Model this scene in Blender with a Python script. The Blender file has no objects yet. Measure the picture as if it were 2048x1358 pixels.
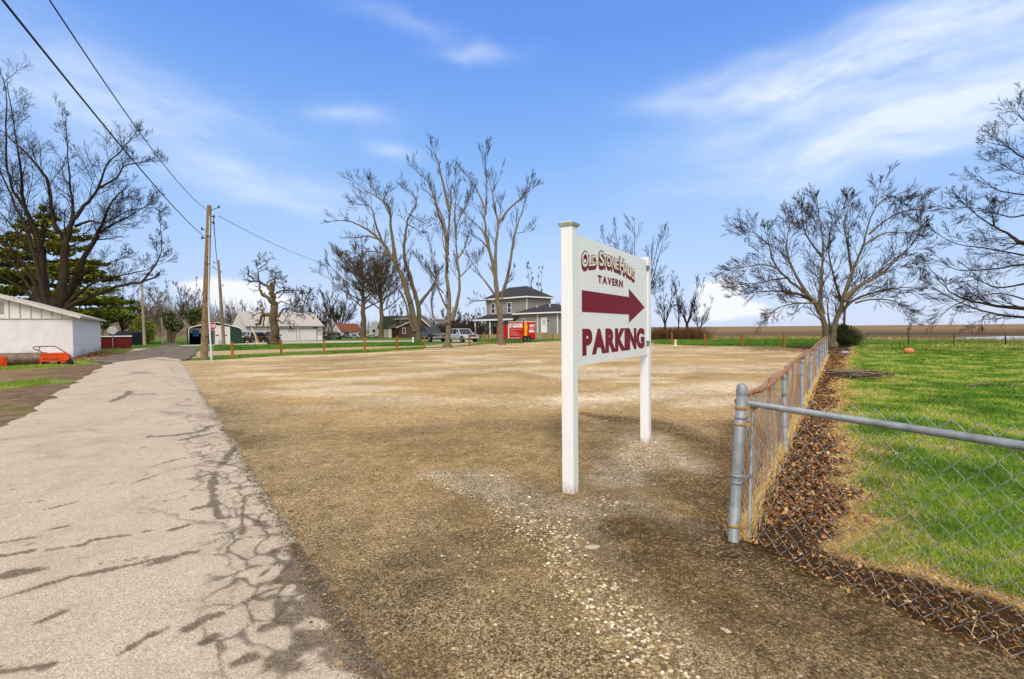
import bpy, math, random
import numpy as np
from mathutils import Vector, Matrix
R = math.radians
random.seed(7); NR = np.random.default_rng(7)
SC = bpy.context.scene
# ---------------- camera, world, sun, exposure ----------------
F = 1000.0
CH = 1.6
cam = bpy.data.cameras.new('camera'); camo = bpy.data.objects.new('camera', cam)
SC.collection.objects.link(camo); SC.camera = camo
cam.sensor_width = 36; cam.lens = F / 2048 * 36; cam.clip_start = .05; cam.clip_end = 9000
CM = Matrix.Translation((0, 0, CH)) @ Matrix.Rotation(R(90 - 1.29), 4, 'X') @ Matrix.Rotation(R(-.5), 4, 'Z')
camo.matrix_world = CM
def ray(px, py):
    d = CM.to_3x3() @ Vector(((px - 1024) / F, (679 - py) / F, -1)); return d
def G(px, py, z=0.0):
    d = ray(px, py); t = (z - CH) / d.z; return Vector((d.x * t, d.y * t, z))
def PY(px, py, Y):
    d = ray(px, py); t = Y / d.y; return Vector((d.x * t, Y, CH + d.z * t))

SUN_EL, SUN_AZ = 44, 188      # azimuth from +Y clockwise
W = bpy.data.worlds.new('World'); SC.world = W; W.use_nodes = True
nt = W.node_tree; N = nt.nodes; N.clear(); LK = nt.links.new
def nd(t, **k):
    n = N.new(t)
    for a, b in k.items(): setattr(n, a, b)
    return n
def mth(op, a, b=None, c=None, clamp=False):
    n = nd('ShaderNodeMath', operation=op); n.use_clamp = clamp
    for i, v in enumerate((a, b, c)):
        if v is None: continue
        if isinstance(v, (int, float)): n.inputs[i].default_value = v
        else: LK(v, n.inputs[i])
    return n.outputs[0]
sky = nd('ShaderNodeTexSky', sky_type='NISHITA'); sky.sun_disc = False
sky.sun_elevation = R(SUN_EL); sky.sun_rotation = R(SUN_AZ); sky.air_density = 1.0; sky.dust_density = .6; sky.ozone_density = 2.5
tc = nd('ShaderNodeTexCoord'); DIR = tc.outputs['Generated']
# warped direction so that the clouds get torn edges
def warp(scale, amt, det=4, stretch=None):
    src = DIR
    if stretch:
        mp = nd('ShaderNodeMapping'); mp.inputs['Scale'].default_value = stretch; LK(DIR, mp.inputs[0]); src = mp.outputs[0]
    nz = nd('ShaderNodeTexNoise'); nz.inputs['Scale'].default_value = scale; nz.inputs['Detail'].default_value = det; LK(src, nz.inputs['Vector'])
    s = nd('ShaderNodeVectorMath', operation='SUBTRACT'); LK(nz.outputs['Color'], s.inputs[0]); s.inputs[1].default_value = (.5, .5, .5)
    m = nd('ShaderNodeVectorMath', operation='SCALE'); LK(s.outputs[0], m.inputs[0]); m.inputs['Scale'].default_value = amt
    return m.outputs[0]
def addv(a, b):
    n = nd('ShaderNodeVectorMath', operation='ADD'); LK(a, n.inputs[0]); LK(b, n.inputs[1]); return n.outputs[0]
WD = addv(DIR, warp(2.2, .22))
WD2 = addv(DIR, warp(9, .07, 6))
def dot(a, v):
    n = nd('ShaderNodeVectorMath', operation='DOT_PRODUCT'); LK(a, n.inputs[0]); n.inputs[1].default_value = v; return n.outputs['Value']
def blob(px, py, ax, ay, tilt, amt, src, power=1.0):
    c = ray(px, py).normalized(); right = c.cross(Vector((0, 0, 1))).normalized(); up = right.cross(c)
    t = R(tilt); e1 = right * math.cos(t) + up * math.sin(t); e2 = -right * math.sin(t) + up * math.cos(t)
    u = mth('DIVIDE', dot(src, e1), ax / F); v = mth('DIVIDE', dot(src, e2), ay / F)
    u = mth('SUBTRACT', u, float(c.dot(e1)) / (ax / F)); v = mth('SUBTRACT', v, float(c.dot(e2)) / (ay / F))
    w = mth('ADD', mth('MULTIPLY', u, u), mth('MULTIPLY', v, v))
    g = mth('EXPONENT', mth('MULTIPLY', w, -1.0 * power))
    front = mth('GREATER_THAN', dot(src, c), .3)
    return mth('MULTIPLY', mth('MULTIPLY', g, front), amt)
CIR = [(1430, 185, 120, 22, -2, .55), (1600, 165, 240, 34, 12, .5), (1800, 90, 320, 55, 20, .62), (2000, 40, 220, 70, 25, .55),
       (1950, 215, 250, 55, 15, .72), (1780, 275, 230, 26, 8, .5), (1900, 305, 200, 18, 4, .5), (1620, 290, 120, 10, 4, .3), (1500, 130, 160, 14, 10, .3),
       (960, 104, 60, 15, 2, .6), (705, 232, 65, 18, 3, .65), (790, 298, 50, 14, -3, .4), (800, 40, 90, 18, -5, .3),
       (500, 370, 300, 50, -12, .40), (130, 180, 240, 60, -5, .38), (420, 250, 200, 30, 4, .22), (640, 450, 180, 20, -14, .3), (300, 330, 300, 40, 0, .2)]
tot = None
for i, (a, b, c, d, e, f) in enumerate(CIR):
    g = blob(a, b, c, d, e, f, WD2 if c < 120 else WD)
    tot = g if tot is None else mth('ADD', tot, g)
# streaky fibre
nz = nd('ShaderNodeTexNoise'); nz.inputs['Scale'].default_value = 3.0; nz.inputs['Detail'].default_value = 7; nz.inputs['Roughness'].default_value = .6
mp = nd('ShaderNodeMapping'); mp.inputs['Rotation'].default_value = (0, R(-12), R(20)); mp.inputs['Scale'].default_value = (1.2, 3.0, 7.0)
LK(WD, mp.inputs[0]); LK(mp.outputs[0], nz.inputs['Vector'])
fib = nd('ShaderNodeMapRange'); LK(nz.outputs['Fac'], fib.inputs[0]); fib.inputs[1].default_value = .3; fib.inputs[2].default_value = .7; fib.inputs[3].default_value = .30; fib.inputs[4].default_value = 1.1
cir = mth('MULTIPLY', tot, fib.outputs[0], clamp=True)
# low cumulus
CUM = [(470, 592, 60, 24, 0, 1.6), (30, 560, 60, 26, 0, .6), (1440, 590, 38, 32, 0, 1.7), (1480, 620, 70, 14, 0, 1.2), (400, 575, 60, 12, 0, .6), (520, 600, 60, 14, 0, 1.2), (1600, 632, 300, 10, 0, .3)]
WD3 = addv(DIR, warp(16, .045, 6))
tc2 = None
for a in CUM:
    g = blob(*a, WD3); tc2 = g if tc2 is None else mth('ADD', tc2, g)
cm = nd('ShaderNodeMapRange', interpolation_type='SMOOTHSTEP'); LK(tc2, cm.inputs[0]); cm.inputs[1].default_value = .25; cm.inputs[2].default_value = 1.0
# elevation tint
sep = nd('ShaderNodeSeparateXYZ'); LK(DIR, sep.inputs[0]); EL = sep.outputs['Z']
rmp = nd('ShaderNodeValToRGB'); LK(EL, rmp.inputs[0])
rmp.color_ramp.elements[0].position = 0.0; rmp.color_ramp.elements[1].position = .62
TINT = [(0.0, (.62, .71, .95)), (.06, (.54, .67, .95)), (.18, (.40, .60, .96)), (.33, (.235, .47, .95)), (.5, (.135, .33, .90)), (.8, (.10, .26, .80))]
cr = rmp.color_ramp
while len(cr.elements) < len(TINT): cr.elements.new(.5)
for e, (p, c) in zip(cr.elements, TINT): e.position = p; e.color = (*c, 1)
bl = nd('ShaderNodeMix', data_type='RGBA'); bl.inputs[0].default_value = .85
SKYK = 8.0
s1 = nd('ShaderNodeVectorMath', operation='SCALE'); LK(rmp.outputs[0], s1.inputs[0]); s1.inputs['Scale'].default_value = SKYK
LK(sky.outputs[0], bl.inputs[6]); LK(s1.outputs[0], bl.inputs[7])
m1 = nd('ShaderNodeMix', data_type='RGBA'); LK(cir, m1.inputs[0]); LK(bl.outputs[2], m1.inputs[6]); m1.inputs[7].default_value = (.74 * SKYK, .84 * SKYK, 1.0 * SKYK, 1)
m2 = nd('ShaderNodeMix', data_type='RGBA'); LK(cm.outputs[0], m2.inputs[0]); LK(m1.outputs[2], m2.inputs[6]); m2.inputs[7].default_value = (.88 * SKYK, .91 * SKYK, .99 * SKYK, 1)
# unseen cloud deck overhead and behind the camera, added as warm white fill
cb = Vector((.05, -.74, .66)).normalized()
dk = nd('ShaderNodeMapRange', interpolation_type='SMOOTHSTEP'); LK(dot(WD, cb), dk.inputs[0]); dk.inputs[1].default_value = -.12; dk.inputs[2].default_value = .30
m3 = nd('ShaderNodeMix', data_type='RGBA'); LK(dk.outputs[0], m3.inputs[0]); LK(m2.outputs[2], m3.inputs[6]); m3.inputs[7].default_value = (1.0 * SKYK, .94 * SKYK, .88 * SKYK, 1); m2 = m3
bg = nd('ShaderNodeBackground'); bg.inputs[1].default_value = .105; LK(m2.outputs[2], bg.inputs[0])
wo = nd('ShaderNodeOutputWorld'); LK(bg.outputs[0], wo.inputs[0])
sl = bpy.data.lights.new('sun', 'SUN'); sl.energy = 1.9; sl.angle = R(24); sl.color = (1, .92, .80)
so = bpy.data.objects.new('sun', sl); SC.collection.objects.link(so)
sd = Vector((math.sin(R(SUN_AZ)) * math.cos(R(SUN_EL)), math.cos(R(SUN_AZ)) * math.cos(R(SUN_EL)), math.sin(R(SUN_EL))))
so.rotation_euler = (-sd).to_track_quat('-Z', 'Y').to_euler()
SC.view_settings.view_transform = 'Standard'; SC.view_settings.look = 'None'; SC.view_settings.gamma = 1; SC.view_settings.exposure = 0.35
SC.cycles.max_bounces = 6; SC.cycles.transparent_max_bounces = 8

# ---------------- helpers ----------------
class MB:
    def __init__(s): s.V = []; s.F = []; s.A = []; s.n = 0; s.T = {}; s.SM = []
    def add(s, V, Fc, a=None, smooth=False):
        V = np.asarray(V, dtype=float).reshape(-1, 3); k = len(V)
        if isinstance(Fc, np.ndarray): Fc = [Fc]
        else:
            d = {}
            for f in Fc: d.setdefault(len(f), []).append(f)
            Fc = [np.array(x) for x in d.values()]
        s.V.append(V)
        for f in Fc: s.F.append(f + s.n); s.SM.append(smooth)
        s.A.append(np.full(k, .5) if a is None else (np.full(k, a) if np.isscalar(a) else np.asarray(a)))
        s.n += k; return s
    def hexa(s, c, a=None):       # 8 corners: bottom 4 ccw, top 4 ccw
        return s.add(c, [(3, 2, 1, 0), (4, 5, 6, 7), (0, 1, 5, 4), (1, 2, 6, 5), (2, 3, 7, 6), (3, 0, 4, 7)], a)
    def box(s, x0, x1, y0, y1, z0, z1, a=None):
        return s.hexa([(x0, y0, z0), (x1, y0, z0), (x1, y1, z0), (x0, y1, z0), (x0, y0, z1), (x1, y0, z1), (x1, y1, z1), (x0, y1, z1)], a)
    def prism(s, poly, ext, a=None):   # poly: 3D pts, ext: vector
        n = len(poly); P = [Vector(p) for p in poly]; e = Vector(ext); Q = [p + e for p in P]
        f = [tuple(range(n))[::-1], tuple(range(n, 2 * n))] + [(i, (i + 1) % n, n + (i + 1) % n, n + i) for i in range(n)]
        return s.add([tuple(p) for p in P + Q], f, a)
    def bar(s, p, q, w, h=None, up=(0, 0, 1)):
        p = Vector(p); q = Vector(q); d = (q - p).normalized(); u = Vector(up)
        if abs(d.dot(u)) > .98: u = Vector((1, 0, 0))
        a = d.cross(u).normalized() * w / 2; b = a.cross(d).normalized() * (h or w) / 2
        return s.hexa([tuple(v) for v in (p - a - b, p + a - b, q + a - b, q - a - b, p - a + b, p + a + b, q + a + b, q - a + b)])
    def tube(s, pts, rad, sides=6, smooth=True, a=.5):
        pts = np.array([tuple(p) for p in pts]); m = len(pts)
        rad = np.full(m, rad) if np.isscalar(rad) else np.asarray(rad)
        s.T.setdefault((m, sides), []).append((pts, rad, a)); return s
    def cyl(s, p, q, r, r2=None, sides=16, caps=True, smooth=True):
        p = Vector(p); q = Vector(q); d = (q - p).normalized(); u = Vector((0, 0, 1)) if abs(d.z) < .9 else Vector((1, 0, 0))
        a = d.cross(u).normalized(); b = d.cross(a); r2 = r if r2 is None else r2; V = []
        for c, rr in ((p, r), (q, r2)):
            for i in range(sides):
                t = 2 * math.pi * i / sides; V.append(tuple(c + a * (rr * math.cos(t)) + b * (rr * math.sin(t))))
        s.add(V, [(i, sides + i, sides + (i + 1) % sides, (i + 1) % sides) for i in range(sides)], None, smooth)
        if caps:
            s.add(V[:sides], [tuple(range(sides))]); s.add(V[sides:], [tuple(range(sides))[::-1]])
        return s
    def lathe(s, prof, c=(0, 0, 0), sides=20, axis='z'):
        V = []
        for (r, z) in prof:
            for i in range(sides):
                t = 2 * math.pi * i / sides; x, y = r * math.cos(t), r * math.sin(t)
                V.append((c[0] + x, c[1] + y, c[2] + z) if axis == 'z' else (c[0] + x, c[1] + z, c[2] + y))
        n = len(prof)
        return s.add(V, [(j * sides + i, j * sides + (i + 1) % sides, (j + 1) * sides + (i + 1) % sides, (j + 1) * sides + i) for j in range(n - 1) for i in range(sides)], None, True)
    def flush(s):
        for (m, k), L in s.T.items():
            P = np.stack([l[0] for l in L]); Rr = np.stack([l[1] for l in L]); A = np.array([l[2] for l in L]); n = len(L)
            T = np.gradient(P, axis=1); T /= np.linalg.norm(T, axis=2, keepdims=True) + 1e-12
            D = P[:, -1] - P[:, 0]; D /= np.linalg.norm(D, axis=1, keepdims=True) + 1e-12
            ref = np.where(np.abs(D[:, 2:3]) < .8, np.array([[0, 0, 1.]]), np.array([[1., .2, 0]]))[:, None, :]
            a = np.cross(T, np.broadcast_to(ref, T.shape)); a /= np.linalg.norm(a, axis=2, keepdims=True) + 1e-9; b = np.cross(T, a)
            th = 2 * math.pi * np.arange(k) / k
            V = P[:, :, None, :] + Rr[:, :, None, None] * (a[:, :, None, :] * np.cos(th)[None, None, :, None] + b[:, :, None, :] * np.sin(th)[None, None, :, None])
            i0 = (np.arange(n) * m * k)[:, None, None] + (np.arange(m - 1) * k)[None, :, None] + np.arange(k)[None, None, :]
            i1 = (np.arange(n) * m * k)[:, None, None] + (np.arange(m - 1) * k)[None, :, None] + ((np.arange(k) + 1) % k)[None, None, :]
            Fq = np.stack([i0, i1, i1 + k, i0 + k], -1).reshape(-1, 4)
            s.add(V.reshape(-1, 3), Fq, np.repeat(A, m * k), True)
            if k > 3:
                for e in (0, m - 1):
                    base = (np.arange(n) * m * k)[:, None] + e * k + np.arange(k)[None, :]
                    s.F.append(base + s.n - n * m * k); s.SM.append(False)
        s.T = {}
    def build(s, name, mat, parent=None, origin=None):
        s.flush(); V = np.concatenate(s.V)
        if origin is not None: V = V - np.array(origin)
        me = bpy.data.meshes.new(name); me.vertices.add(len(V)); me.vertices.foreach_set('co', V.ravel())
        tot = sum(f.size for f in s.F); nf = sum(len(f) for f in s.F)
        me.loops.add(tot); me.polygons.add(nf)
        me.loops.foreach_set('vertex_index', np.concatenate([f.ravel() for f in s.F]).astype(np.int32))
        cnt = np.concatenate([np.full(len(f), f.shape[1]) for f in s.F]); st = np.concatenate([[0], np.cumsum(cnt)[:-1]])
        me.polygons.foreach_set('loop_start', st.astype(np.int32)); me.polygons.foreach_set('loop_total', cnt.astype(np.int32))
        me.polygons.foreach_set('use_smooth', np.concatenate([np.full(len(f), sm) for f, sm in zip(s.F, s.SM)]))
        at = me.attributes.new('r', 'FLOAT', 'POINT'); at.data.foreach_set('value', np.concatenate(s.A).astype(np.float32))
        me.update(); me.validate()
        if mat: me.materials.append(mat)
        o = bpy.data.objects.new(name, me); SC.collection.objects.link(o)
        if parent: o.parent = parent
        return o
def tag(o, label=None, cat=None, group=None, kind=None):
    if label: o['label'] = label
    if cat: o['category'] = cat
    if group: o['group'] = group
    if kind: o['kind'] = kind
    return o
def thing(name, label, cat, loc=(0, 0, 0), rz=0, group=None):
    o = bpy.data.objects.new(name, None); SC.collection.objects.link(o); o.location = loc; o.rotation_euler = (0, 0, rz); o.empty_display_size = .2
    return tag(o, label, cat, group)
def copy_tree(o, parent=None):
    c = o.copy(); SC.collection.objects.link(c)
    if parent: c.parent = parent
    for ch in [x for x in SC.objects if x.parent == o]: copy_tree(ch, c)
    return c
def addattr(o, name, arr):
    at = o.data.attributes.new(name, 'FLOAT', 'POINT'); at.data.foreach_set('value', np.asarray(arr, dtype=np.float32))

# numpy noise
def vnoise(x, y, seed=0):
    xi = np.floor(x).astype(np.int64); yi = np.floor(y).astype(np.int64); fx = x - xi; fy = y - yi
    fx = fx * fx * (3 - 2 * fx); fy = fy * fy * (3 - 2 * fy)
    def h(a, b):
        n = (a * 374761393 + b * 668265263 + seed * 974634777) & 0xffffffff; n = ((n ^ (n >> 13)) * 1274126177) & 0xffffffff
        return ((n ^ (n >> 16)) & 0xffff) / 65535.0
    return (h(xi, yi) * (1 - fx) + h(xi + 1, yi) * fx) * (1 - fy) + (h(xi, yi + 1) * (1 - fx) + h(xi + 1, yi + 1) * fx) * fy
def fbm(x, y, sc=1.0, oc=4, seed=0):
    x = np.asarray(x, float) * sc; y = np.asarray(y, float) * sc; t = 0; a = .5; s = 0
    for i in range(oc): t = t + a * vnoise(x, y, seed + i); s += a; a *= .5; x = x * 2.03 + 17; y = y * 2.03 + 31
    return t / s
def seg_d(X, Y, P):
    best = np.full(np.shape(X), 1e9); P = [(p[0], p[1]) for p in P]
    for (ax, ay), (bx, by) in zip(P[:-1], P[1:]):
        dx, dy = bx - ax, by - ay; L = dx * dx + dy * dy + 1e-9
        t = np.clip(((X - ax) * dx + (Y - ay) * dy) / L, 0, 1)
        best = np.minimum(best, np.hypot(X - ax - t * dx, Y - ay - t * dy))
    return best
def sstep(x, a, b):
    t = np.clip((x - a) / (b - a), 0, 1); return t * t * (3 - 2 * t)

# ---------------- materials ----------------
MATS = {}
class NT:
    def __init__(s, name):
        s.m = bpy.data.materials.new(name); s.m.use_nodes = True; s.t = s.m.node_tree; s.b = s.t.nodes['Principled BSDF']; s.tc = None
    def n(s, t, **k):
        n = s.t.nodes.new(t)
        for a, b in k.items():
            if a.startswith('i_'):
                key = a[2:]; key = int(key) if key.isdigit() else key.replace('_', ' ')
                if hasattr(b, 'links') or isinstance(b, bpy.types.NodeSocket): s.t.links.new(b, n.inputs[key])
                else: n.inputs[key].default_value = b
            else: setattr(n, a, b)
        return n
    def l(s, a, b): s.t.links.new(a, b)
    def obj(s):
        if not s.tc: s.tc = s.n('ShaderNodeTexCoord')
        return s.tc.outputs['Object']
    def map(s, scale=(1, 1, 1), rot=(0, 0, 0), loc=(0, 0, 0), src=None):
        m = s.n('ShaderNodeMapping'); m.inputs['Scale'].default_value = scale; m.inputs['Rotation'].default_value = rot; m.inputs['Location'].default_value = loc
        s.l(src or s.obj(), m.inputs[0]); return m.outputs[0]
    def noise(s, sc, det=4, rough=.55, vec=None):
        return s.n('ShaderNodeTexNoise', i_Scale=sc, i_Detail=det, i_Roughness=rough, i_Vector=vec or s.obj()).outputs['Fac']
    def vor(s, sc, feat='F1', out='Distance', vec=None, rnd=1.0):
        return s.n('ShaderNodeTexVoronoi', feature=feat, i_Scale=sc, i_Randomness=rnd, i_Vector=vec or s.obj()).outputs[out]
    def ramp(s, fac, stops, interp='LINEAR'):
        r = s.n('ShaderNodeValToRGB', i_Fac=fac); cr = r.color_ramp; cr.interpolation = interp
        while len(cr.elements) < len(stops): cr.elements.new(.5)
        for e, (p, c) in zip(cr.elements, stops):
            e.position = p; c = (c, c, c) if isinstance(c, (int, float)) else c; e.color = (*c, 1)
        return r.outputs[0]
    def mr(s, v, a, b, c=0, d=1):
        return s.n('ShaderNodeMapRange', i_0=v, i_1=a, i_2=b, i_3=c, i_4=d).outputs[0]
    def mix(s, f, a, b, mode='MIX'):
        m = s.n('ShaderNodeMix', data_type='RGBA', blend_type=mode)
        for i, v in ((0, f), (6, a), (7, b)):
            if isinstance(v, bpy.types.NodeSocket): s.l(v, m.inputs[i])
            elif isinstance(v, (int, float)): m.inputs[i].default_value = v if i == 0 else (v, v, v, 1)
            else: m.inputs[i].default_value = (*v, 1)
        return m.outputs[2]
    def math(s, op, a, b=None, clamp=False):
        m = s.n('ShaderNodeMath', operation=op); m.use_clamp = clamp
        for i, v in enumerate((a, b)):
            if v is None: continue
            if isinstance(v, bpy.types.NodeSocket): s.l(v, m.inputs[i])
            else: m.inputs[i].default_value = v
        return m.outputs[0]
    def attr(s, name): return s.n('ShaderNodeAttribute', attribute_name=name).outputs['Fac']
    def bump(s, h, st=.5, dist=.01, prev=None):
        b = s.n('ShaderNodeBump', i_Strength=st, i_Distance=dist, i_Height=h)
        if prev: s.l(prev, b.inputs['Normal'])
        return b.outputs[0]
    def done(s, col, rough=.7, normal=None, metallic=0, **kw):
        if 'Specular_IOR_Level' not in kw and not metallic and not isinstance(rough, bpy.types.NodeSocket) and rough >= .35: kw['Specular_IOR_Level'] = .08 if rough >= .78 else .22
        for k, v in (('Base Color', col), ('Roughness', rough), ('Metallic', metallic)):
            if isinstance(v, bpy.types.NodeSocket): s.l(v, s.b.inputs[k])
            elif isinstance(v, (int, float)): s.b.inputs[k].default_value = v
            else: s.b.inputs[k].default_value = (*v, 1)
        for k, v in kw.items():
            s.b.inputs[k.replace('_', ' ')].default_value = v
        if normal: s.l(normal, s.b.inputs['Normal'])
        return s.m
def lin(r, g, b):
    return tuple((c / 255 / 12.92) if c / 255 <= .04045 else ((c / 255 + .055) / 1.055) ** 2.4 for c in (r, g, b))
def paint(name, col, rough=.55, var=.18, sc=6.0, bump=.0, metallic=0, bsc=60, **kw):
    if name in MATS: return MATS[name]
    t = NT(name); f = t.noise(sc, 5, .6)
    lo = tuple(c * (1 - var) for c in col); hi = tuple(min(1, c * (1 + var)) for c in col)
    c = t.ramp(f, [(.3, lo), (.7, hi)]); nrm = t.bump(t.noise(bsc, 4), bump, .01) if bump else None
    MATS[name] = t.done(c, rough, nrm, metallic, **kw); return MATS[name]
def siding(name, col, step=.12, axis='Z', depth=.35, rough=.6, var=.08):
    if name in MATS: return MATS[name]
    t = NT(name); sp = t.n('ShaderNodeSeparateXYZ', i_0=t.obj())
    if axis == 'Z': v = sp.outputs['Z']
    elif axis == 'X': v = sp.outputs['X']
    else: v = t.math('ADD', sp.outputs['X'], sp.outputs['Y'])
    w = t.math('FRACT', t.math('DIVIDE', v, step)); lo = t.mr(w, 0, .12, 0, 1)
    f = t.noise(3, 5, .6); c = t.ramp(f, [(.3, tuple(x * (1 - var) for x in col)), (.7, tuple(min(1, x * (1 + var)) for x in col))])
    c = t.mix(t.mr(lo, 0, 1, .35, 0), c, tuple(x * .45 for x in col))
    MATS[name] = t.done(c, rough, t.bump(w, depth, .02)); return MATS[name]
def shingle(name, col, rough=.85):
    if name in MATS: return MATS[name]
    t = NT(name); f = t.noise(14, 6, .7); g = t.noise(1.2, 3)
    c = t.ramp(f, [(.25, tuple(x * .6 for x in col)), (.75, tuple(min(1, x * 1.4) for x in col))])
    c = t.mix(t.mr(g, .35, .7, 0, .35), c, tuple(x * .55 for x in col))
    MATS[name] = t.done(c, rough, t.bump(f, .5, .02)); return MATS[name]
def bark(name, c1, c2, moss=None):
    if name in MATS: return MATS[name]
    t = NT(name); v = t.map((9, 9, 1.6)); f = t.noise(2.2, 6, .7, v)
    c = t.ramp(f, [(.32, c1), (.66, c2)])
    if moss: c = t.mix(t.mr(t.noise(.8, 4), .45, .75, 0, .6), c, moss)
    MATS[name] = t.done(c, .9, t.bump(f, .8, .04)); return MATS[name]
def rmat(name, stops, rough=.8, spec=.3, **kw):       # colour by per-piece random attribute
    if name in MATS: return MATS[name]
    t = NT(name); c = t.ramp(t.attr('r'), stops); MATS[name] = t.done(c, rough, None, 0, Specular_IOR_Level=spec, **kw); return MATS[name]
GLASS = paint('dark_window_glass', (.02, .03, .04), .08, .2)
WHITE = paint('white_trim_paint', (.80, .81, .84), .5, .05)
BLACK = paint('black_rubber', (.018, .018, .02), .7, .3)
GALV = paint('galvanised_steel', (.25, .28, .32), .55, .34, 9, .15, .35, 90)
RUST = paint('rusty_pipe', (.34, .15, .08), .75, .4, 12, .4)
# ---------------- ground zones ----------------
FC = G(1477, 1085); FD = Vector((.55, .835, 0)).normalized(); FD2 = Vector((.44, -.9, 0)).normalized()
FLEN = 26.4
def road_x(Y, off): return -.699 * Y + off
def sheet(name, rows, ncol, z, mat, kind='structure', warpz=None):
    """rows: list of (Y, xl, xr)"""
    Y = np.array([r[0] for r in rows])[:, None]; xl = np.array([r[1] for r in rows])[:, None]; xr = np.array([r[2] for r in rows])[:, None]
    u = np.linspace(0, 1, ncol)[None, :]; X = xl + (xr - xl) * u; YY = Y + 0 * u; Z = np.full(X.shape, z)
    if warpz is not None: Z = Z + warpz(X, YY)
    n, m = X.shape; i = (np.arange(n - 1)[:, None] * m + np.arange(m - 1)[None, :]).ravel()
    b = MB(); b.add(np.stack([X, YY, Z], -1).reshape(-1, 3), np.stack([i, i + 1, i + m + 1, i + m], -1), smooth=True)
    o = b.build(name, mat); tag(o, kind=kind); return o, X.ravel(), YY.ravel()

# base ground: grass and thin soil out to the horizon
t = NT('rough_grass_ground')
f1 = t.noise(.25, 6, .65); f2 = t.noise(3.5, 6, .7); f3 = t.noise(40, 3, .6)
gc = t.ramp(f2, [(.3, (.045, .10, .014)), (.5, (.09, .18, .025)), (.7, (.17, .24, .05))]); spz = t.n('ShaderNodeSeparateXYZ', i_0=t.obj()); gc = t.mix(t.mr(spz.outputs['Y'], 85, 160, 0, .8), gc, (.30, .27, .16))
gc = t.mix(t.mr(f1, .52, .66, 0, .6), gc, (.24, .22, .085)); gc = t.mix(t.mr(f3, .35, .7, 0, .35), gc, (.05, .08, .01))
MGR = t.done(gc, .95, t.bump(f3, .6, .03))
b = MB()
xs = [-3500, -300, -120, -60, -30, 0, 30, 60, 120, 300, 3500]; ys = [-60, -10, 10, 30, 60, 90, 140, 300, 3500]
V = [(x, y, 0) for y in ys for x in xs]; nx = len(xs)
b.add(V, [(j * nx + i, j * nx + i + 1, (j + 1) * nx + i + 1, (j + 1) * nx + i) for j in range(len(ys) - 1) for i in range(nx - 1)])
tag(b.build('ground', MGR), kind='structure')

# ploughed field on the right / behind
t = NT('stubble_field'); f1 = t.noise(.02, 4, .5, t.map((.4, 2.5, 1))); f2 = t.noise(2.5, 6, .75); f3 = t.noise(.3, 4, .6, t.map((.15, 1, 1)))
sp = t.n('ShaderNodeSeparateXYZ', i_0=t.obj())
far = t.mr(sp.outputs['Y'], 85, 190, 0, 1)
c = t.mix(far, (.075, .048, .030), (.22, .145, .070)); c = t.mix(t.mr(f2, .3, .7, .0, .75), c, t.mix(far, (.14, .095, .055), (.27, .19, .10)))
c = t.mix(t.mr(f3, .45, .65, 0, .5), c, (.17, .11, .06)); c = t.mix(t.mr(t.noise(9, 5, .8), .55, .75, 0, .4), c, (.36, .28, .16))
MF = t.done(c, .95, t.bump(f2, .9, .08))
b = MB()
fp = [G(1170, 676), G(1300, 678), G(1420, 678.5), G(1640, 678), G(1760, 677), G(2300, 684)]
edge = [(p.x, p.y) for p in fp]
V = []; 
for i in range(len(edge) - 1):
    (ax, ay), (bx, by) = edge[i], edge[i + 1]
    for k in range(14):
        f = k / 14; V.append((ax + (bx - ax) * f, ay + (by - ay) * f + random.uniform(-.7, .7), .02))
V.append((*edge[-1], .02)); ne = len(V)
V2 = [(v[0] * 45, v[1] * 45, .02) for v in V]
b.add(V + V2, [(i, i + 1, ne + i + 1, ne + i) for i in range(ne - 1)])
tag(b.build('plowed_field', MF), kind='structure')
# sheet of standing water
t = NT('flood_water'); MW = t.done(t.ramp(t.noise(1.2, 4), [(.35, (.45, .47, .5)), (.6, (.62, .66, .72))]), .12)
b = MB(); Pw = [G(x, y) for x, y in [(1905, 677), (1930, 674.5), (1975, 674), (2010, 673), (2100, 673.5), (2300, 674), (2300, 684), (2120, 683), (2055, 682.5), (2030, 681.5), (2000, 680), (1960, 680), (1935, 679), (1915, 678.3)]]
b.add([(p.x, p.y, .03) for p in Pw], [tuple(range(len(Pw)))]); tag(b.build('water', MW), kind='structure')

# gravel lot ---------------------------------------------------------------
t = NT('lot_gravel')
mud = t.attr('mud'); pale = t.attr('pale'); tan = t.attr('tan'); crs = t.attr('coarse')
vc = t.n('ShaderNodeTexVoronoi', feature='F1', i_Scale=105.0, i_Vector=t.obj()); vc2 = t.n('ShaderNodeTexVoronoi', feature='F1', i_Scale=52.0, i_Vector=t.obj())
sep1 = t.n('ShaderNodeSeparateColor', i_0=vc.outputs['Color']); sep2 = t.n('ShaderNodeSeparateColor', i_0=vc2.outputs['Color'])
st1 = t.ramp(sep1.outputs[0], [(0, (.055, .036, .016)), (.3, (.20, .13, .052)), (.65, (.38, .26, .11)), (.88, (.54, .41, .22)), (1, (.75, .67, .50))])
st2 = t.ramp(sep2.outputs[0], [(0, (.13, .09, .05)), (.5, (.36, .25, .12)), (.85, (.52, .42, .26)), (1, (.74, .68, .56))])
c = t.mix(t.mr(sep2.outputs[1], .74, .80), st1, st2)
fine = t.ramp(t.noise(160, 5, .8), [(.38, (.13, .08, .033)), (.5, (.36, .24, .11)), (.62, (.62, .45, .23))])
c = t.mix(t.mr(t.noise(1.7, 5, .6), .42, .62, .1, .6), c, fine)
c = t.mix(t.math('MULTIPLY', tan, .75), c, t.ramp(t.noise(110, 5, .8), [(.38, (.30, .19, .07)), (.6, (.66, .47, .22))]))
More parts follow.
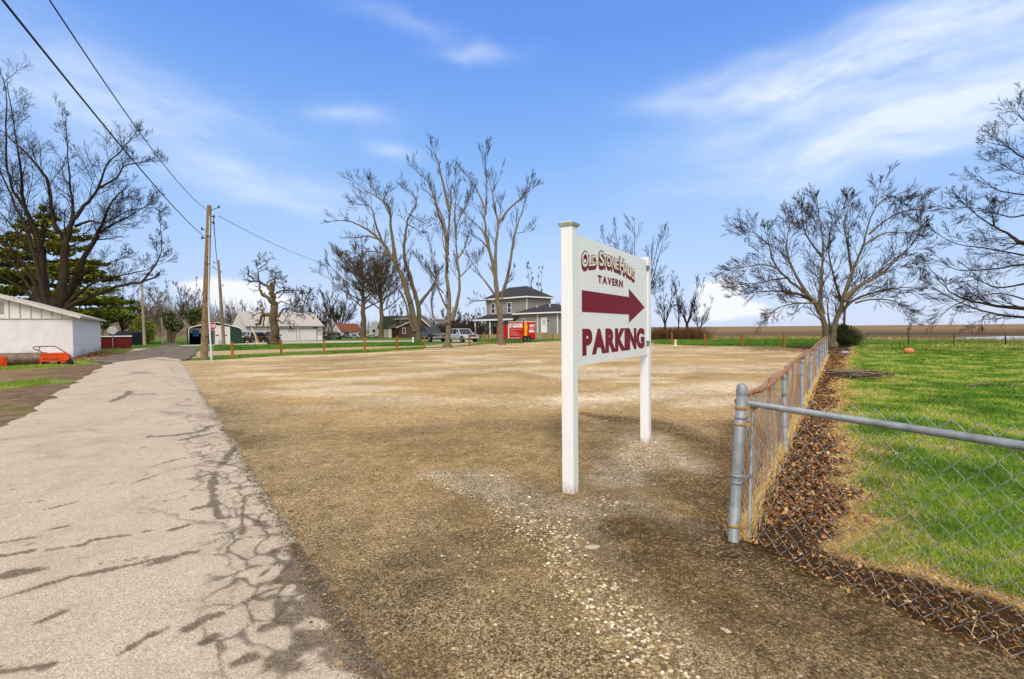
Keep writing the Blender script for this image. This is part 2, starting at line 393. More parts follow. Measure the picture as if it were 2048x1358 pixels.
palec = t.ramp(sep1.outputs[1], [(0, (.16, .12, .07)), (.4, (.50, .42, .28)), (.75, (.74, .60, .44)), (1, (.95, .90, .80))])
c = t.mix(t.math('MULTIPLY', pale, .95), c, palec)
mudc = t.ramp(t.noise(28, 6, .8), [(.35, (.030, .017, .008)), (.5, (.085, .050, .022)), (.68, (.20, .125, .056))])
mk = t.math('MULTIPLY', mud, t.mr(sep2.outputs[2], .72, .78, 1, .2))
c = t.mix(t.math('MULTIPLY', mk, .92), c, mudc)
c = t.mix(t.math('MULTIPLY', t.mr(vc.outputs['Distance'], .42, .66), .7), c, (.045, .028, .012))
c = t.mix(t.math('MULTIPLY', crs, .7), c, t.ramp(sep1.outputs[2], [(0, (.025, .018, .010)), (.3, (.12, .085, .045)), (.65, (.30, .22, .12)), (.9, (.50, .40, .25)), (1, (.72, .63, .46))]))
h = t.math('MULTIPLY', vc.outputs['Distance'], -1); h2 = t.math('MULTIPLY', vc2.outputs['Distance'], -1)
nrm = t.bump(h2, .3, .012, t.bump(h, .45, .007)); g1 = t.mr(t.noise(7, 5, .75), .3, .7, .72, 1.28); g2 = t.mr(t.noise(26, 5, .8), .3, .7, .70, 1.32); tone = t.math('MULTIPLY', t.math('MULTIPLY', t.attr('tone'), g1), g2); c = t.mix(1.0, c, t.n('ShaderNodeCombineColor', i_0=tone, i_1=tone, i_2=tone).outputs[0], 'MULTIPLY'); MLOT = t.done(c, .92, nrm, 0, Specular_IOR_Level=.06)
post_px = [(465, 719), (563, 711), (649, 709.5), (730, 706), (794, 701.4), (849, 697.5), (939, 692), (978, 687.7), (1043, 687), (1105, 682)]
postL = [G(*p) for p in post_px]
post_pxR = [(1343.5, 689.6), (1409.6, 693), (1483, 693.6), (1568, 697)]
postR = [G(*p) for p in post_pxR]
lx = [(0, .3), (26.5, road_x(26.5, .3)), (27.0, postL[0].x - .6)] + [(p.y, p.x - .1) for p in postL[1:]]
lx = [(a, b) for a, b in lx]; lx.sort()
apex = (63.5, 6.0)
lY = [a for a, _ in lx] + [apex[0]]; lX = [b for _, b in lx] + [apex[1]]
def right_x(Y):
    pts = [(0, FC.x + 4), (FC.y - 3, FC.x + 2.2), (FC.y, FC.x + .9), (26, FC.x + (26 - FC.y) * .66 + .9), (30, 19.5), (postR[3].y, postR[3].x - .2), (postR[2].y + .6, postR[2].x), (postR[1].y + .8, postR[1].x), (postR[0].y + .8, postR[0].x), apex]
    return np.interp(Y, [p[0] for p in pts], [p[1] for p in pts])
rows = []
Ys = np.concatenate([np.geomspace(.55, 62.5, 420)])
for Y in Ys:
    a = np.interp(Y, lY, lX); bb = right_x(Y)
    if Y > 27:
        a += (float(fbm(Y, 3, .9, 4, 3)) - .5) * 1.4; bb += (float(fbm(Y, 9, .9, 4, 5)) - .5) * 1.2
    elif Y < 26.6: a = road_x(Y, .4)
    rows.append((Y, a, max(bb, a + .1)))
def lotz(X, Y):
    return .018 * (fbm(X, Y, 1.3, 4, 2) - .5) * sstep(Y, 0, 1) + .004
lot, X, Y = sheet('gravel_lot', rows, 330, .01, MLOT, warpz=lotz)
def wpt(L): return [G(x, y) for x, y in L]
nz1 = fbm(X, Y, 1.6, 5, 11); nz2 = fbm(X * .45 - Y * .2, Y * .85 + X * .1, .9, 6, 12); nzf = fbm(X, Y, 6, 4, 13)
pale = sstep(nz2, .50, .68) * sstep(Y, 7, 14) * .55
for L, w, a in [([(870, 950), (1000, 1010), (1120, 1090)], .16, .55), ([(1120, 1090), (1230, 1230), (1330, 1370)], .14, .55), ([(960, 960), (1110, 1030), (1260, 1010)], .30, .65), ([(1020, 1010), (1180, 1060)], .22, .6), ([(1180, 1100), (1420, 1358)], .2, .4), ([(1300, 880), (1240, 960)], .36, .75), ([(1330, 905), (1400, 940)], .22, .6), ([(1180, 1000), (1400, 1060), (1560, 1200)], .18, .35),
             ([(1150, 800), (1300, 790), (1480, 770)], .9, .75), ([(1180, 740), (1500, 735)], 1.6, .5), ([(400, 722), (650, 712), (900, 700)], .8, .8), ([(620, 770), (900, 745), (1120, 735)], .8, .55), ([(700, 725), (1000, 715)], 1.3, .45),
             ([(640, 745), (800, 735), (1000, 742)], .5, .5), ([(1300, 700), (1500, 702)], 2.5, .35), ([(1480, 800), (1380, 810)], .5, .6), ([(930, 1120), (840, 1040)], .05, .3)]:
    d = seg_d(X, Y, wpt(L)); pale = np.maximum(pale, a * sstep(d * (.6 + .8 * nz1), w * 1.5, w * .3) * (.4 + .9 * nzf))
mud = np.zeros_like(X)
for L, w, a in [([(1165, 828), (1230, 842)], .16, 1.0), ([(1230, 838), (1320, 850), (1400, 880), (1480, 930)], .26, 1.0), ([(1480, 850), (1490, 1000), (1500, 1100)], .34, .95), ([(1480, 1110), (1700, 1215), (1900, 1305), (2050, 1375)], .36, 1.0), ([(1150, 1200), (1500, 1360)], .0, 0),
             ([(1300, 1130), (1450, 1200), (1640, 1310)], .30, .75), ([(1260, 1060), (1420, 1100)], .28, .8), ([(1330, 960), (1440, 1020)], .26, .75), ([(1220, 890), (1150, 900)], .25, .5), ([(1500, 1290), (1850, 1358)], .26, .75), ([(1125, 830), (1120, 900)], .2, .55), ([(1400, 960), (1460, 1060)], .3, .65), ([(1190, 900), (1230, 930)], .2, .3)]:
    if a == 0: continue
    d = seg_d(X, Y, wpt(L)); mud = np.maximum(mud, a * sstep(d * (.5 + nz1), w * 1.7, w * .4))
ddx = X - FC.x; ddy = Y - FC.y; dF2 = ddx * (-FD2.y) + ddy * FD2.x; mud = np.maximum(mud, sstep(dF2 + (nz1 - .5) * .5, -.30, -.08) * (Y < FC.y + .1) * 1.6)
tan = sstep(fbm(X * .5, Y, .5, 4, 21), .42, .62) * .55 * (1 - pale)
for L, w, a in [([(560, 870), (700, 850), (900, 800)], .9, .5), ([(450, 740), (800, 760), (1100, 760)], 1.5, .5), ([(1120, 850), (880, 860), (700, 1000)], .5, .35)]:
    d = seg_d(X, Y, wpt(L)); tan = np.maximum(tan, a * sstep(d * (.6 + .8 * nz1), w * 1.6, w * .3))
dr = (X - road_x(Y, 1.02)) * .82
coarse = np.clip(sstep(dr, 1.8, .2) * .9 + sstep(Y, 3.4, 1.5) * .7, 0, 1) * (.5 + .7 * nz1)
tone = .84 + .74 * sstep(Y, 3.0, 13) + (fbm(X, Y, .9, 5, 101) - .5) * .7 + (fbm(X, Y, 5, 4, 102) - .5) * .5
for L, w, a in [([(560, 850), (760, 840), (900, 800)], .8, .15), ([(430, 800), (520, 900)], .35, -.22), ([(700, 1240), (900, 1100), (1040, 1090)], .3, -.1), ([(780, 870), (960, 850), (1110, 850)], .45, -.25), ([(620, 690), (1100, 688)], 2, .1), ([(560, 745), (760, 735), (1000, 742), (1110, 760)], .35, -.25), ([(600, 722), (800, 718), (1000, 722)], .5, -.2), ([(480, 738), (640, 728)], .4, -.2)]:
    tone = tone + a * sstep(seg_d(X, Y, wpt(L)) * (.6 + .8 * nz1), w * 1.6, w * .4)
# curved wheel tracks
for cx, cy, r0, w, a in ((2.5, 26, 9, .28, -.22), (2.5, 26, 10.8, .28, -.2), (-1, 20, 6.5, .25, -.18), (-1, 20, 8.2, .25, -.18), (6, 30, 14, .3, -.2), (6, 30, 15.8, .3, -.18), (-8, 24, 5, .25, .2), (3, 16, 5.5, .3, .2), (8, 18, 7, .35, .2), (0, 34, 9, .4, .22)):
    rr_ = np.hypot(X - cx, (Y - cy) * 1.1) - r0 + (nz2 - .5) * 1.5; tone = tone + 1.1 * a * np.exp(-(rr_ / w) ** 2) * sstep(fbm(X, Y, .35, 3, int(cx * 7 + cy + r0 * 3)), .4, .6)
addattr(lot, 'tone', np.clip(tone, .5, 1.95))
for nme, arr in (('mud', mud * (.6 + .6 * nzf)), ('pale', np.clip(pale * 1.15, 0, 1)), ('tan', tan * .7), ('coarse', coarse)): addattr(lot, nme, np.clip(arr, 0, 1))

# lane -----------------------------------------------------------------
t = NT('old_chip_seal'); cr = t.attr('crack'); stn = t.attr('stain')
vc = t.n('ShaderNodeTexVoronoi', feature='F1', i_Scale=170.0, i_Vector=t.obj()); sp1 = t.n('ShaderNodeSeparateColor', i_0=vc.outputs['Color'])
c = t.ramp(sp1.outputs[0], [(0, (.10, .074, .048)), (.2, (.34, .27, .19)), (.7, (.51, .42, .31)), (1, (.82, .73, .59))])
c = t.mix(t.mr(t.noise(2.0, 5, .65), .35, .7, 0, .3), c, (.38, .31, .25))
c = t.mix(t.mr(t.noise(420, 2, .8), .42, .58, 0, .5), c, (.66, .59, .49)); c = t.mix(t.mr(t.noise(330, 2, .8), .55, .68, 0, .6), c, (.17, .13, .09)); c = t.mix(t.mr(t.noise(.9, 6, .75), .46, .70, 0, .55), c, (.27, .215, .155)); c = t.mix(t.mr(t.noise(5, 5, .8), .56, .74, 0, .4), c, (.24, .185, .13)); c = t.mix(t.mr(t.noise(2.3, 4, .7), .25, .45, .35, 0), c, (.64, .57, .47))
tar = t.ramp(sp1.outputs[1], [(0, (.04, .028, .017)), (.6, (.12, .088, .055)), (1, (.27, .21, .14))])
c = t.mix(t.math('MULTIPLY', stn, .96), c, tar); c = t.mix(t.math('MULTIPLY', cr, .9), c, (.075, .058, .04))
hh = t.math('SUBTRACT', t.math('MULTIPLY', vc.outputs['Distance'], -.5), t.math('MULTIPLY', cr, 1.2))
MRD = t.done(c, .88, t.bump(hh, .4, .006), 0, Specular_IOR_Level=.3)
rows = []
for Y in np.concatenate([np.geomspace(.5, 46, 620)]):
    r = road_x(Y, 1.02) + (float(fbm(Y, 1, 2.2, 5, 8)) - .5) * .42 + (float(fbm(Y, 7, 9, 3, 18)) - .5) * .12; l = road_x(Y, -2.75) + (float(fbm(Y, 5, .7, 4, 9)) - .5) * 1.3
    rows.append((Y, l, r))
road, X, Y = sheet('road', rows, 300, .035, MRD, warpz=lambda X, Y: -.03 * sstep(np.abs(X - road_x(Y, -.9)), 1.72, 2.0) * (Y > 0))
dE = (road_x(Y, 1.02) - X) * .82; al = (Y * .819 + -X * .573)
# alligator cells by numpy voronoi
def voro_edge(X, Y, sc, seed, jit=.9):
    x = X * sc; y = Y * sc; xi = np.floor(x); yi = np.floor(y); d1 = np.full(x.shape, 9.); d2 = np.full(x.shape, 9.)
    rg = np.random.default_rng(seed); T = rg.random((256, 256, 2))
    for a in (-1, 0, 1):
        for c_ in (-1, 0, 1):
            cx = xi + a; cy = yi + c_; j = T[cx.astype(int) % 256, cy.astype(int) % 256]
            d = np.hypot(cx + .5 + (j[..., 0] - .5) * jit - x, cy + .5 + (j[..., 1] - .5) * jit - y)
            d2 = np.where(d < d1, d1, np.minimum(d2, d)); d1 = np.minimum(d1, d)
    return (d2 - d1) / sc
wx = (fbm(X, Y, 5, 3, 31) - .5) * .16; wy = (fbm(X, Y, 5, 3, 32) - .5) * .16
e1 = voro_edge(dE * 1.0 + wx, al * .9 + wy, 4.2, 5); e2 = voro_edge(dE * 1.2 + wx * 1.5, al * .75 + wy, 1.6, 6)
zone = sstep(dE + (fbm(al, al * 0, .7, 3, 33) - .5) * .6, .60, .44) * sstep(al, 2.2, 3.0) * (1 - .85 * sstep(al, 6, 12))
zone2 = sstep(dE + (fbm(al, al * 0, .5, 3, 34) - .5) * .8, .95, .65) * sstep(al, 2.9, 3.6)
nzr = fbm(X, Y, 14, 3, 35)
crack = np.maximum(zone * sstep(e1 + (nzr - .5) * .022, .032, .010), zone2 * .6 * sstep(e2 + (nzr - .5) * .03, .032, .004))
crack = np.maximum(crack, sstep(dE + (nzr - .5) * .1, .07, .01) * .7)
stain = zone2 * .45 * sstep(e2 + (nzr - .5) * .06, .085, .02) * sstep(fbm(X, Y, 1.5, 3, 36), .45, .62)
ST = [([(-20, 1215), (60, 1190), (140, 1165), (240, 1145), (330, 1125), (395, 1112)], .030), ([(300, 1140), (370, 1115)], .05), ([(200, 1138), (270, 1128)], .02), ([(0, 1095), (40, 1088), (80, 1082)], .02), ([(95, 1110), (170, 1098)], .025), ([(190, 1088), (255, 1080)], .03),
      ([(0, 1122), (60, 1112)], .03), ([(20, 1160), (90, 1148)], .06), ([(345, 1068), (380, 1058)], .025), ([(290, 1072), (310, 1068)], .02), ([(465, 1228), (510, 1204), (548, 1190)], .032), ([(380, 1268), (410, 1252), (435, 1243)], .035), ([(240, 1322), (290, 1290), (335, 1268)], .025),
      ([(75, 1258), (120, 1238)], .035), ([(405, 1300), (430, 1285)], .03), ([(470, 1345), (500, 1330)], .05), ([(575, 1340), (600, 1310), (625, 1290)], .10), ([(545, 1180), (590, 1150), (600, 1120)], .03), ([(590, 1110), (625, 1180), (668, 1240), (715, 1300), (760, 1370)], .15), ([(530, 1270), (570, 1250), (640, 1240)], .04),
      ([(565, 1250), (555, 1200), (590, 1160)], .028), ([(520, 1165), (555, 1135)], .02), ([(300, 878), (350, 875), (400, 868), (425, 855)], .07), ([(360, 885), (430, 870)], .05), ([(430, 950), (425, 985), (425, 1020)], .045), ([(390, 1025), (440, 1015)], .035), ([(430, 1020), (440, 1045), (490, 1040), (540, 1065)], .03),
      ([(490, 1000), (485, 1040), (485, 1075)], .022), ([(250, 978), (320, 955)], .012), ([(380, 965), (440, 950)], .03), ([(410, 935), (460, 925)], .03), ([(222, 806), (250, 795), (262, 785)], .10), ([(235, 770), (262, 766)], .05), ([(255, 750), (300, 745)], .05), ([(80, 1030), (150, 1012)], .014), ([(100, 1068), (140, 1060)], .025), ([(60, 1012), (90, 1008)], .012),
      ([(300, 940), (350, 925), (420, 915)], .02), ([(0, 1360), (100, 1345)], .03), ([(120, 760), (200, 745)], .1), ([(445, 935), (470, 900)], .05), ([(330, 1010), (370, 1000)], .012)]
Nn = (fbm(X * 1.0, Y, 11, 5, 41) - .5) * 1.3
for L, w in ST:
    P = wpt(L); x0 = min(p.x for p in P) - .6; x1 = max(p.x for p in P) + .6; y0 = min(p.y for p in P) - .6; y1 = max(p.y for p in P) + .6
    k = np.where((X > x0) & (X < x1) & (Y > y0) & (Y < y1))[0]
    if len(k): stain[k] = np.maximum(stain[k], sstep(seg_d(X[k], Y[k], P) + Nn[k] * np.maximum(w, .03) * 1.7 , w * 1.12, w * .6))
sp_ = fbm(X, Y, 7, 3, 44); stain = np.maximum(stain, sstep(sp_, .80, .86) * .7)
stain = np.maximum(stain, .5 * sstep(fbm(X * .573 + Y * .819, (X * .819 - Y * .573) * .25, 1.6, 4, 46), .64, .74) * sstep(Y, 5, 9))
addattr(road, 'crack', np.clip(crack * .85, 0, 1)); addattr(road, 'stain', np.clip(stain * .9, 0, 1))

# lane beyond the crossing and the cross street, dark asphalt
t = NT('worn_dark_asphalt'); f = t.noise(1.2, 5, .65); f2 = t.noise(60, 4)
c = t.ramp(f, [(.3, (.065, .052, .042)), (.5, (.15, .12, .095)), (.7, (.30, .25, .20))]); c = t.mix(t.mr(f2, .4, .7, 0, .4), c, (.22, .19, .16)); MAS = t.done(c, .9, t.bump(f2, .5, .01))
def noisy_poly(name, pts, z, mat, amp=.3, step=1.0, kind='structure'):
    P = [Vector((p[0], p[1], 0)) for p in pts]; V = []
    for i in range(len(P)):
        a, b_ = P[i], P[(i + 1) % len(P)]; L = (b_ - a).length; n = max(1, int(L / step))
        for k in range(n):
            q = a.lerp(b_, k / n); o = (b_ - a).normalized().cross(Vector((0, 0, 1))) * (float(fbm(q.x, q.y, 1.3, 3, 55)) - .5) * 2 * amp; V.append((q.x + o.x, q.y + o.y, z))
    bm = MB(); bm.add(V, [tuple(range(len(V)))]); return tag(bm.build(name, mat), kind=kind)
noisy_poly('street', wpt([(170, 722), (240, 708), (300, 698), (325, 692), (333, 687), (350, 687), (362, 692), (395, 698), (388, 712), (372, 722), (330, 714), (262, 722), (215, 728)]), .042, MAS, .25, .9)
t = NT('dirt_verge_gravel'); gr_ = t.attr('grass'); f = t.noise(2.5, 5, .7); f2 = t.noise(45, 4, .7)
c = t.ramp(f, [(.3, (.14, .085, .045)), (.55, (.28, .18, .10)), (.75, (.46, .33, .20))]); c = t.mix(t.math('MULTIPLY', t.attr('dark'), .8), c, t.ramp(f, [(.3, (.07, .045, .028)), (.5, (.16, .11, .07)), (.7, (.30, .22, .145))])); c = t.mix(t.mr(f2, .4, .7, 0, .5), c, (.11, .08, .055))
gg = t.ramp(f2, [(.3, (.07, .14, .012)), (.6, (.20, .32, .03)), (.8, (.36, .42, .07))]); c = t.mix(gr_, c, gg); MVG = t.done(c, .95, t.bump(f2, .7, .02))
rows = []
for Yv in np.geomspace(4, 47, 180): rows.append((Yv, min(-1.35 * Yv, road_x(Yv, -9)), road_x(Yv, -2.0)))
verge, X, Y = sheet('verge', rows, 120, .008, MVG)
g = np.zeros_like(X); nn = fbm(X, Y, 1.2, 4, 61)
for L, w in [([(-200, 800), (-20, 777), (100, 764)], .75), ([(-200, 744), (0, 739), (80, 735), (160, 727), (205, 716)], .8), ([(205, 702), (270, 697)], .8), ([(160, 720), (250, 700)], .35)]:
    g = np.maximum(g, sstep(seg_d(X, Y, wpt(L)) * (.5 + nn), w * 1.3, w * .4))
dkk = sstep((road_x(Y, -2.75) - X) * .82 + (nn - .5) * 2.2, 2.6, 1.2); addattr(verge, 'dark', dkk); g = np.maximum(g, sstep(nn, .62, .75) * .4); addattr(verge, 'grass', g * (.5 + .8 * fbm(X, Y, 5, 3, 62)).clip(0, 1))
# dirt track behind the posts and pale street line beyond
t = NT('dry_dirt_track'); f = t.noise(3, 5, .7); c = t.ramp(f, [(.3, (.30, .215, .12)), (.7, (.56, .44, .27))]); MDT = t.done(c, .95, t.bump(t.noise(50, 4), .5, .02))
noisy_poly('dirt_track', wpt([(390, 716), (424, 712), (560, 705), (660, 701), (760, 698.5), (849, 694.5), (900, 694), (960, 686.5), (1060, 682), (1052, 680.5), (960, 683.5), (905, 687), (849, 691.5), (700, 694.5), (600, 697.5), (424, 702.5), (390, 703)]), .006, MDT, .45, 1.0)
t = NT('pale_street'); f = t.noise(2, 5, .7); c = t.ramp(f, [(.3, (.36, .33, .28)), (.7, (.55, .51, .44))]); MPS = t.done(c, .9)
noisy_poly('back_street', wpt([(360, 692.5), (450, 690.5), (560, 688), (700, 685), (800, 683), (890, 684), (950, 683.5), (940, 679), (870, 680.5), (700, 681.5), (560, 683), (450, 687.5), (360, 690.5)]), .007, MPS, .3, 1.2)
# yard (right of the chain link): soil, leaves, straw and lawn
t = NT('yard_soil_and_turf'); turf = t.attr('turf'); straw = t.attr('straw'); f = t.noise(30, 5, .7); f2 = t.noise(1.6, 5, .65); f3 = t.noise(7, 4, .6)
soil = t.ramp(f, [(.3, (.022, .012, .006)), (.7, (.10, .056, .025))])
gr1 = t.ramp(f, [(.3, (.045, .12, .010)), (.55, (.11, .25, .022)), (.8, (.26, .38, .05))]); gr1 = t.mix(t.mr(f2, .48, .66, 0, .5), gr1, (.24, .30, .045)); gr1 = t.mix(t.mr(f3, .62, .75, 0, .5), gr1, (.42, .33, .14))
stw = t.ramp(f, [(.3, (.26, .16, .055)), (.7, (.62, .44, .20))])
c = t.mix(straw, soil, stw); c = t.mix(turf, c, gr1); MYD = t.done(c, .95, t.bump(f, .8, .03))
def yd(X, Y):
    dx = X - FC.x; dy = Y - FC.y
    d1 = dx * FD.y - dy * FD.x; d2 = dx * (-FD2.y) + dy * FD2.x
    return d1, d2
rows = []
for Yv in np.geomspace(.5, 41, 300):
    if Yv < FC.y: xl = FC.x + (FC.y - Yv) * (.44 / .9)
    else: xl = FC.x + (Yv - FC.y) * (FD.x / FD.y)
    if Yv > 26: xl = FC.x + (26 - FC.y) * (FD.x / FD.y) + (Yv - 26) * .38
    rows.append((Yv, xl - .02 + (float(fbm(Yv, 2, 6, 4, 71)) - .5) * .42, 1.6 * Yv + 6))
yard, X, Y = sheet('yard', rows, 330, .022, MYD, warpz=lambda X, Y: -.009 * sstep(np.minimum(yd(X, Y)[0], np.where(Y < FC.y, yd(X, Y)[1], 9)), .16, -.05))
def yard_masks(X, Y):
    d1, d2 = yd(X, Y); d1 = d1 - .24 * sstep(Y, 9.5, 5.5); d2 = d2 - .02; d = np.minimum(d1, np.where(Y < FC.y + 1.5, np.maximum(d2, 0.0) , 99))
    n = fbm(X, Y, 2.6, 5, 72); n2 = fbm(X, Y, .6, 3, 73); dd = d + (n - .5) * .8 - sstep(Y, 6, 24) * .25 - sstep(Y, 22, 32) * 1.3 * n2
    turf = sstep(dd, .52, .76); straw = sstep(dd, .34, .48) * sstep(dd, .98, .66)
    return turf, straw, dd
turf, straw, dd = yard_masks(X, Y)
cut = sstep(seg_d(X, Y, wpt([(1690, 755), (1740, 758)])), .5, .2) * .8
addattr(yard, 'turf', turf * (1 - cut)); addattr(yard, 'straw', straw)

# ---------------- scattered cover ----------------
def scatter_pebbles():
    n = 290000
    ss = NR.random(n); Yp = 1.15 * (13.0 / 1.15) ** (ss ** 1.15); uu = NR.random(n)
    xl = np.maximum(-.699 * Yp + 1.02, -1.1 * Yp); xr = np.minimum(1.1 * Yp, right_x(Yp) - .55); Xp = xl + (xr - xl) * uu; ok = xr > xl; Xp = Xp[ok]; Yp = Yp[ok]; n = len(Xp)
    d1, d2 = yd(Xp, Yp); ok = (d1 < .06) | (d2 < .13 * NR.random(n)); Xp = Xp[ok]; Yp = Yp[ok]; n = len(Xp)
    dens = fbm(Xp, Yp, 2.5, 4, 81)
    pl = np.zeros(n)
    for L, w in [([(870, 950), (1000, 1010), (1120, 1090), (1230, 1230), (1330, 1370)], .20), ([(1000, 960), (1130, 1040), (1240, 1010)], .26), ([(1300, 880), (1240, 960)], .26)]:
        pl = np.maximum(pl, sstep(seg_d(Xp, Yp, wpt(L)), w * 1.8, w * .4))
    edge_ = NR.random(n) < .10; Xp = np.where(edge_, road_x(Yp, 1.02) + NR.normal(.03, .13, n), Xp)
    md = np.zeros(n)
    for L, w in [([(1480, 1110), (1700, 1220), (1900, 1310), (2050, 1380)], .4), ([(1300, 1130), (1450, 1200), (1640, 1310)], .4), ([(1260, 1060), (1440, 1000), (1480, 900), (1250, 840)], .35), ([(1480, 850), (1500, 1100)], .45)]: md = np.maximum(md, sstep(seg_d(Xp, Yp, wpt(L)), w * 1.6, w * .5))
    ok = (NR.random(n) > md * .55) & (NR.random(n) < (.5 + sstep(dens, .4, .65) * .5 + pl * .5)); Xp = Xp[ok]; Yp = Yp[ok]; pl = pl[ok]; md = md[ok]; n = len(Xp)
    sz = .0028 + .0036 * NR.random(n) ** 2 + (NR.random(n) > .975) * .008 * NR.random(n) + pl * (NR.random(n) > .86) * .007
    sz = np.maximum(sz, Yp * .00045)
    # squashed octahedra with jitter, subdivided once into 14 verts
    base = np.array([(1, 0, 0), (0, 1, 0), (-1, 0, 0), (0, -1, 0), (0, 0, 1), (.7, .7, .55), (-.7, .7, .55), (-.7, -.7, .55), (.7, -.7, .55)], float)
    Fc = np.array([(0, 1, 5), (1, 2, 6), (2, 3, 7), (3, 0, 8), (0, 5, 8), (1, 6, 5), (2, 7, 6), (3, 8, 7), (5, 4, 8), (5, 6, 4), (6, 7, 4), (7, 8, 4)])
    J = base[None] * (1 + (NR.random((n, 9, 3)) - .5) * .5); J[:, :, 0] *= (.8 + .7 * NR.random(n))[:, None]; J[:, :, 2] *= (.45 + .4 * NR.random(n))[:, None]
    a = NR.random(n) * 6.283; ca, sa = np.cos(a)[:, None], np.sin(a)[:, None]; x = J[:, :, 0] * ca - J[:, :, 1] * sa; y = J[:, :, 0] * sa + J[:, :, 1] * ca
    V = np.stack([x * sz[:, None] + Xp[:, None], y * sz[:, None] + Yp[:, None], J[:, :, 2] * sz[:, None] + np.where(Xp < road_x(Yp, .97), .034, .012)[:, None]], -1)
    Fa = (Fc[None] + (np.arange(n) * 9)[:, None, None]).reshape(-1, 3)
    r = np.repeat(np.clip((NR.random(n) * np.where(Xp < road_x(Yp, 1.4), .72, 1)) ** 1.3 * (.86 - .22 * md) + pl * .16 * NR.random(n) + (sz > .009) * .15 * NR.random(n), 0, 1), 9); b = MB(); b.add(V.reshape(-1, 3), Fa, r)
    m = rmat('loose_stone', [(0, (.055, .038, .022)), (.3, (.17, .115, .055)), (.6, (.36, .26, .13)), (.85, (.56, .46, .30)), (1, (.80, .75, .63))], .8)
    tag(b.build('gravel', m), 'loose limestone gravel scattered over the brown parking lot', 'gravel', kind='stuff')
scatter_pebbles()

def blades(Xp, Yp, Hh, Wd, z0, rr, lean=.6, b=None):
    n = len(Xp); a = NR.random(n) * 6.283; la = NR.random(n) * 6.283; ln = Hh * lean * (.3 + NR.random(n))
    ca, sa = np.cos(a) * Wd / 2, np.sin(a) * Wd / 2; lx_, ly_ = np.cos(la) * ln, np.sin(la) * ln
    P = np.zeros((n, 5, 3)); P[:, 0] = np.stack([Xp - ca, Yp - sa, z0 + 0 * Xp], -1); P[:, 1] = np.stack([Xp + ca, Yp + sa, z0 + 0 * Xp], -1)
    mz = z0 + Hh * .6; P[:, 2] = np.stack([Xp + ca * .8 + lx_ * .35, Yp + sa * .8 + ly_ * .35, mz], -1); P[:, 3] = np.stack([Xp - ca * .8 + lx_ * .35, Yp - sa * .8 + ly_ * .35, mz], -1)
    P[:, 4] = np.stack([Xp + lx_, Yp + ly_, z0 + Hh * (1 - .25 * lean * NR.random(n))], -1)
    b = b or MB(); k = (np.arange(n) * 5)[:, None]
    b.add(P.reshape(-1, 3), [np.array([0, 1, 2, 3])[None] + k, np.array([3, 2, 4])[None] + k] if False else np.concatenate([np.stack([k[:, 0], k[:, 0] + 1, k[:, 0] + 2], -1), np.stack([k[:, 0], k[:, 0] + 2, k[:, 0] + 3], -1), np.stack([k[:, 0] + 3, k[:, 0] + 2, k[:, 0] + 4], -1)]), np.repeat(rr, 5))
    return b
MGB = rmat('grass_blade', [(0, (.035, .10, .008)), (.35, (.075, .19, .014)), (.65, (.17, .31, .025)), (.85, (.33, .42, .05)), (1, (.55, .47, .17))], .7, .25)
MSTW = rmat('straw_blade', [(0, (.17, .09, .025)), (.35, (.50, .31, .09)), (.8, (.82, .58, .22)), (1, (.93, .78, .45))], .8, .2)
def yard_grass():
    n = 330000; s = NR.random(n); Yp = 1.5 * (38 / 1.5) ** s; xl = np.where(Yp < FC.y, FC.x + (FC.y - Yp) * .49, FC.x + (Yp - FC.y) * .66); xr = 1.12 * Yp + .3; ok = xr > xl; Yp = Yp[ok]; xl = xl[ok]; xr = xr[ok]
    Xp = xl + (xr - xl) * NR.random(len(Yp)); tf, st, dd = yard_masks(Xp, Yp)
    tf = tf * (1 - .8 * sstep(seg_d(Xp, Yp, wpt([(1690, 755), (1740, 758)])), .5, .2))
    ok = NR.random(len(Xp)) < tf * (.35 + .9 * fbm(Xp, Yp, 3, 3, 91)); Xp = Xp[ok]; Yp = Yp[ok]; n = len(Xp)
    H = (.022 + .045 * NR.random(n) * (.5 + fbm(Xp, Yp, 4, 3, 92))) * (1 + np.clip(Yp - 5, 0, 30) * .02); Wd = np.maximum(.0035, Yp * .0008)
    pat = fbm(Xp, Yp, 1.5, 5, 93); r = np.clip(.22 + .5 * NR.random(n) + (pat - .45) * 1.9 + (NR.random(n) > .94) * .5, 0, 1)
    b = blades(Xp, Yp, H, Wd, .02, r, .9); tag(b.build('grass', MGB), 'short green lawn grass behind the chain link fence', 'grass', kind='stuff')
    # straw along the fence bottoms and the lawn edge
    n = 150000; s = NR.random(n); Yp = 1.3 * (30 / 1.3) ** s; xl = np.where(Yp < FC.y, FC.x + (FC.y - Yp) * .49, FC.x + (Yp - FC.y) * .66); Xp = xl + 3.2 * NR.random(n); tf, st, dd = yard_masks(Xp, Yp)
    ok = NR.random(n) < np.clip(st * .9 + .06 * (dd < .6) + .5 * tf * sstep(fbm(Xp, Yp, 2.2, 4, 94), .60, .74) + .03 * tf, 0, 1); Xp = Xp[ok]; Yp = Yp[ok]; n = len(Xp)
    b = blades(Xp, Yp, .015 + .03 * NR.random(n), np.maximum(.003, Yp * .0008), .022, NR.random(n), 3.5)
    for i in range(4500):
        pass
    n = 5200; s = NR.random(n) ** 1.6 * FLEN; off = NR.normal(0, .05, n); Xs = FC.x + FD.x * s + FD.y * off; Ysx = FC.y + FD.y * s - FD.x * off
    blades(Xs, Ysx, .05 + .13 * NR.random(n), np.maximum(.003, Ysx * .0007), .02, .5 + .5 * NR.random(n), .8, b)
    tag(b.build('straw', MSTW), 'dry blond straw and dead grass between the leaves and the lawn', 'straw', kind='stuff')
yard_grass()
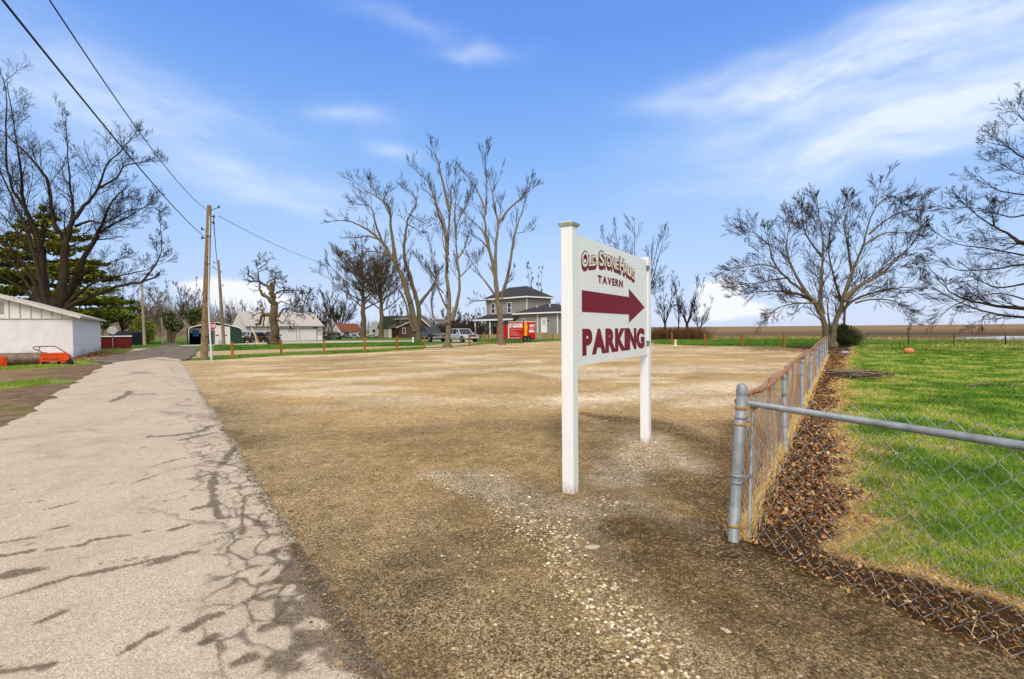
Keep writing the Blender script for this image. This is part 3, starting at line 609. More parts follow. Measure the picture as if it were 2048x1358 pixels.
def far_grass():
    b = MB()
    # grass beyond the posts, at the verge, and the strip by the field
    def area(n, fn, H, W, rlo, rhi):
        X, Y = fn(n); X = np.asarray(X); Y = np.asarray(Y); k = len(X); blades(X, Y, H * (.5 + NR.random(k)), W * (.7 + .6 * NR.random(k)), .01, np.clip(rlo + (rhi - rlo) * NR.random(k) + (fbm(X, Y, .5, 3, 95) - .5) * .8, 0, 1), .6, b)
    def quadpx(c):
        P = [G(*p) for p in c]
        def f(n):
            u = NR.random(n); v = NR.random(n)
            X = (1 - u) * (1 - v) * P[0].x + u * (1 - v) * P[1].x + u * v * P[2].x + (1 - u) * v * P[3].x
            Y = (1 - u) * (1 - v) * P[0].y + u * (1 - v) * P[1].y + u * v * P[2].y + (1 - u) * v * P[3].y
            return X, Y
        return f
    area(16000, quadpx([(430, 702), (849, 691), (849, 685), (430, 691)]), .09, .05, .1, .6)
    area(7000, quadpx([(440, 718), (849, 699), (849, 694.5), (424, 713)]), .08, .04, .15, .8)
    area(9000, quadpx([(1310, 689), (1640, 693), (1650, 679), (1310, 678)]), .09, .06, .15, .6)
    area(3000, quadpx([(1310, 679), (1640, 679), (1640, 677.5), (1310, 677.5)]), .3, .06, .8, 1.)
    area(3500, quadpx([(1730, 692), (2060, 694), (2060, 683.5), (1740, 678)]), .1, .05, .2, .7)
    area(1500, quadpx([(1730, 680), (2060, 686), (2060, 684.5), (1740, 678)]), .28, .05, .8, 1.)
    area(2500, quadpx([(1730, 695.5), (2060, 698.5), (2060, 697), (1740, 694)]), .22, .04, .7, 1.)
    area(9000, quadpx([(-40, 743), (150, 731), (150, 727), (-40, 736)]), .06, .02, .4, .9)
    area(5000, quadpx([(-40, 785), (100, 768), (95, 760), (-40, 772)]), .05, .015, .4, .9)
    area(3000, quadpx([(205, 700), (330, 690), (330, 684), (205, 692)]), .1, .05, .2, .7)
    area(2500, quadpx([(940, 688), (1120, 683), (1120, 674), (960, 678)]), .12, .06, .1, .6)
    tag(b.build('grass', MGB), 'green and yellowed grass growing on the verges beyond the gravel lot', 'grass', kind='stuff')
far_grass()
def leaves():
    n = 70000; s = NR.random(n); Yp = 1.4 * (27 / 1.4) ** s; xl = np.where(Yp < FC.y, FC.x + (FC.y - Yp) * .49, FC.x + (Yp - FC.y) * .66); Xp = xl - .08 + 2.5 * NR.random(n); tf, st, dd = yard_masks(Xp, Yp)
    ok = (NR.random(n) < np.clip(1.0 - tf * .99 - st * .8, .0, 1) * np.where(Yp < FC.y + .2, .30, .9)) & (dd > -.12); Xp = Xp[ok]; Yp = Yp[ok]
    # some blown under the big tree and into the lot
    k = 1200; P = G(1600, 702); Xq = P.x + NR.normal(0, 2.2, k); Yq = P.y + NR.normal(0, 1.6, k); Xp = np.append(Xp, Xq); Yp = np.append(Yp, Yq)
    P = [G(205, 706), G(150, 722)]; k = 2200; u = NR.random(k); Xp = np.append(Xp, P[0].x * u + P[1].x * (1 - u) + NR.normal(0, .5, k)); Yp = np.append(Yp, P[0].y * u + P[1].y * (1 - u) + NR.normal(0, .4, k))
    n = len(Xp); S = (.008 + .017 * NR.random(n) ** 1.5) * (1 + np.clip(Yp - 4, 0, 30) * .05) * np.clip(Yp / 4.2, .5, 1)
    base = np.array([(-1, 0, 0), (-.35, .55, .12), (.5, .42, .05), (1.1, 0, 0), (.5, -.42, .05), (-.35, -.55, .12)]); Fc = np.array([(0, 1, 5), (1, 2, 5), (2, 4, 5), (2, 3, 4)])
    J = base[None] * (1 + (NR.random((n, 6, 3)) - .5) * .7); J[:, :, 2] *= (NR.normal(0, 2.5, n))[:, None]
    ax = NR.normal(0, .5, (n, 2)); a = NR.random(n) * 6.283; ca, sa = np.cos(a)[:, None], np.sin(a)[:, None]
    x = J[:, :, 0] * ca - J[:, :, 1] * sa; y = J[:, :, 0] * sa + J[:, :, 1] * ca; z = J[:, :, 2] + x * ax[:, :1] + y * ax[:, 1:]
    z0 = .028 + .03 * NR.random(n)
    V = np.stack([x * S[:, None] + Xp[:, None], y * S[:, None] + Yp[:, None], np.maximum(z * S[:, None], -.004) + z0[:, None]], -1)
    b = MB(); b.add(V.reshape(-1, 3), (Fc[None] + (np.arange(n) * 6)[:, None, None]).reshape(-1, 3), np.repeat(NR.random(n), 6))
    m = rmat('dead_leaf', [(0, (.045, .020, .009)), (.3, (.15, .062, .022)), (.65, (.31, .14, .050)), (.88, (.46, .26, .11)), (1, (.66, .47, .27))], .75, .2)
    tag(b.build('leaf_litter', m), 'brown dead leaves drifted along the chain link fence', 'leaves', kind='stuff')
leaves()
# ---------------- parking sign ----------------
MAROON = paint('maroon_vinyl', (.19, .008, .026), .6, .12, 30)
t = NT('white_vinyl_post'); zsp = t.n('ShaderNodeSeparateXYZ', i_0=t.obj()); c = t.ramp(t.noise(3, 4), [(.3, (.77, .80, .85)), (.7, (.82, .85, .90))]); c = t.mix(t.mr(t.math('ADD', zsp.outputs['Z'], t.mr(t.noise(22, 5, .8), .3, .7, -.09, .09)), .12, .0, 0, .65), c, (.30, .21, .12)); c = t.mix(t.mr(t.noise(60, 3, .8, t.map((1, 1, .12))), .66, .74, 0, .18), c, (.45, .42, .36)); MVINYL = t.done(c, .4, t.bump(t.noise(40, 3, .6, t.map((1, 1, .1))), .06, .004))
t = NT('white_sign_panel'); f = t.noise(1.6, 4); c = t.ramp(f, [(.3, (.78, .82, .89)), (.7, (.82, .86, .92))]); MPAN = t.done(c, .42, t.bump(t.noise(300, 2), .08, .002))
MCAP = paint('weathered_cap', (.42, .44, .40), .6, .25, 12)
cLx, cLy = .551, 4.79; sdir = Vector((1.28, 2.07, 0)).normalized(); SL = 2.434
sign = thing('parking_sign', 'white tavern parking sign with maroon arrow, standing on two white posts in the gravel', 'sign', (cLx, cLy, 0), math.atan2(sdir.y, sdir.x))
h = .06
def bevbox(b, x0, x1, y0, y1, z0, z1, e=.006):
    pts = [(x0 + e, y0), (x1 - e, y0), (x1, y0 + e), (x1, y1 - e), (x1 - e, y1), (x0 + e, y1), (x0, y1 - e), (x0, y0 + e)]
    b.prism([(x, y, z0) for x, y in pts], (0, 0, z1 - z0))
b = MB(); bevbox(b, -h, h, -h, h, -.1, 2.565); pl_ = b.build('post', MVINYL, sign)
b = MB(); bevbox(b, SL - h, SL + h, -h, h, -.1, 2.545); b.build('post', MVINYL, sign)
b = MB(); w = .082; w2 = .070
b.hexa([(-w2, -w2, 2.560), (w2, -w2, 2.560), (w2, w2, 2.560), (-w2, w2, 2.560), (-w, -w, 2.588), (w, -w, 2.588), (w, w, 2.588), (-w, w, 2.588)])
b.add([(-w, -w, 2.589), (w, -w, 2.589), (w, w, 2.589), (-w, w, 2.589), (0, 0, 2.625)], [(0, 1, 4), (1, 2, 4), (2, 3, 4), (3, 0, 4)]); b.build('post_cap', MCAP, pl_)
PF = -.045                         # panel front plane
b = MB(); bevbox(b, h + .001, SL - h - .001, PF, PF + .03, 1.224, 2.50, .003); panel = b.build('panel', MPAN, sign)
x0 = h; SX = lambda tt: x0 + tt
_gc = {}
def _custom():
    # hand drawn U with a full round foot, and a plain slab N
    o = [(0, 1), (0, .32)] + [(.5 - .5 * math.cos(a), .32 - .32 * math.sin(a)) for a in np.linspace(.25, math.pi - .25, 9)] + [(1, .32), (1, 1), (.68, 1), (.68, .36)] + [(.5 + .18 * math.cos(a), .36 - .13 * math.sin(a)) for a in np.linspace(.3, math.pi - .3, 6)] + [(.32, .36), (.32, 1)]
    from mathutils.geometry import tessellate_polygon
    k = .62; V = [(x * k, y * .72) for x, y in o]; Fc = [tuple(f) for f in tessellate_polygon([[Vector((x, y, 0)) for x, y in V]])]
    c = np.array(V).mean(0)
    _gc[('U', 0.0)] = (np.array(V), Fc)
    def grow(off):
        P = np.array(V); n = len(P); out = []
        for i in range(n):
            a = P[i] - P[i - 1]; b = P[(i + 1) % n] - P[i]; na = np.array([a[1], -a[0]]) / (np.linalg.norm(a) + 1e-9); nb = np.array([b[1], -b[0]]) / (np.linalg.norm(b) + 1e-9); m = na + nb; m /= np.linalg.norm(m) + 1e-9
            out.append(P[i] - m * off * -1 * SGN)
        return (np.array(out), Fc)
    area = sum(V[i - 1][0] * V[i][1] - V[i][0] * V[i - 1][1] for i in range(len(V))); SGN = 1 if area > 0 else -1
    for off in (.02, .06, .07): _gc[('U', off)] = grow(off)
_custom()
def glyph(ch, off=0.0):
    k = (ch, off)
    if k in _gc: return _gc[k]
    cu = bpy.data.curves.new('g', 'FONT'); cu.body = ch; cu.offset = off; cu.resolution_u = 6; ob = bpy.data.objects.new('g', cu); SC.collection.objects.link(ob)
    me = bpy.data.meshes.new_from_object(ob); V = np.array([v.co[:2] for v in me.vertices]); Fc = [tuple(p.vertices) for p in me.polygons]
    bpy.data.objects.remove(ob); bpy.data.curves.remove(cu); bpy.data.meshes.remove(me); _gc[k] = (V, Fc); return _gc[k]
def put(b, ch, xa, xb, zb, zt, y, off=0.0, dx=0, dz=0, raw=None):
    V0, _ = glyph(ch, 0.0); V, Fc = glyph(ch, off); lo = V0.min(0); hi = V0.max(0)
    g = (V - lo) / (hi - lo); xx = xa + g[:, 0] * (xb - xa)
    z_b = np.array([zb(q) if callable(zb) else zb for q in xx]); z_t = np.array([zt(q) if callable(zt) else zt for q in xx])
    zz = z_b + g[:, 1] * (z_t - z_b); P = np.stack([xx + dx, np.full(len(xx), y), zz + dz], -1)
    b.add(P, Fc)
def word(b, s, xa, xb, zb, zt, y, off=0.0, gap=.06):
    ws = [(glyph(c)[0].max(0) - glyph(c)[0].min(0))[0] if c != ' ' else .35 for c in s]; g = gap; tot = sum(ws) + g * (len(s) - 1); k = (xb - xa) / tot; x = xa
    for c, w_ in zip(s, ws):
        if c != ' ': put(b, c, x, x + w_ * k, zb, zt, y, off)
        x += (w_ + g) * k
b = MB(); word(b, 'PARKING', SX(.165), SX(2.15), 1.342, 1.568, PF - .0025, .064, .13); b.build('lettering', MAROON, panel)
b = MB(); word(b, 'TAVERN', SX(.552), SX(1.322), 2.076, 2.150, PF - .0025, .045, .18); b.build('lettering', MAROON, panel)
b = MB(); ar = [(.13, 1.756), (1.548, 1.756), (1.548, 1.655), (2.19, 1.863), (1.548, 2.072), (1.548, 1.970), (.13, 1.970)]
b.add([(SX(a), PF - .0025, z) for a, z in ar], [(0, 1, 5, 6), (1, 2, 3), (1, 3, 5), (3, 4, 5)]); b.build('arrow', MAROON, panel)
base = lambda q: 2.273 - .12 * (q - x0 - .95) ** 2
LET = [('O', .140, .289, .146), ('L', .312, .385, .100), ('D', .400, .515, .100), ('S', .594, .716, .148), ('T', .712, .795, .118), ('O', .806, .932, .118), ('N', .950, 1.062, .115), ('E', 1.080, 1.178, .110), ('H', 1.224, 1.372, .150), ('A', 1.375, 1.480, .112), ('U', 1.492, 1.632, .112), ('S', 1.652, 1.757, .115)]
NAVY = paint('dark_outline_vinyl', (.035, .012, .022), .5, .1)
b = MB(); bo = MB(); bc = MB()
for i, (c, ta, tb, hh) in enumerate(LET):
    zt = (lambda q, hh=hh: base(q) + hh); p = i * .00002
    for j in range(5): put(b, c, SX(ta), SX(tb), base, zt, PF - .0020 - j * .00012 - p, .07, dx=-.0015 * j, dz=-.034 + j * .0075)
    put(bo, c, SX(ta), SX(tb), base, zt, PF - .0032 - p, .06, dz=.002)
    put(bc, c, SX(ta), SX(tb), base, zt, PF - .0042 - p, .02)
    if c in 'LTNEHD':          # little slab serifs
        w_ = (tb - ta); zz = base(SX((ta + tb) / 2)); feet = {'L': [(0, 0)], 'T': [(.5, 0)], 'N': [(0, 0), (1, 1), (0, 1)], 'E': [(0, 0), (0, 1)], 'H': [(0, 0), (1, 0), (0, 1), (1, 1)], 'A': [(0, 0), (1, 0)], 'U': [(0, 1), (1, 1)], 'D': [(0, 0), (0, 1)]}[c]
        for fx, fz in feet:
            q = SX(ta + w_ * (.12 + .76 * fx)); z_ = base(q) + (hh - .008) * fz; s_ = .024
            bc.add([(q - s_, PF - .0044 - p, z_), (q + s_, PF - .0044 - p, z_), (q + s_, PF - .0044 - p, z_ + .008), (q - s_, PF - .0044 - p, z_ + .008)], [(0, 1, 2, 3)])
            bo.add([(q - s_ - .006, PF - .0034 - p, z_ - .006), (q + s_ + .006, PF - .0034 - p, z_ - .006), (q + s_ + .006, PF - .0034 - p, z_ + .014), (q - s_ - .006, PF - .0034 - p, z_ + .014)], [(0, 1, 2, 3)])
b.build('lettering_shadow', MAROON, panel); bo.build('lettering_outline', NAVY, panel); bc.build('lettering', paint('cream_vinyl', (.80, .74, .66), .5, .05), panel)
for zz in (2.40, 1.385):
    b = MB(); b.box(SL - h - .05, SL - h + .012, PF - .012, PF - .001, zz - .03, zz + .03); b.box(SL - h - .012, SL - h + .012, PF - .03, PF - .012, zz - .03, zz + .03)
    for q in (-.018, .018): b.cyl((SL - h - .03, PF - .012, zz + q), (SL - h - .03, PF - .02, zz + q), .008, sides=8)
    b.build('bracket', GALV, sign)

# ---------------- chain link fences ----------------
def weave(P0, d, L, z0, z1, p, r, drop=None, name='mesh', parent=None, origin=None, wob=.0):
    b = MB(); n = int(L / p); rows_ = int(round((z1 - z0) / p)); hz = (z1 - z0) / rows_; nrm = Vector((d.y, -d.x, 0))
    k = np.arange(rows_ + 1)
    for i in range(n):
        xs = i * p + np.where((k + i) % 2 == 0, 0, p); side = np.where((k + i) % 2 == 0, 1, -1) * .003
        wb = wob * (fbm(xs * 0 + i * p, k * hz, 1.2, 3, 77) - .5)
        zz = z0 + k * hz + .015 * (fbm(xs, xs * 0, 1.1, 2, 78) - .5)
        pts = np.stack([P0.x + d.x * xs + nrm.x * (side + wb), P0.y + d.y * xs + nrm.y * (side + wb), zz], -1)
        # rounded knuckles: insert points beside each corner
        out = [pts[0]]
        for j in range(1, len(pts) - 1): out += [pts[j] * .86 + pts[j - 1] * .14, pts[j] * .86 + pts[j + 1] * .14]
        out.append(pts[-1]); b.tube(out, r, 4, a=.5)
    return b.build(name, GALVW, parent, origin)
t = NT('chain_link_wire'); c = t.ramp(t.noise(7, 4), [(.3, (.20, .22, .25)), (.7, (.42, .45, .50))]); GALVW = t.done(c, .45, None, .5)
t = NT('old_chain_link_wire'); c = t.ramp(t.noise(3, 4), [(.35, (.40, .33, .27)), (.65, (.30, .14, .07))]); OLDW = t.done(c, .6, None, .3)
fence = thing('chain_link_fence', 'long chain link fence with rusty bent top pipe beside the leaf strip', 'fence', tuple(FC))
O = tuple(FC)
m = weave(FC + FD * .05 - Vector((FD.y, -FD.x, 0)) * .02, FD, FLEN, .03, 1.04, .062, .0031, parent=fence, origin=O, wob=.10, name='wire_mesh'); m.data.materials[0] = OLDW
b = MB(); b.tube([FC + Vector((-.04, 0, -.05)), FC + Vector((-.01, 0, .55)), FC + Vector((.025, 0, 1.12))], .038, 16); b.lathe([(.042, 1.10), (.042, 1.13), (.039, 1.138), (.035, 1.16), (.024, 1.176), (.001, 1.182)], (FC.x + .025, FC.y, 0), 16); b.build('corner_post', GALV, fence, O)
BR = paint('rusty_band', (.36, .22, .09), .6, .3, 20)
for zz, mm in ((.13, BR), (.50, GALV), (.88, BR), (1.0, BR), (.93, GALV), (.45, GALV)):
    b = MB(); fx = FC.x + (-.04 + .065 * zz / 1.12); b.lathe([(.039, zz - .011), (.0425, zz - .009), (.0425, zz + .009), (.039, zz + .011)], (fx, FC.y, 0), 16)
    if zz not in (.93, .45): b.box(fx + .03, fx + .105, FC.y - .030, FC.y - .024, zz - .011, zz + .011); b.cyl((fx + .088, FC.y - .04, zz), (fx + .088, FC.y - .018, zz), .007, sides=8)
    b.build('tension_band', mm, fence, O)
rn = Vector((FD.y, -FD.x, 0)); npst = 9
for i in range(1, npst):
    s = min(3.14 * i, FLEN); q = FC + FD * s + rn * .045; ln = random.uniform(-.02, .02)
    b = MB(); b.tube([q + Vector((0, 0, -.05)), q + Vector((ln, 0, .97 if i < 8 else 1.05))], .027, 10); b.lathe([(.031, .93), (.034, .96), (.022, .99), (.001, 1.0)], (q.x + ln, q.y, 0), 10); b.lathe([(.028, .72), (.032, .73), (.032, .75), (.028, .76)], (q.x + ln * .7, q.y, 0), 10); b.build('fence_post', GALV, fence, O)
tp = []
for s in np.linspace(.03, FLEN, 70):
    z = 1.045 - .06 * math.exp(-((s - 1.6) / .8) ** 2) - .05 * sstep(s, 0, 3.2) + .06 * sstep(s, 12, 26) + .012 * math.sin(s * 2.1); o_ = .03 * math.sin(s * 1.4) * sstep(s, .3, 2)
    tp.append(FC + FD * s - rn * (.015 + o_) + Vector((0, 0, float(z))))
b = MB(); b.tube(tp, .021, 10); b.build('top_pipe', RUST, fence, O)
f2 = thing('chain_link_fence', 'near chain link fence with smooth grey top rail running off the right edge', 'fence', (FC.x + .06, FC.y, 0)); O2 = (FC.x + .06, FC.y, 0)
P0 = FC + Vector((.075, -.02, 0))
m = weave(P0, FD2, 2.9, .015, 1.115, .060, .0022, parent=f2, origin=O2, name='wire_mesh', wob=.03)
b = MB(); b.tube([P0 + Vector((0, 0, 1.035)), P0 + FD2 * 1.5 + Vector((0, 0, 1.03)), P0 + FD2 * 3.2 + Vector((0, 0, 1.04))], .0225, 14); b.build('top_rail', GALV, f2, O2)
b = MB(); b.tube([P0 + Vector((-.012, .0, -.02)), P0 + Vector((.02, 0, 1.08))], .011, 8); b.build('tension_bar', GALV, f2, O2)
# far field fence on the right
ffp = [G(1734, 692), G(1816.5, 693.8), G(1907.5, 694.5), G(2010.5, 696), G(2110, 697)]
ff = thing('wire_fence', 'low dark wire fence between the lawn and the ploughed field', 'fence', tuple(ffp[0])); O3 = tuple(ffp[0]); DK = paint('dark_weathered_metal', (.06, .05, .045), .8, .3)
for i, q in enumerate(ffp):
    b = MB(); ht = 1.0 if i != 1 else 1.4
    b.tube([q + Vector((0, 0, -.05)), q + Vector((.01, 0, ht * .5)), q + Vector((-.04 if i == 1 else 0, 0, ht))], .035 if i else .02, 8); b.build('fence_post', DK, ff, O3)
b = MB(); b.tube([q + Vector((0, 0, .98)) for q in ffp], .02, 6); b.build('top_rail', DK, ff, O3)
b = MB()
for z in (.2, .45, .7): b.tube([q + Vector((0, 0, z)) for q in ffp], .005, 3)
for i in range(len(ffp) - 1):
    n_ = int((ffp[i + 1] - ffp[i]).length / .3)
    for k in range(n_): q = ffp[i].lerp(ffp[i + 1], k / n_); b.tube([q + Vector((0, 0, .05)), q + Vector((0, 0, .97))], .004, 3)
b.build('wire_mesh', DK, ff, O3)

# ---------------- wooden marker posts ----------------
MPW = bark('treated_post_wood', (.17, .062, .012), (.36, .16, .035))
lbl = ['nearest the utility pole', 'in front of the gnarled tree', 'in front of the white garage end', 'below the round-crowned tree', 'in front of the brown house', 'beside the leaning tree', 'in front of the silver car', 'between the silver car and the forked tree', 'in front of the red trailer', 'right of the red trailer by the grey house']
for i, q in enumerate(postL):
    b = MB(); hh = 1.02 + random.uniform(-.06, .06) + (.1 if i == 4 else 0); l_ = random.uniform(-.03, .03); a = .055
    b.hexa([(-a, -a, -.1), (a, -a, -.1), (a, a, -.1), (-a, a, -.1), (-a + l_, -a, hh), (a + l_, -a, hh), (a + l_, a, hh - .02), (-a + l_, a, hh - .01)]); b.cyl((l_ * .8, -a - .004, hh * .8), (l_ * .8, -a + .01, hh * .8), .02, sides=8)
    o = b.build('wooden_post', MPW); o.location = q; o.rotation_euler = (0, 0, random.uniform(0, 1)); tag(o, 'short brown post at the lot edge, ' + lbl[i], 'post', 'wooden posts around the gravel lot')
lblR = ['next to the small white marker', 'right of the white marker before the open field', 'between two others, left of the twin tree', 'closest to the chain link fence end']
for i, q in enumerate(postR):
    b = MB(); hh = 1.05 + (.1 if i == 3 else 0); a = .06; b.hexa([(-a, -a, -.1), (a, -a, -.1), (a, a, -.1), (-a, a, -.1), (-a, -a, hh), (a, -a, hh), (a, a, hh - .02), (-a, a, hh)]); b.cyl((0, -a - .004, hh * .8), (0, -a + .01, hh * .8), .02, sides=8)
    o = b.build('wooden_post', MPW); o.location = q; tag(o, 'short brown post at the lot edge, ' + lblR[i], 'post', 'wooden posts around the gravel lot')
q = G(1351, 692); b = MB(); b.lathe([(.11, 0), (.11, .44), (.125, .45), (.125, .5), (.09, .52), (.001, .53)], (0, 0, 0), 14); b.box(-.2, .5, -.16, .16, 0, .03)
o = b.build('well_cap', paint('cream_plastic_pipe', (.74, .70, .58), .5, .08)); o.location = q; tag(o, 'short cream capped pipe standing beside a wooden post at the lot edge', 'pipe')

# ---------------- utility poles and wires ----------------
MPOLE = bark('pole_wood', (.085, .055, .030), (.30, .21, .125)); MPOLE2 = bark('pole_wood_grey', (.10, .07, .045), (.30, .22, .15))
DKM = paint('black_iron_hardware', (.03, .03, .032), .6, .3)
def upole(base, top, r0, r1, label, mat, hw=True, arms=()):
    o = thing('utility_pole', label, 'utility pole', tuple(base)); T = Vector(top) - Vector(base)
    b = MB(); b.tube([Vector((0, 0, -.2)) + T * 0, T * .3, T * .65, T], [r0 * 1.05, r0 * .95, (r0 + r1) / 2, r1], 14); b.build('pole', mat, o)
    for (f, dx, dy, dz, r) in arms:
        b = MB(); p = T * f; b.tube([p, p + Vector((dx * .5, dy * .5, dz * .3)), p + Vector((dx, dy, dz))], r, 6); e = p + Vector((dx, dy, dz)); b.lathe([(.001, -.06), (.05, -.05), (.06, 0), (.03, .02), (.055, .06), (.02, .1), (.001, .11)], tuple(e), 8); b.build('insulator_arm', DKM, o)
    return o
b1 = G(408, 718.5); t1 = PY(418.5, 411, b1.y)
p1 = upole(b1, t1, .185, .115, 'tall brown wooden utility pole with a white conduit at the corner of the lot', MPOLE, arms=[(.97, .55, 0, .16, .02), (.93, .35, -.1, -.05, .03), (.90, .28, 0, -.12, .025), (.84, -.30, -.1, .05, .02), (.79, -.28, -.1, -.02, .03)])
T = t1 - b1; b = MB(); cp = [G(423, 720) - b1, T * .35 + Vector((.22, -.12, 0)), T * .75 + Vector((.13, -.1, 0)), T * .93 + Vector((.10, -.08, 0))]; b.tube(cp, [.05, .045, .033, .028], 10); b.build('conduit', paint('grey_white_conduit', (.46, .49, .56), .4, .08), p1)
for f in (.15, .4, .62, .8): b = MB(); q = T * f + Vector((.1, -.08, 0)); b.bar(q + Vector((-.12, -.06, 0)), q + Vector((.14, -.06, 0)), .03, .04); b.build('conduit_strap', DKM, p1)
b2 = G(448, 692); t2 = PY(436.5, 520, b2.y)
p2 = upole(b2, t2, .165, .11, 'second wooden utility pole leaning left in front of the white garage doors', MPOLE2, arms=[(.96, -.5, 0, .1, .03), (.88, -.6, 0, .35, .03), (.86, .2, 0, 0, .05), (.7, .35, 0, .05, .02)])
b3 = G(289, 691); t3 = PY(283.5, 562, b3.y)
p3 = upole(b3, t3, .15, .10, 'pale grey utility pole beyond the crossing left of the lane', paint('pale_pole', (.34, .29, .25), .9, .25), arms=[(.97, .2, 0, .1, .02)])
b4 = G(468, 682); p4 = upole(b4, PY(468, 614, b4.y), .09, .07, 'thin dark utility pole rising behind the green and white garage', paint('dark_pole', (.09, .08, .075), .9, .2), arms=[(.96, -.2, 0, .05, .02)])
b5 = G(326, 688); p5 = upole(b5, PY(323, 636, b5.y), .09, .07, 'short pale pole among the trees at the end of the lane', paint('pale_pole', (.34, .29, .25), .9, .25), arms=[(.9, .2, 0, .05, .02)])
def wire(p, q, sag, r, label, name='power_line', n=26):
    p = Vector(p); q = Vector(q); pts = []
    for i in range(n): f = i / (n - 1); v = p.lerp(q, f); v.z -= sag * 4 * f * (1 - f); pts.append(v - p)
    b = MB(); b.tube(pts, r, 5); o = b.build(name, paint('black_cable', (.02, .02, .022), .7, .2)); o.location = p; tag(o, label, 'power line')
wire(PY(-70, -95, 5.2), PY(409, 473, b1.y), .25, .016, 'thick black power line from the upper left down to the middle of the utility pole')
wire(PY(60, -60, 7.5), PY(413, 419, b1.y), .45, .013, 'thinner black power line running to the top of the tall utility pole')
wire(PY(437, 432, b1.y), PY(690, 535, 58), .5, .014, 'faint black wire from the tall pole toward the bare trees in the middle')
wire(PY(427, 436, b1.y), PY(434, 523, b2.y), .25, .025, 'twisted black cable linking the tall pole to the second pole')
wire(PY(284, 566, b3.y), PY(409, 620, b1.y + 18), .3, .015, 'faint wire between the pale pole and the roadside trees')

# ---------------- street signs ----------------
def stop_sign(base, hz, size, facing, label, back):
    o = thing('stop_sign', label, 'road sign', tuple(base), facing); b = MB()
    b.box(-.035, .035, -.005, .03, -.1, hz + size * .45); b.build('post', paint('steel_sign_post', (.30, .31, .32), .5, .15, 8, 0, .6), o)
    R_ = size / 2 / math.cos(R(22.5)); oct_ = [(R_ * math.cos(R(22.5 + 45 * i)), R_ * math.sin(R(22.5 + 45 * i))) for i in range(8)]
    b = MB(); b.prism([(x, -.012, hz + z) for x, z in oct_], (0, .006, 0)); b.build('sign_face', paint('back_of_sign_aluminium', (.42, .43, .44), .5, .1) if back else paint('stop_sign_red', (.42, .01, .05), .45, .1), o)
    if not back:
        b = MB(); k = .86
        for i in range(8): (ax, az), (bx, bz) = oct_[i], oct_[(i + 1) % 8]; b.add([(ax * .97, -.0145, hz + az * .97), (bx * .97, -.0145, hz + bz * .97), (bx * .91, -.0145, hz + bz * .91), (ax * .91, -.0145, hz + az * .91)], [(0, 1, 2, 3)])
        word(b, 'STOP', -size * .36, size * .36, hz - size * .17, hz + size * .17, -.0145, .04, .1); b.build('lettering', WHITE, o)
    return o
stop_sign(G(427, 696), 2.05, .75, R(-20), 'red octagonal stop sign partly hidden behind the tall utility pole', False)
stop_sign(G(226, 697.5), 1.75, .75, R(25), 'grey back of an octagonal road sign in front of the red shed', True)
# ---------------- buildings ----------------
def frame_on(root, name, o, hv, w, h_, fw=.08, mats=(None, None), proud=.04, mull=True, nrm=None):
    """window on a wall: o lower-left corner (local), hv horizontal unit vector, outward normal nrm"""
    o = Vector(o); hv = Vector(hv).normalized(); n = Vector(nrm).normalized(); up = Vector((0, 0, 1)); b = MB()
    def slab(a0, a1, z0, z1, d0, d1):
        c = [o + hv * a + n * d + up * z for z in (z0, z1) for (a, d) in ((a0, d0), (a1, d0), (a1, d1), (a0, d1))]
        bm.hexa([tuple(v) for v in c])
    bm = b
    slab(-fw, 0, -fw, h_ + fw, 0, proud); slab(w, w + fw, -fw, h_ + fw, 0, proud); slab(0, w, -fw, 0, 0, proud); slab(0, w, h_, h_ + fw, 0, proud)
    if mull: slab(0, w, h_ * .48, h_ * .52, 0, proud * .8)
    fr = b.build(name, mats[0] or WHITE, root); b = MB(); bm = b; slab(0, w, 0, h_, 0, proud * .4); b.build('pane', mats[1] or GLASS, fr); return fr
def door_on(root, o, hv, w, h_, nrm, mat=None, frame=None, name='door', panels=True):
    o = Vector(o); hv = Vector(hv).normalized(); n = Vector(nrm).normalized(); up = Vector((0, 0, 1)); b = MB(); bm = b
    def slab(bm, a0, a1, z0, z1, d0, d1): bm.hexa([tuple(o + hv * a + n * d + up * z) for z in (z0, z1) for (a, d) in ((a0, d0), (a1, d0), (a1, d1), (a0, d1))])
    slab(b, 0, w, 0, h_, 0, .03); d = b.build(name, mat or WHITE, root); b = MB()
    slab(b, -.1, 0, 0, h_ + .1, 0, .05); slab(b, w, w + .1, 0, h_ + .1, 0, .05); slab(b, 0, w, h_, h_ + .1, 0, .05); b.build('door_frame', frame or WHITE, d)
    b = MB(); slab(b, w * .85, w * .9, h_ * .44, h_ * .48, .03, .07)
    b.build('handle', DKM, d)
    if panels:
        b = MB(); slab(b, w * .2, w * .8, h_ * .55, h_ * .9, .03, .04); b.build('door_pane', paint('pale_door_glass', (.45, .5, .56), .3, .1), d)
    return d
def roofslab(b, p, q, r_, s_, th=.12):   # quad + thickness down
    b.prism([tuple(v) for v in (p, q, r_, s_)], (0, 0, -th))
def gable(root, L, Wd, ze, zr, roofm, name='roof', ov=.35, ovr=.35, x0=0, y0=0, th=.12, axis='x'):
    """ridge along x (length L), width Wd along y"""
    b = MB(); ym = y0 + Wd / 2; sl = (zr - ze) / (Wd / 2)
    A = lambda x, y, z: (x, y, z) if axis == 'x' else (y, x, z)
    for (ya, s) in ((y0 - ov, 1), (y0 + Wd + ov, -1)):
        p = [A(x0 - ovr, ya, ze - ov * sl), A(x0 + L + ovr, ya, ze - ov * sl), A(x0 + L + ovr, ym, zr), A(x0 - ovr, ym, zr)]
        b.prism([(x, y, z + th) for x, y, z in p], (0, 0, -th))
    return b.build(name, roofm, root)
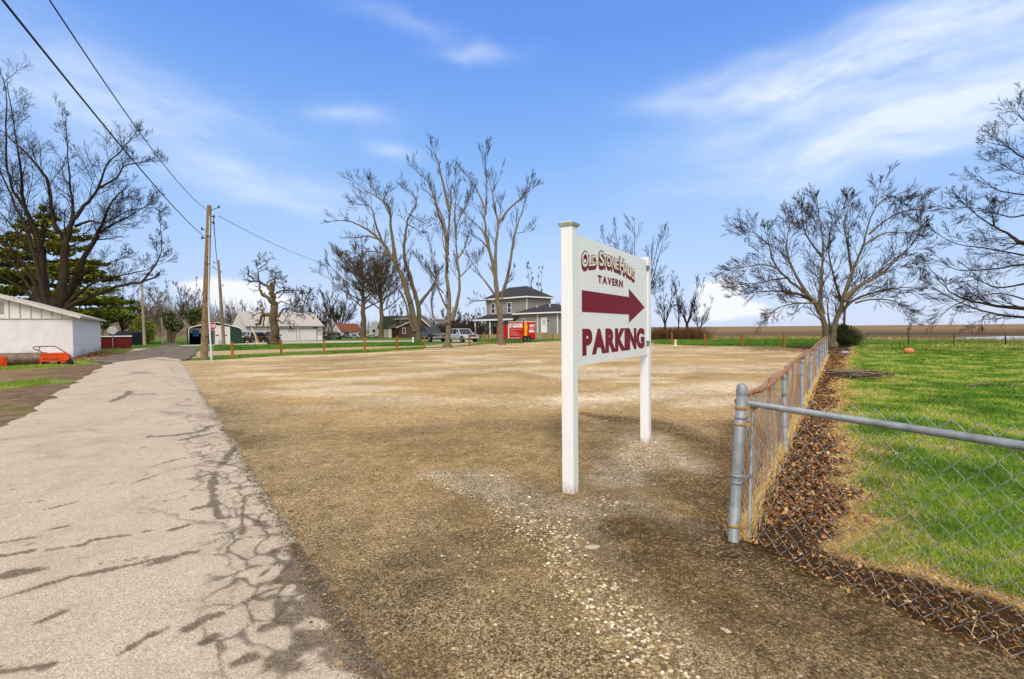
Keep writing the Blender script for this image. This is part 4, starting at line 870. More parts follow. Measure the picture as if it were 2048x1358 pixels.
def gwall(root, L, Wd, z0, ze, zr, mat, x0=0, y0=0, name='wall', axis='x'):
    b = MB(); ym = y0 + Wd / 2; P = [(y0, z0), (y0 + Wd, z0), (y0 + Wd, ze), (ym, zr), (y0, ze)]
    if axis == 'x': b.prism([(x0, y, z) for y, z in P], (L, 0, 0))
    else: b.prism([(y, x0, z) for y, z in P], (0, L, 0))
    return b.build(name, mat, root)
def hip(root, x0, x1, y0, y1, ze, zr, mat, ov=.4, name='roof', th=.16, fas=None):
    X0, X1, Y0, Y1 = x0 - ov, x1 + ov, y0 - ov, y1 + ov; wx, wy = X1 - X0, Y1 - Y0; h_ = min(wx, wy) / 2
    if wx >= wy: r0, r1 = (X0 + h_, (Y0 + Y1) / 2, zr), (X1 - h_, (Y0 + Y1) / 2, zr)
    else: r0, r1 = ((X0 + X1) / 2, Y0 + h_, zr), ((X0 + X1) / 2, Y1 - h_, zr)
    V = [(X0, Y0, ze), (X1, Y0, ze), (X1, Y1, ze), (X0, Y1, ze), r0, r1]
    Fc = [(0, 1, 5, 4), (1, 2, 5), (2, 3, 4, 5), (3, 0, 4), (3, 2, 1, 0)] if wx >= wy else [(0, 1, 4), (1, 2, 5, 4), (2, 3, 5), (3, 0, 4, 5), (3, 2, 1, 0)]
    b = MB(); b.add(V, Fc); o = b.build(name, mat, root)
    b = MB(); e = .03
    for (a, c_) in (((X0 - e, Y0 - e), (X1 + e, Y0 - e)), ((X1 + e, Y0 - e), (X1 + e, Y1 + e)), ((X1 + e, Y1 + e), (X0 - e, Y1 + e)), ((X0 - e, Y1 + e), (X0 - e, Y0 - e))):
        b.bar((a[0], a[1], ze - th / 2 + .01), (c_[0], c_[1], ze - th / 2 + .01), .12, th)
    b.build('gutter', fas or WHITE, o); return o

# white block building on the left
t = NT('painted_block'); sp = t.n('ShaderNodeSeparateXYZ', i_0=t.obj()); cx = t.n('ShaderNodeCombineXYZ', i_0=t.math('ADD', sp.outputs['X'], sp.outputs['Y']), i_1=sp.outputs['Z'])
br = t.n('ShaderNodeTexBrick', i_Vector=cx.outputs[0], i_Scale=1.0); br.inputs['Brick Width'].default_value = .4; br.inputs['Row Height'].default_value = .2; br.inputs['Mortar Size'].default_value = .008; br.inputs['Mortar Smooth'].default_value = .3
c = t.ramp(t.noise(1.5, 6, .7), [(.3, (.68, .68, .71)), (.65, (.80, .81, .85))]); c = t.mix(t.math('MULTIPLY', br.outputs['Fac'], .22), c, (.35, .33, .33))
low = t.mr(t.math('ADD', sp.outputs['Z'], t.mr(t.noise(1.3, 5, .7), .3, .7, -.35, .35)), .45, .0, 0, .65); c = t.mix(low, c, (.30, .27, .22))
c = t.mix(t.mr(t.vor(3.1, vec=t.map((1, 1, .35))), .06, .02, 0, .5), c, (.22, .19, .17)); MBLK = t.done(c, .8, t.bump(t.math('MULTIPLY', br.outputs['Fac'], -1), .35, .01))
C0 = G(147, 716.5)
wb = thing('block_building', 'low white painted block building with a shallow gable beside the lane', 'building', tuple(C0), math.atan2(.819, -.573))
WL, WW = 17.0, 8.2
gwall(wb, WL, WW, -.1, 2.62, 4.0, MBLK)
MBB = siding('white_boards', (.78, .78, .80), .45, 'XY', .6)
b = MB(); ym = WW / 2; b.prism([(-.02, .02, 2.42), (-.02, WW - .02, 2.42), (-.02, WW - .02, 2.62), (-.02, ym, 3.98), (-.02, .02, 2.62)], (.018, 0, 0)); gb = b.build('gable_boards', MBB, wb)
b = MB(); 
for k in range(1, 18): y = k * .46; zt = 2.60 + (1 - abs(y - ym) / ym) * 1.36; b.box(-.045, -.021, y - .02, y + .02, 2.43, zt)
b.box(-.05, -.021, 0, WW, 2.38, 2.43); b.build('batten', paint('grey_batten', (.42, .41, .41), .8, .2), gb)
MRF = paint('weathered_white_roof_edge', (.46, .44, .41), .85, .35, 5, .3)
gable(wb, WL, WW, 2.62, 4.0, MRF, ov=.4, ovr=.4, th=.13)
b = MB(); sl_ = 1.38 / 4.1
for s in (1, -1):
    p = (-.41, ym - s * (ym + .42), 2.62 - .42 * sl_ + .02); q = (-.41, ym, 4.02); b.bar(p, q, .04, .16)
b.build('fascia', paint('peeling_white_trim', (.62, .60, .57), .8, .2, 9), wb)
vt = MB(); vt.box(-.08, -.022, 3.0, 4.5, 2.72, 3.36); v = vt.build('vent', paint('grey_vent_frame', (.36, .35, .34), .8, .2), wb)
vt = MB()
for k in range(7): vt.box(-.11, -.081, 3.12, 4.38, 2.80 + k * .075, 2.835 + k * .075)
vt.build('louvre', paint('pale_louvre', (.6, .6, .58), .7, .1), v)

# machinery along the wall
ORG = paint('orange_red_machine_paint', (.62, .07, .012), .5, .25, 9); STL = paint('weathered_steel_drum', (.16, .12, .09), .6, .45, 5, .2, .4)
pA = G(-90, 734); pA.y += .35; pB = G(78, 731); pB.y += .35
b = MB(); ax = (pB - pA).normalized(); L = (pB - pA).length; b.cyl((0, 0, .31), tuple(Vector((0, 0, .31)) + ax * L), .30, sides=28); b.cyl(tuple(Vector((0, 0, .31)) + ax * (L - .12)), tuple(Vector((0, 0, .31)) + ax * (L + .004)), .31, sides=28)
o = b.build('steel_drum', STL); o.location = pA; tag(o, 'long rusty grey steel roller drum lying against the white block wall', 'roller')
q0 = G(80, 731.5); Yq = q0.y
def MP(px, py, dy=0): v = PY(px, py, Yq + dy); return v - q0
m_ = thing('seeder_machine', 'orange farm seeder with a bent tube handle parked by the white wall', 'farm machine', tuple(q0))
b = MB(); c4 = [MP(80, 722.5), MP(135, 721.5), MP(137, 708), MP(80, 708)]; b.prism([tuple(v) for v in c4], (-.45, .5, 0)); b.prism([tuple(v) for v in (MP(79, 709.5, -.03), MP(137, 708.5, -.03), MP(132, 705.5, -.03), MP(79, 707.5, -.03))], (-.5, .56, 0)); b.build('hopper', ORG, m_)
b = MB(); 
for k in range(8): x = 84 + k * 5.6; b.prism([tuple(v) for v in (MP(x, 719, -.04), MP(x + 2.2, 719, -.04), MP(x + 2.2, 716, -.04), MP(x, 716, -.04))], (0, .04, 0))
b.prism([tuple(v) for v in (MP(80, 723.8, -.06), MP(127, 722.5, -.06), MP(127, 721.2, -.06), MP(80, 722.2, -.06))], (-.27, .3, 0)); b.build('metering_bar', paint('rusty_red_bar', (.30, .07, .03), .7, .35, 15), m_)
b = MB(); b.prism([tuple(v) for v in (MP(79, 731, -.02), MP(83.5, 731, -.02), MP(83, 722, -.02), MP(79, 722, -.02))], (0, .05, 0)); b.build('leg', ORG, m_)
b = MB(); b.prism([tuple(v) for v in (MP(121, 726, -.05), MP(135, 725, -.05), MP(139, 713, -.05), MP(130, 706.5, -.05), MP(121, 709, -.05))], (0, .07, 0)); b.cyl(MP(130, 717, -.06), MP(130, 717, .0), .10, sides=16); b.build('side_plate', ORG, m_)
b = MB(); b.tube([MP(88, 706.5, .1), MP(76, 701), MP(68, 698), MP(65.5, 695.5), MP(68, 693.6), MP(80, 693.2), MP(95, 692.6), MP(108, 692.6), MP(114, 694.5), MP(127, 702.5), MP(140, 710.5), MP(142.5, 715), MP(142, 719)], .022, 8); b.tube([MP(80, 693.2), MP(79, 698), MP(76, 701)], .02, 6); b.tube([MP(136, 709), MP(137, 714), MP(141, 719)], .02, 6); b.build('handle', paint('dark_red_tube', (.14, .03, .02), .6, .35, 12), m_)
for k, xx in enumerate((137, 120)):
    b = MB(); cc = MP(xx, 725.5, -.08 + k * .5); b.cyl(cc, cc + Vector((0, .12, 0)), .15, sides=20); b.build('wheel', BLACK, m_)
q = G(-12, 736); b = MB(); bevbox(b, -.6, .42, 0, .5, 0, .5, .04); b.box(-.5, .30, -.03, .0, .08, .42); b.cyl((.1, .2, .5), (.1, .2, .62), .05, sides=10)
o = b.build('machine_housing', ORG); o.location = q; o.rotation_euler = (0, 0, .75); tag(o, 'orange machine housing cut off by the left edge in front of the steel drum', 'farm machine')

# low red shed with white top, dark tarp behind
A_, B_ = G(203, 698), G(262, 696.5); MRED = siding('red_boards', (.14, .013, .011), .18, 'XY', .6)
s_ = thing('red_shed', 'low dark red board shed with a white top edge beside the crossing', 'shed', tuple(A_), math.atan2(B_.y - A_.y, B_.x - A_.x)); L = (B_ - A_).length
b = MB(); b.box(0, L, 0, 2, -.1, 1.12); b.build('wall', MRED, s_); b = MB(); b.box(-.1, L + .1, -.12, 2.1, 1.12, 1.2); b.build('roof', WHITE, s_)
for xa in (L - .04, -.03): b = MB(); b.box(xa, xa + .07, -.03, 0, 0, 1.12); b.build('corner_board', paint('dark_red_trim', (.12, .01, .01), .7, .2), s_)
q = G(219, 692); b = MB(); b.prism([(0, 0, .9), (2.5, 0, .9), (2.55, 0, 1.5), (2.3, 0, 1.66), (.3, 0, 1.66), (0, 0, 1.4)], (0, 2, 0)); b.box(.1, 2.4, .1, 1.9, 0, .9)
o = b.build('covered_trailer', paint('black_tarp', (.03, .035, .04), .6, .3, 4, .4)); o.location = q; tag(o, 'black tarp covered trailer standing behind the low red shed', 'trailer')

# green and white metal garage with an open bay
A_, B_ = G(378, 689.5), G(484, 687.2); W_ = (B_ - A_).length
mg = thing('metal_garage', 'green and white metal garage with rounded eaves and an open left bay', 'garage', tuple(A_), math.atan2(B_.y - A_.y, B_.x - A_.x))
ez, pz = 1.9, 2.62; prof = [(0, 0), (0, ez - .2), (.12, ez + .05), (.45, ez + .2), (W_ * .53, pz), (W_ - .45, ez + .12), (W_ - .12, ez - .05), (W_, ez - .3), (W_, 0)]
MGRN = siding('green_ribbed_metal', (.018, .055, .038), .23, 'XY', .8, .45); MWR = siding('white_ribbed_metal', (.70, .71, .70), .23, 'XY', .6, .5)
b = MB(); n = len(prof)
V = [(x, y, z) for y in (0, 9.5) for x, z in prof]; b.add(V, [(i, i + 1, n + i + 1, n + i) for i in range(n - 1)]); b.add([(x, 9.5, z) for x, z in prof], [tuple(range(n))]); b.build('shell', MGRN, mg)
fx = lambda px: (px - 378) / 106 * W_
zp = lambda x: float(np.interp(x, [p[0] for p in prof[1:-1]], [p[1] for p in prof[1:-1]]))
b = MB(); xa, xb = fx(428.5), fx(459); b.prism([(xa, .02, 0), (xb, .02, 0), (xb, .02, zp(xb) - .22), (fx(440), .02, zp(fx(440)) - .3), (xa, .02, zp(xa) - .3)], (0, .06, 0)); wp = b.build('front_panel', MWR, mg)
b = MB(); b.box(xb - .04, xb + .03, -.02, .019, 0, zp(xb) - .2); b.box(fx(441), fx(441) + .04, -.005, .019, 0, 2.1); b.build('trim', WHITE, wp)
for xa_, xb_ in ((430, 437), (449.5, 453.5)): b = MB(); b.box(fx(xa_), fx(xb_), -.01, .019, 1.02, 1.12); b.build('handle', DKM, wp)
b = MB(); b.prism([(xb, .03, 0), (W_ - .02, .03, 0), (W_ - .02, .03, ez - .32), (W_ - .14, .03, ez - .07), (W_ - .47, .03, ez + .10), (xb, .03, zp(xb) - .02)], (0, .05, 0)); b.prism([(xa, .03, zp(xa) - .3), (fx(440), .03, zp(fx(440)) - .3), (xb, .03, zp(xb) - .22), (xb, .03, zp(xb) - .02), (W_ * .53, .03, pz - .02), (xa, .03, zp(xa) - .02)], (0, .04, 0)); b.build('green_panel', MGRN, mg)
b = MB(); b.tube([(x, -.02, z) for x, z in prof[:-1]], .05, 6); b.build('front_trim', WHITE, mg)
b = MB(); b.box(.15, fx(428), .6, .64, ez - .55, ez + .05); b.build('cross_brace', paint('pale_brace', (.3, .33, .38), .6, .1), mg)
b = MB(); b.prism([(fx(386), .5, .95), (fx(398), .5, .95), (fx(398), .5, 1.68), (fx(386), .5, 1.68)], (0, .04, 0)); b.build('blue_tarp', paint('blue_tarp', (.012, .05, .16), .5, .3), mg)
o = MB(); o.prism([(fx(423), .0, .35), (fx(428.3), .0, .4), (fx(428), .0, 1.2), (fx(428.8), .0, 1.3), (fx(427.5), .0, 1.95), (fx(423), .0, 1.95)], (0, .018, 0)); o.build('hanging_tarp', paint('navy_tarp', (.012, .018, .05), .6, .3), mg)

# white garage with two roll doors
A_, B_ = G(493, 683.8), G(645, 680.4); W_ = (B_ - A_).length
wg = thing('white_garage', 'long white garage with tan metal roof and two roll-up doors', 'garage', tuple(A_), math.atan2(B_.y - A_.y, B_.x - A_.x)); wx = lambda px: (px - 493) / 152 * W_
MTR = siding('tan_metal_roof', (.44, .415, .385), .5, 'X', .5, .5); MWW = paint('white_garage_wall', (.80, .77, .83), .6, .06, 2)
D_ = 9.0; ze, zr = 2.25, 4.35
gwall(wg, W_, D_, -.1, ze, zr, MWW); gable(wg, W_, D_, ze, zr, MTR, ov=.3, ovr=.2, th=.1)
b = MB(); b.box(-.25, W_ + .25, -.44, -.32, ze - .17, ze - .03); b.build('gutter', paint('grey_gutter', (.20, .20, .21), .5, .1), wg)
MDR = siding('ribbed_roll_door', (.76, .74, .79), .42, 'Z', .4, .5, .03)
for xa, xb in ((wx(556), wx(590)), (wx(597), wx(632))):
    b = MB(); b.box(xa, xb, -.03, -.005, 0, 1.78); d = b.build('garage_door', MDR, wg); b = MB(); b.box(xa - .06, xb + .06, -.07, -.005, 1.785, 1.86); b.box(xa - .06, xa, -.05, -.005, 0, 1.78); b.box(xb, xb + .06, -.05, -.005, 0, 1.78); b.build('door_frame', paint('grey_door_frame', (.24, .25, .26), .5, .1), d)
b = MB(); b.box(wx(625), wx(635), -.1, -.005, 1.88, 2.14); b.build('sign_box', paint('slate_box', (.09, .10, .13), .5, .1), wg)
b = MB(); b.box(wx(632.8), wx(633.6), -.04, -.005, 0, 2.0); b.box(wx(634), wx(644), -.04, -.005, 1.50, 1.56); b.build('trim', paint('dark_trim', (.08, .08, .08), .6, .1), wg)
b = MB(); b.tube([(wx(638.6) + .27 * math.cos(a), -.04, 1.12 + .27 * math.sin(a)) for a in np.linspace(0, 6.283, 20)], [.03 + .02 * math.sin(k * 2.1) for k in range(20)], 6)
b.build('wreath', paint('dark_wreath', (.05, .05, .05), .8, .2), wg)
# flag pole like pipe
MSH = {'red': shingle('orange_brown_shingle', (.21, .085, .05)), 'dk': shingle('charcoal_shingle', (.05, .05, .058)), 'gn': shingle('dark_green_shingle', (.045, .06, .045)), 'gy': shingle('grey_brown_shingle', (.17, .15, .13))}
# white house with an orange-brown roof
A_ = G(683, 676); B_ = G(724, 675.2); oh = thing('small_house', 'small white house with a rusty orange shingle roof', 'house', tuple(A_), math.atan2(B_.y - A_.y, B_.x - A_.x)); W_ = (B_ - A_).length; D_ = 5.5
MWH = siding('white_lap_siding', (.72, .73, .75), .15, 'Z', .25)
gwall(oh, W_, D_, -.1, 1.25, 2.75, MWH); gable(oh, W_, D_, 1.25, 2.75, MSH['red'], ov=.2, ovr=.1, th=.08)
frame_on(oh, 'window', (0, 2.4, 1.35), (0, 1, 0), .6, .6, .05, nrm=(-1, 0, 0)); frame_on(oh, 'window', (.6, 0, .55), (1, 0, 0), .9, .5, .05, nrm=(0, -1, 0)); frame_on(oh, 'window', (3.1, 0, .55), (1, 0, 0), .7, .45, .05, nrm=(0, -1, 0))
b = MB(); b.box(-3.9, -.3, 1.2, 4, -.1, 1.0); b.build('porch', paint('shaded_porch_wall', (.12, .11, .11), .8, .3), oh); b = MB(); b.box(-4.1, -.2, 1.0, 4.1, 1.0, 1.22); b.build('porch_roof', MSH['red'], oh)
for x in (-3.8, -2.6, -1.2): b = MB(); b.box(x, x + .1, 1.05, 1.15, 0, 1.0); b.build('porch_post', WHITE, oh)
# white house with dark green roof
A_ = G(757, 675); gh = thing('white_house', 'white house with a steep dark green roof behind the bare trees', 'house', tuple(A_), R(0)); sx = A_.y / 1000
gwall(gh, 5.2 * 1, 5.6, -.1, 2.0, 4.2, MWH); gable(gh, 5.2, 5.6, 2.0, 4.2, MSH['gn'], ov=.3, ovr=.15, th=.1)
b = MB(); b.prism([(-2.0, .6, -.1), (-.02, .2, -.1), (-.02, .2, 1.7), (-1.0, .4, 3.3), (-2.0, .6, 1.7)], (0, 2.5, 0)); b.build('gable_wing', MWH, gh)
frame_on(gh, 'window', (-1.3, .44, 1.0), (.98, -.2, 0), .6, .6, .05, nrm=(-.2, -.98, 0))
door_on(gh, (2.3, 0, 0), (1, 0, 0), .65, 1.75, (0, -1, 0), name='door', panels=False)
# brown house
MBR = siding('brown_shingle_wall', (.115, .070, .055), .16, 'Z', .5, .8, .3)
A_ = G(796.5, 675.5); S = A_.y / 1000; bh = thing('brown_house', 'brown shingled house with upper dormer windows behind the pickup truck', 'house', tuple(A_), 0)
u = lambda px: (px - 796.5) * S; zz = lambda py: (675.5 - py) * S
b = MB(); b.prism([(u(796.5), 0, -.1), (u(882), 0, -.1), (u(882), 0, zz(666)), (u(862), 0, zz(655)), (u(845), 0, zz(640)), (u(836), 0, zz(632)), (u(822), 0, zz(644)), (u(796.5), 0, zz(655))], (0, 6, 0)); b.build('wall', MBR, bh)
b = MB()
P = [(u(793), zz(656.5)), (u(822), zz(644)), (u(836), zz(631.5)), (u(845), zz(639.5)), (u(862), zz(654.5)), (u(885), zz(666.5))]
for (a, z1), (c_, z2) in zip(P[:-1], P[1:]): b.prism([(a, -.4, z1), (c_, -.4, z2), (c_, 6.3, z2), (a, 6.3, z1)], (0, 0, .16))
b.build('roof', MSH['gy'], bh)
b = MB()
for (a, z1), (c_, z2) in zip(P[:-1], P[1:]): b.bar((a, -.42, z1 + .05), (c_, -.42, z2 + .05), .05, .16)
b.build('fascia', WHITE, bh)
b = MB(); b.box(u(789), u(824), 1.5, 5.5, 1.5, zz(636.5)); db = b.build('dormer', MBR, bh)
hip(bh, u(789), u(826), 1.5, 5.5, zz(637.5), zz(629), MSH['gy'], .3, name='dormer_roof', th=.1)
for px in (797, 805.5): frame_on(bh, 'window', (u(px), 1.5, zz(645.5)), (1, 0, 0), u(799.8) - u(796.5), .5, .05, nrm=(0, -1, 0))
frame_on(bh, 'window', (u(806), 0, zz(666.5)), (1, 0, 0), .4, .95, .1, nrm=(0, -1, 0), mull=False)
b = MB(); b.box(u(776), u(796), .6, 5, -.1, zz(656)); b.build('entry_wall', paint('dark_entry_wood', (.09, .04, .025), .7, .5, 4), bh)
b = MB(); b.prism([(u(774), .2, zz(656)), (u(797), .2, zz(656)), (u(797), 3, zz(645)), (u(790), 3, zz(645))], (0, 0, .14)); b.build('entry_roof', MSH['gy'], bh)
b = MB(); b.box(u(776), u(782), .5, .59, 0, zz(657)); b.build('door', WHITE, bh)
# grey roofed house further back right of it
A_ = G(850, 672.5); S2 = A_.y / 1000; b2_ = thing('far_house', 'low pale house with brown-grey roofs behind the parked vehicles', 'house', tuple(A_), 0)
b = MB(); b.box(0, 38 * S2, 0, 6, 0, 14 * S2); b.build('wall', paint('pale_far_wall', (.55, .55, .56), .7, .1), b2_)
gable(b2_, 20 * S2, 6, 20 * S2, 32 * S2, MSH['gy'], ov=.4, ovr=.3, x0=-1, th=.1); b = MB(); b.prism([(18 * S2, -.5, 13 * S2), (40 * S2, -.5, 13 * S2), (32 * S2, -.5, 24 * S2)], (0, 6, 0)); b.build('gable_roof', MSH['gy'], b2_)

# two storey grey house
MGS = siding('grey_lap_siding', (.29, .275, .265), .13, 'Z', .55, .6, .06)
ud = Vector((-.68, .73, 0)).normalized(); ang = math.atan2(-ud.y, -ud.x)     # local x runs along -u (towards the camera right)
K = Vector((2.3, 76.3, 0)); L1 = 9.6; W1 = 5.4
hs = thing('grey_house', 'two storey grey sided house with charcoal hip roofs and a side wing', 'house', tuple(K), ang)
# local frame: +x = -u, +y = rotate90(x) = v (back right)
b = MB(); b.box(-L1, 0, 0, W1, .7, 6.35); b.build('wall', MGS, hs)
MTAN = paint('tan_foundation', (.36, .29, .18), .85, .15, 6, .2)
b = MB(); b.box(-L1 - .05, .05, -.05, W1, -.1, .7); b.build('foundation', MTAN, hs)
hip(hs, -L1, 0, 0, W1, 6.45, 8.35, MSH['dk'], .5, th=.2)
for x in (-L1, 0): b = MB(); b.box(x - .06, x + .06, -.03, .06, .7, 6.3); b.build('corner_board', WHITE, hs)
for x in (-8.2, -4.3): frame_on(hs, 'window', (x, 0, 4.1), (1, 0, 0), .75, 1.5, .1, nrm=(0, -1, 0))
# porch
b = MB(); b.prism([(-L1 - .6, -2.4, 3.05), (-.5, -2.4, 3.05), (-.5, 0, 3.85), (-L1, 0, 3.85)], (0, 0, -.14)); b.build('porch_roof', MSH['dk'], hs)
b = MB(); b.bar((-L1 - .6, -2.44, 2.95), (-.5, -2.44, 2.95), .06, .24); b.build('porch_fascia', WHITE, hs)
b = MB(); b.box(-L1 - .4, 0, -2.3, 0, -.1, .62); b.build('porch_floor', MTAN, hs)
for x in (-L1 - .3, -6.2, -3.0): b = MB(); b.box(x, x + .16, -2.25, -2.1, .62, 2.9); b.build('porch_post', WHITE, hs)
door_on(hs, (-7.9, 0, .7), (1, 0, 0), 1.1, 2.1, (0, -1, 0), paint('dark_front_door', (.05, .04, .04), .5, .2), WHITE)
frame_on(hs, 'window', (-5.2, 0, 1.4), (1, 0, 0), .9, 1.3, .1, nrm=(0, -1, 0))
# wing: front face from px 1035 to 1116
q = Vector((6.4, 70.0, 0)) - K; xd = -ud; yv = Vector((-xd.y, xd.x, 0)); wxr = q.dot(xd); wyv = q.dot(yv); WLn = 8.3
b = MB(); b.box(wxr - WLn, wxr, wyv, wyv + 6.2, .75, 3.75); b.build('wing_wall', MGS, hs)
b = MB(); b.box(wxr - WLn - .04, wxr + .04, wyv - .04, wyv + 6.2, -.1, .75); b.build('wing_foundation', MTAN, hs)
hip(hs, wxr - WLn, wxr, wyv, wyv + 6.2, 3.85, 5.2, MSH['dk'], .45, name='wing_roof', th=.2)
for fx_ in (0, .535, 1): x = wxr - WLn + WLn * fx_; b = MB(); b.box(x - .08, x + .08, wyv - .05, wyv + .02, .75, 3.7); b.build('corner_board', WHITE, hs)
b = MB(); b.box(wxr - 6.1, wxr - 6.0, wyv - .06, wyv - .001, .75, 3.7); b.build('downspout', paint('grey_downspout', (.3, .3, .3), .5, .1), hs)
door_on(hs, (wxr - 3.05, wyv, .95), (1, 0, 0), .95, 2.05, (0, -1, 0))
frame_on(hs, 'window', (wxr - 7.0, wyv, 2.35), (1, 0, 0), .5, .6, .1, nrm=(0, -1, 0), mull=False)
b = MB(); b.box(wxr - 1.85, wxr - 1.7, wyv - .12, wyv - .001, 2.55, 2.75); b.build('wall_lamp', DKM, hs)
b = MB(); b.box(wxr - 3.3, wxr - 1.9, wyv - 1.1, wyv - .05, -.1, .9); b.build('step', MTAN, hs)
for dx_, dz_ in ((-5.6, 4.75), (-3.0, 4.9)): b = MB(); b.cyl((wxr + dx_, wyv + 1.7, dz_ - .5), (wxr + dx_, wyv + 1.7, dz_ + .25), .06, sides=10); b.build('vent_pipe', WHITE, hs)

# red box trailer
cA, cB = G(1016.5, 683.0), G(1071, 681.5); S = cA.y / 1000; YT = 57.5
cA = Vector(((1016.5 - 1024) / 1000 * YT, YT, 0)); cB = Vector(((1071 - 1024) / 1000 * (YT + 1), YT + 1, 0)); L = (cB - cA).length
MTRD = paint('red_trailer_paint', (.46, .012, .014), .4, .1, 3); YEL = paint('yellow_decal', (.80, .42, .01), .5, .1)
rt = thing('box_trailer', 'red enclosed box trailer with white lettering and a yellow stripe by the grey house', 'trailer', tuple(cA), math.atan2(cB.y - cA.y, cB.x - cA.x))
b = MB(); bevbox(b, 0, L, 0, 2.1, .42, 2.35, .04); b.build('body', MTRD, rt)
b = MB(); b.prism([(-.9, .3, .42), (0, .001, .42), (0, .001, 2.0), (-.9, .3, 1.95)], (0, 1.5, 0)); b.build('front_nose', MTRD, rt)
b = MB(); b.prism([(-.95, .25, 1.95), (.02, -.02, 2.02), (.02, -.02, 2.36), (-.3, .15, 2.34)], (0, 1.6, 0)); b.build('front_cap', DKM, rt)
b = MB(); b.box(-.03, .13, -.012, -.001, .42, 2.1); b.box(0, L, -.02, -.002, 2.30, 2.37); b.box(0, 1.4, -.01, -.002, .44, .5); b.build('white_trim', paint('pale_pink_trim', (.75, .62, .60), .5, .1), rt)
tx = lambda px: (px - 1016.5) / 54.5 * L; tz = lambda py: 1.6 - (py - 656.3) / 1000 * YT
b = MB(); b.prism([(tx(1048.5), -.012, tz(671.5)), (tx(1054), -.012, tz(671.5)), (tx(1054.2), -.012, tz(660)), (tx(1055.2), -.012, tz(655)), (tx(1054.5), -.012, tz(650)), (tx(1053.5), -.012, tz(645)), (tx(1049.5), -.012, tz(645)), (tx(1049), -.012, tz(650)), (tx(1048), -.012, tz(655)), (tx(1049), -.012, tz(660))], (0, .01, 0)); b.build('yellow_stripe', YEL, rt)
b = MB(); b.box(tx(1018), tx(1023.6), -.008, -.002, tz(654.8), tz(646.5)); b.box(tx(1025), tx(1045.3), -.008, -.002, tz(654.8), tz(652.6)); word(b, 'CLEANER', tx(1025), tx(1045), tz(652), tz(646.8), -.006, .05, .08)
word(b, 'QFW', tx(1059), tx(1069), tz(654), tz(649), -.006, .05, .1); b.box(tx(1059), tx(1068.5), -.008, -.002, tz(656.9), tz(656)); word(b, 'BBBA', tx(1058.5), tx(1069), tz(664.5), tz(660), -.006, .06, .04); b.build('lettering', WHITE, rt)
b = MB(); word(b, 'FI', tx(1019), tx(1022.6), tz(654), tz(647.5), -.010, .03, .3); b.build('lettering', MTRD, rt)
b = MB(); PK = paint('pink_lettering', (.80, .45, .42), .5, .1)
for (pa, pb, py, hh) in ((1019, 1044, 658.2, 1.0), (1019, 1030, 661.5, .7), (1019, 1037, 664, .7), (1019, 1034, 666, .6), (1019, 1039, 668, .6), (1020, 1039, 670.2, .7), (1020, 1040, 675.6, 1.3)):
    x = pa
    while x < pb: w_ = random.uniform(.7, 1.8); b.box(tx(x), tx(min(x + w_, pb)), -.008, -.002, tz(py + hh / 2), tz(py - hh / 2)); x += w_ + .45
b.build('small_lettering', PK, rt)
b = MB(); b.prism([(tx(1044.5), -.014, .36), (tx(1045), -.014, tz(673)), (tx(1047), -.014, tz(672)), (tx(1059), -.014, tz(672)), (tx(1062), -.014, tz(674)), (tx(1063.5), -.014, .36)], (0, .012, 0)); b.build('wheel_well', BLACK, rt)
for px in (1050, 1057.5): b = MB(); b.cyl((tx(px), -.05, .33), (tx(px), .2, .33), .33, sides=20); w_ = b.build('wheel', BLACK, rt); b = MB(); b.cyl((tx(px), -.055, .33), (tx(px), -.04, .33), .16, sides=14); b.build('rim', paint('dull_rim', (.1, .1, .11), .4, .2), w_)
b = MB(); b.bar((0, .3, .4), (-1.6, 1.0, .4), .08); b.box(0, L, .1, .2, .3, .42); b.build('chassis', DKM, rt)
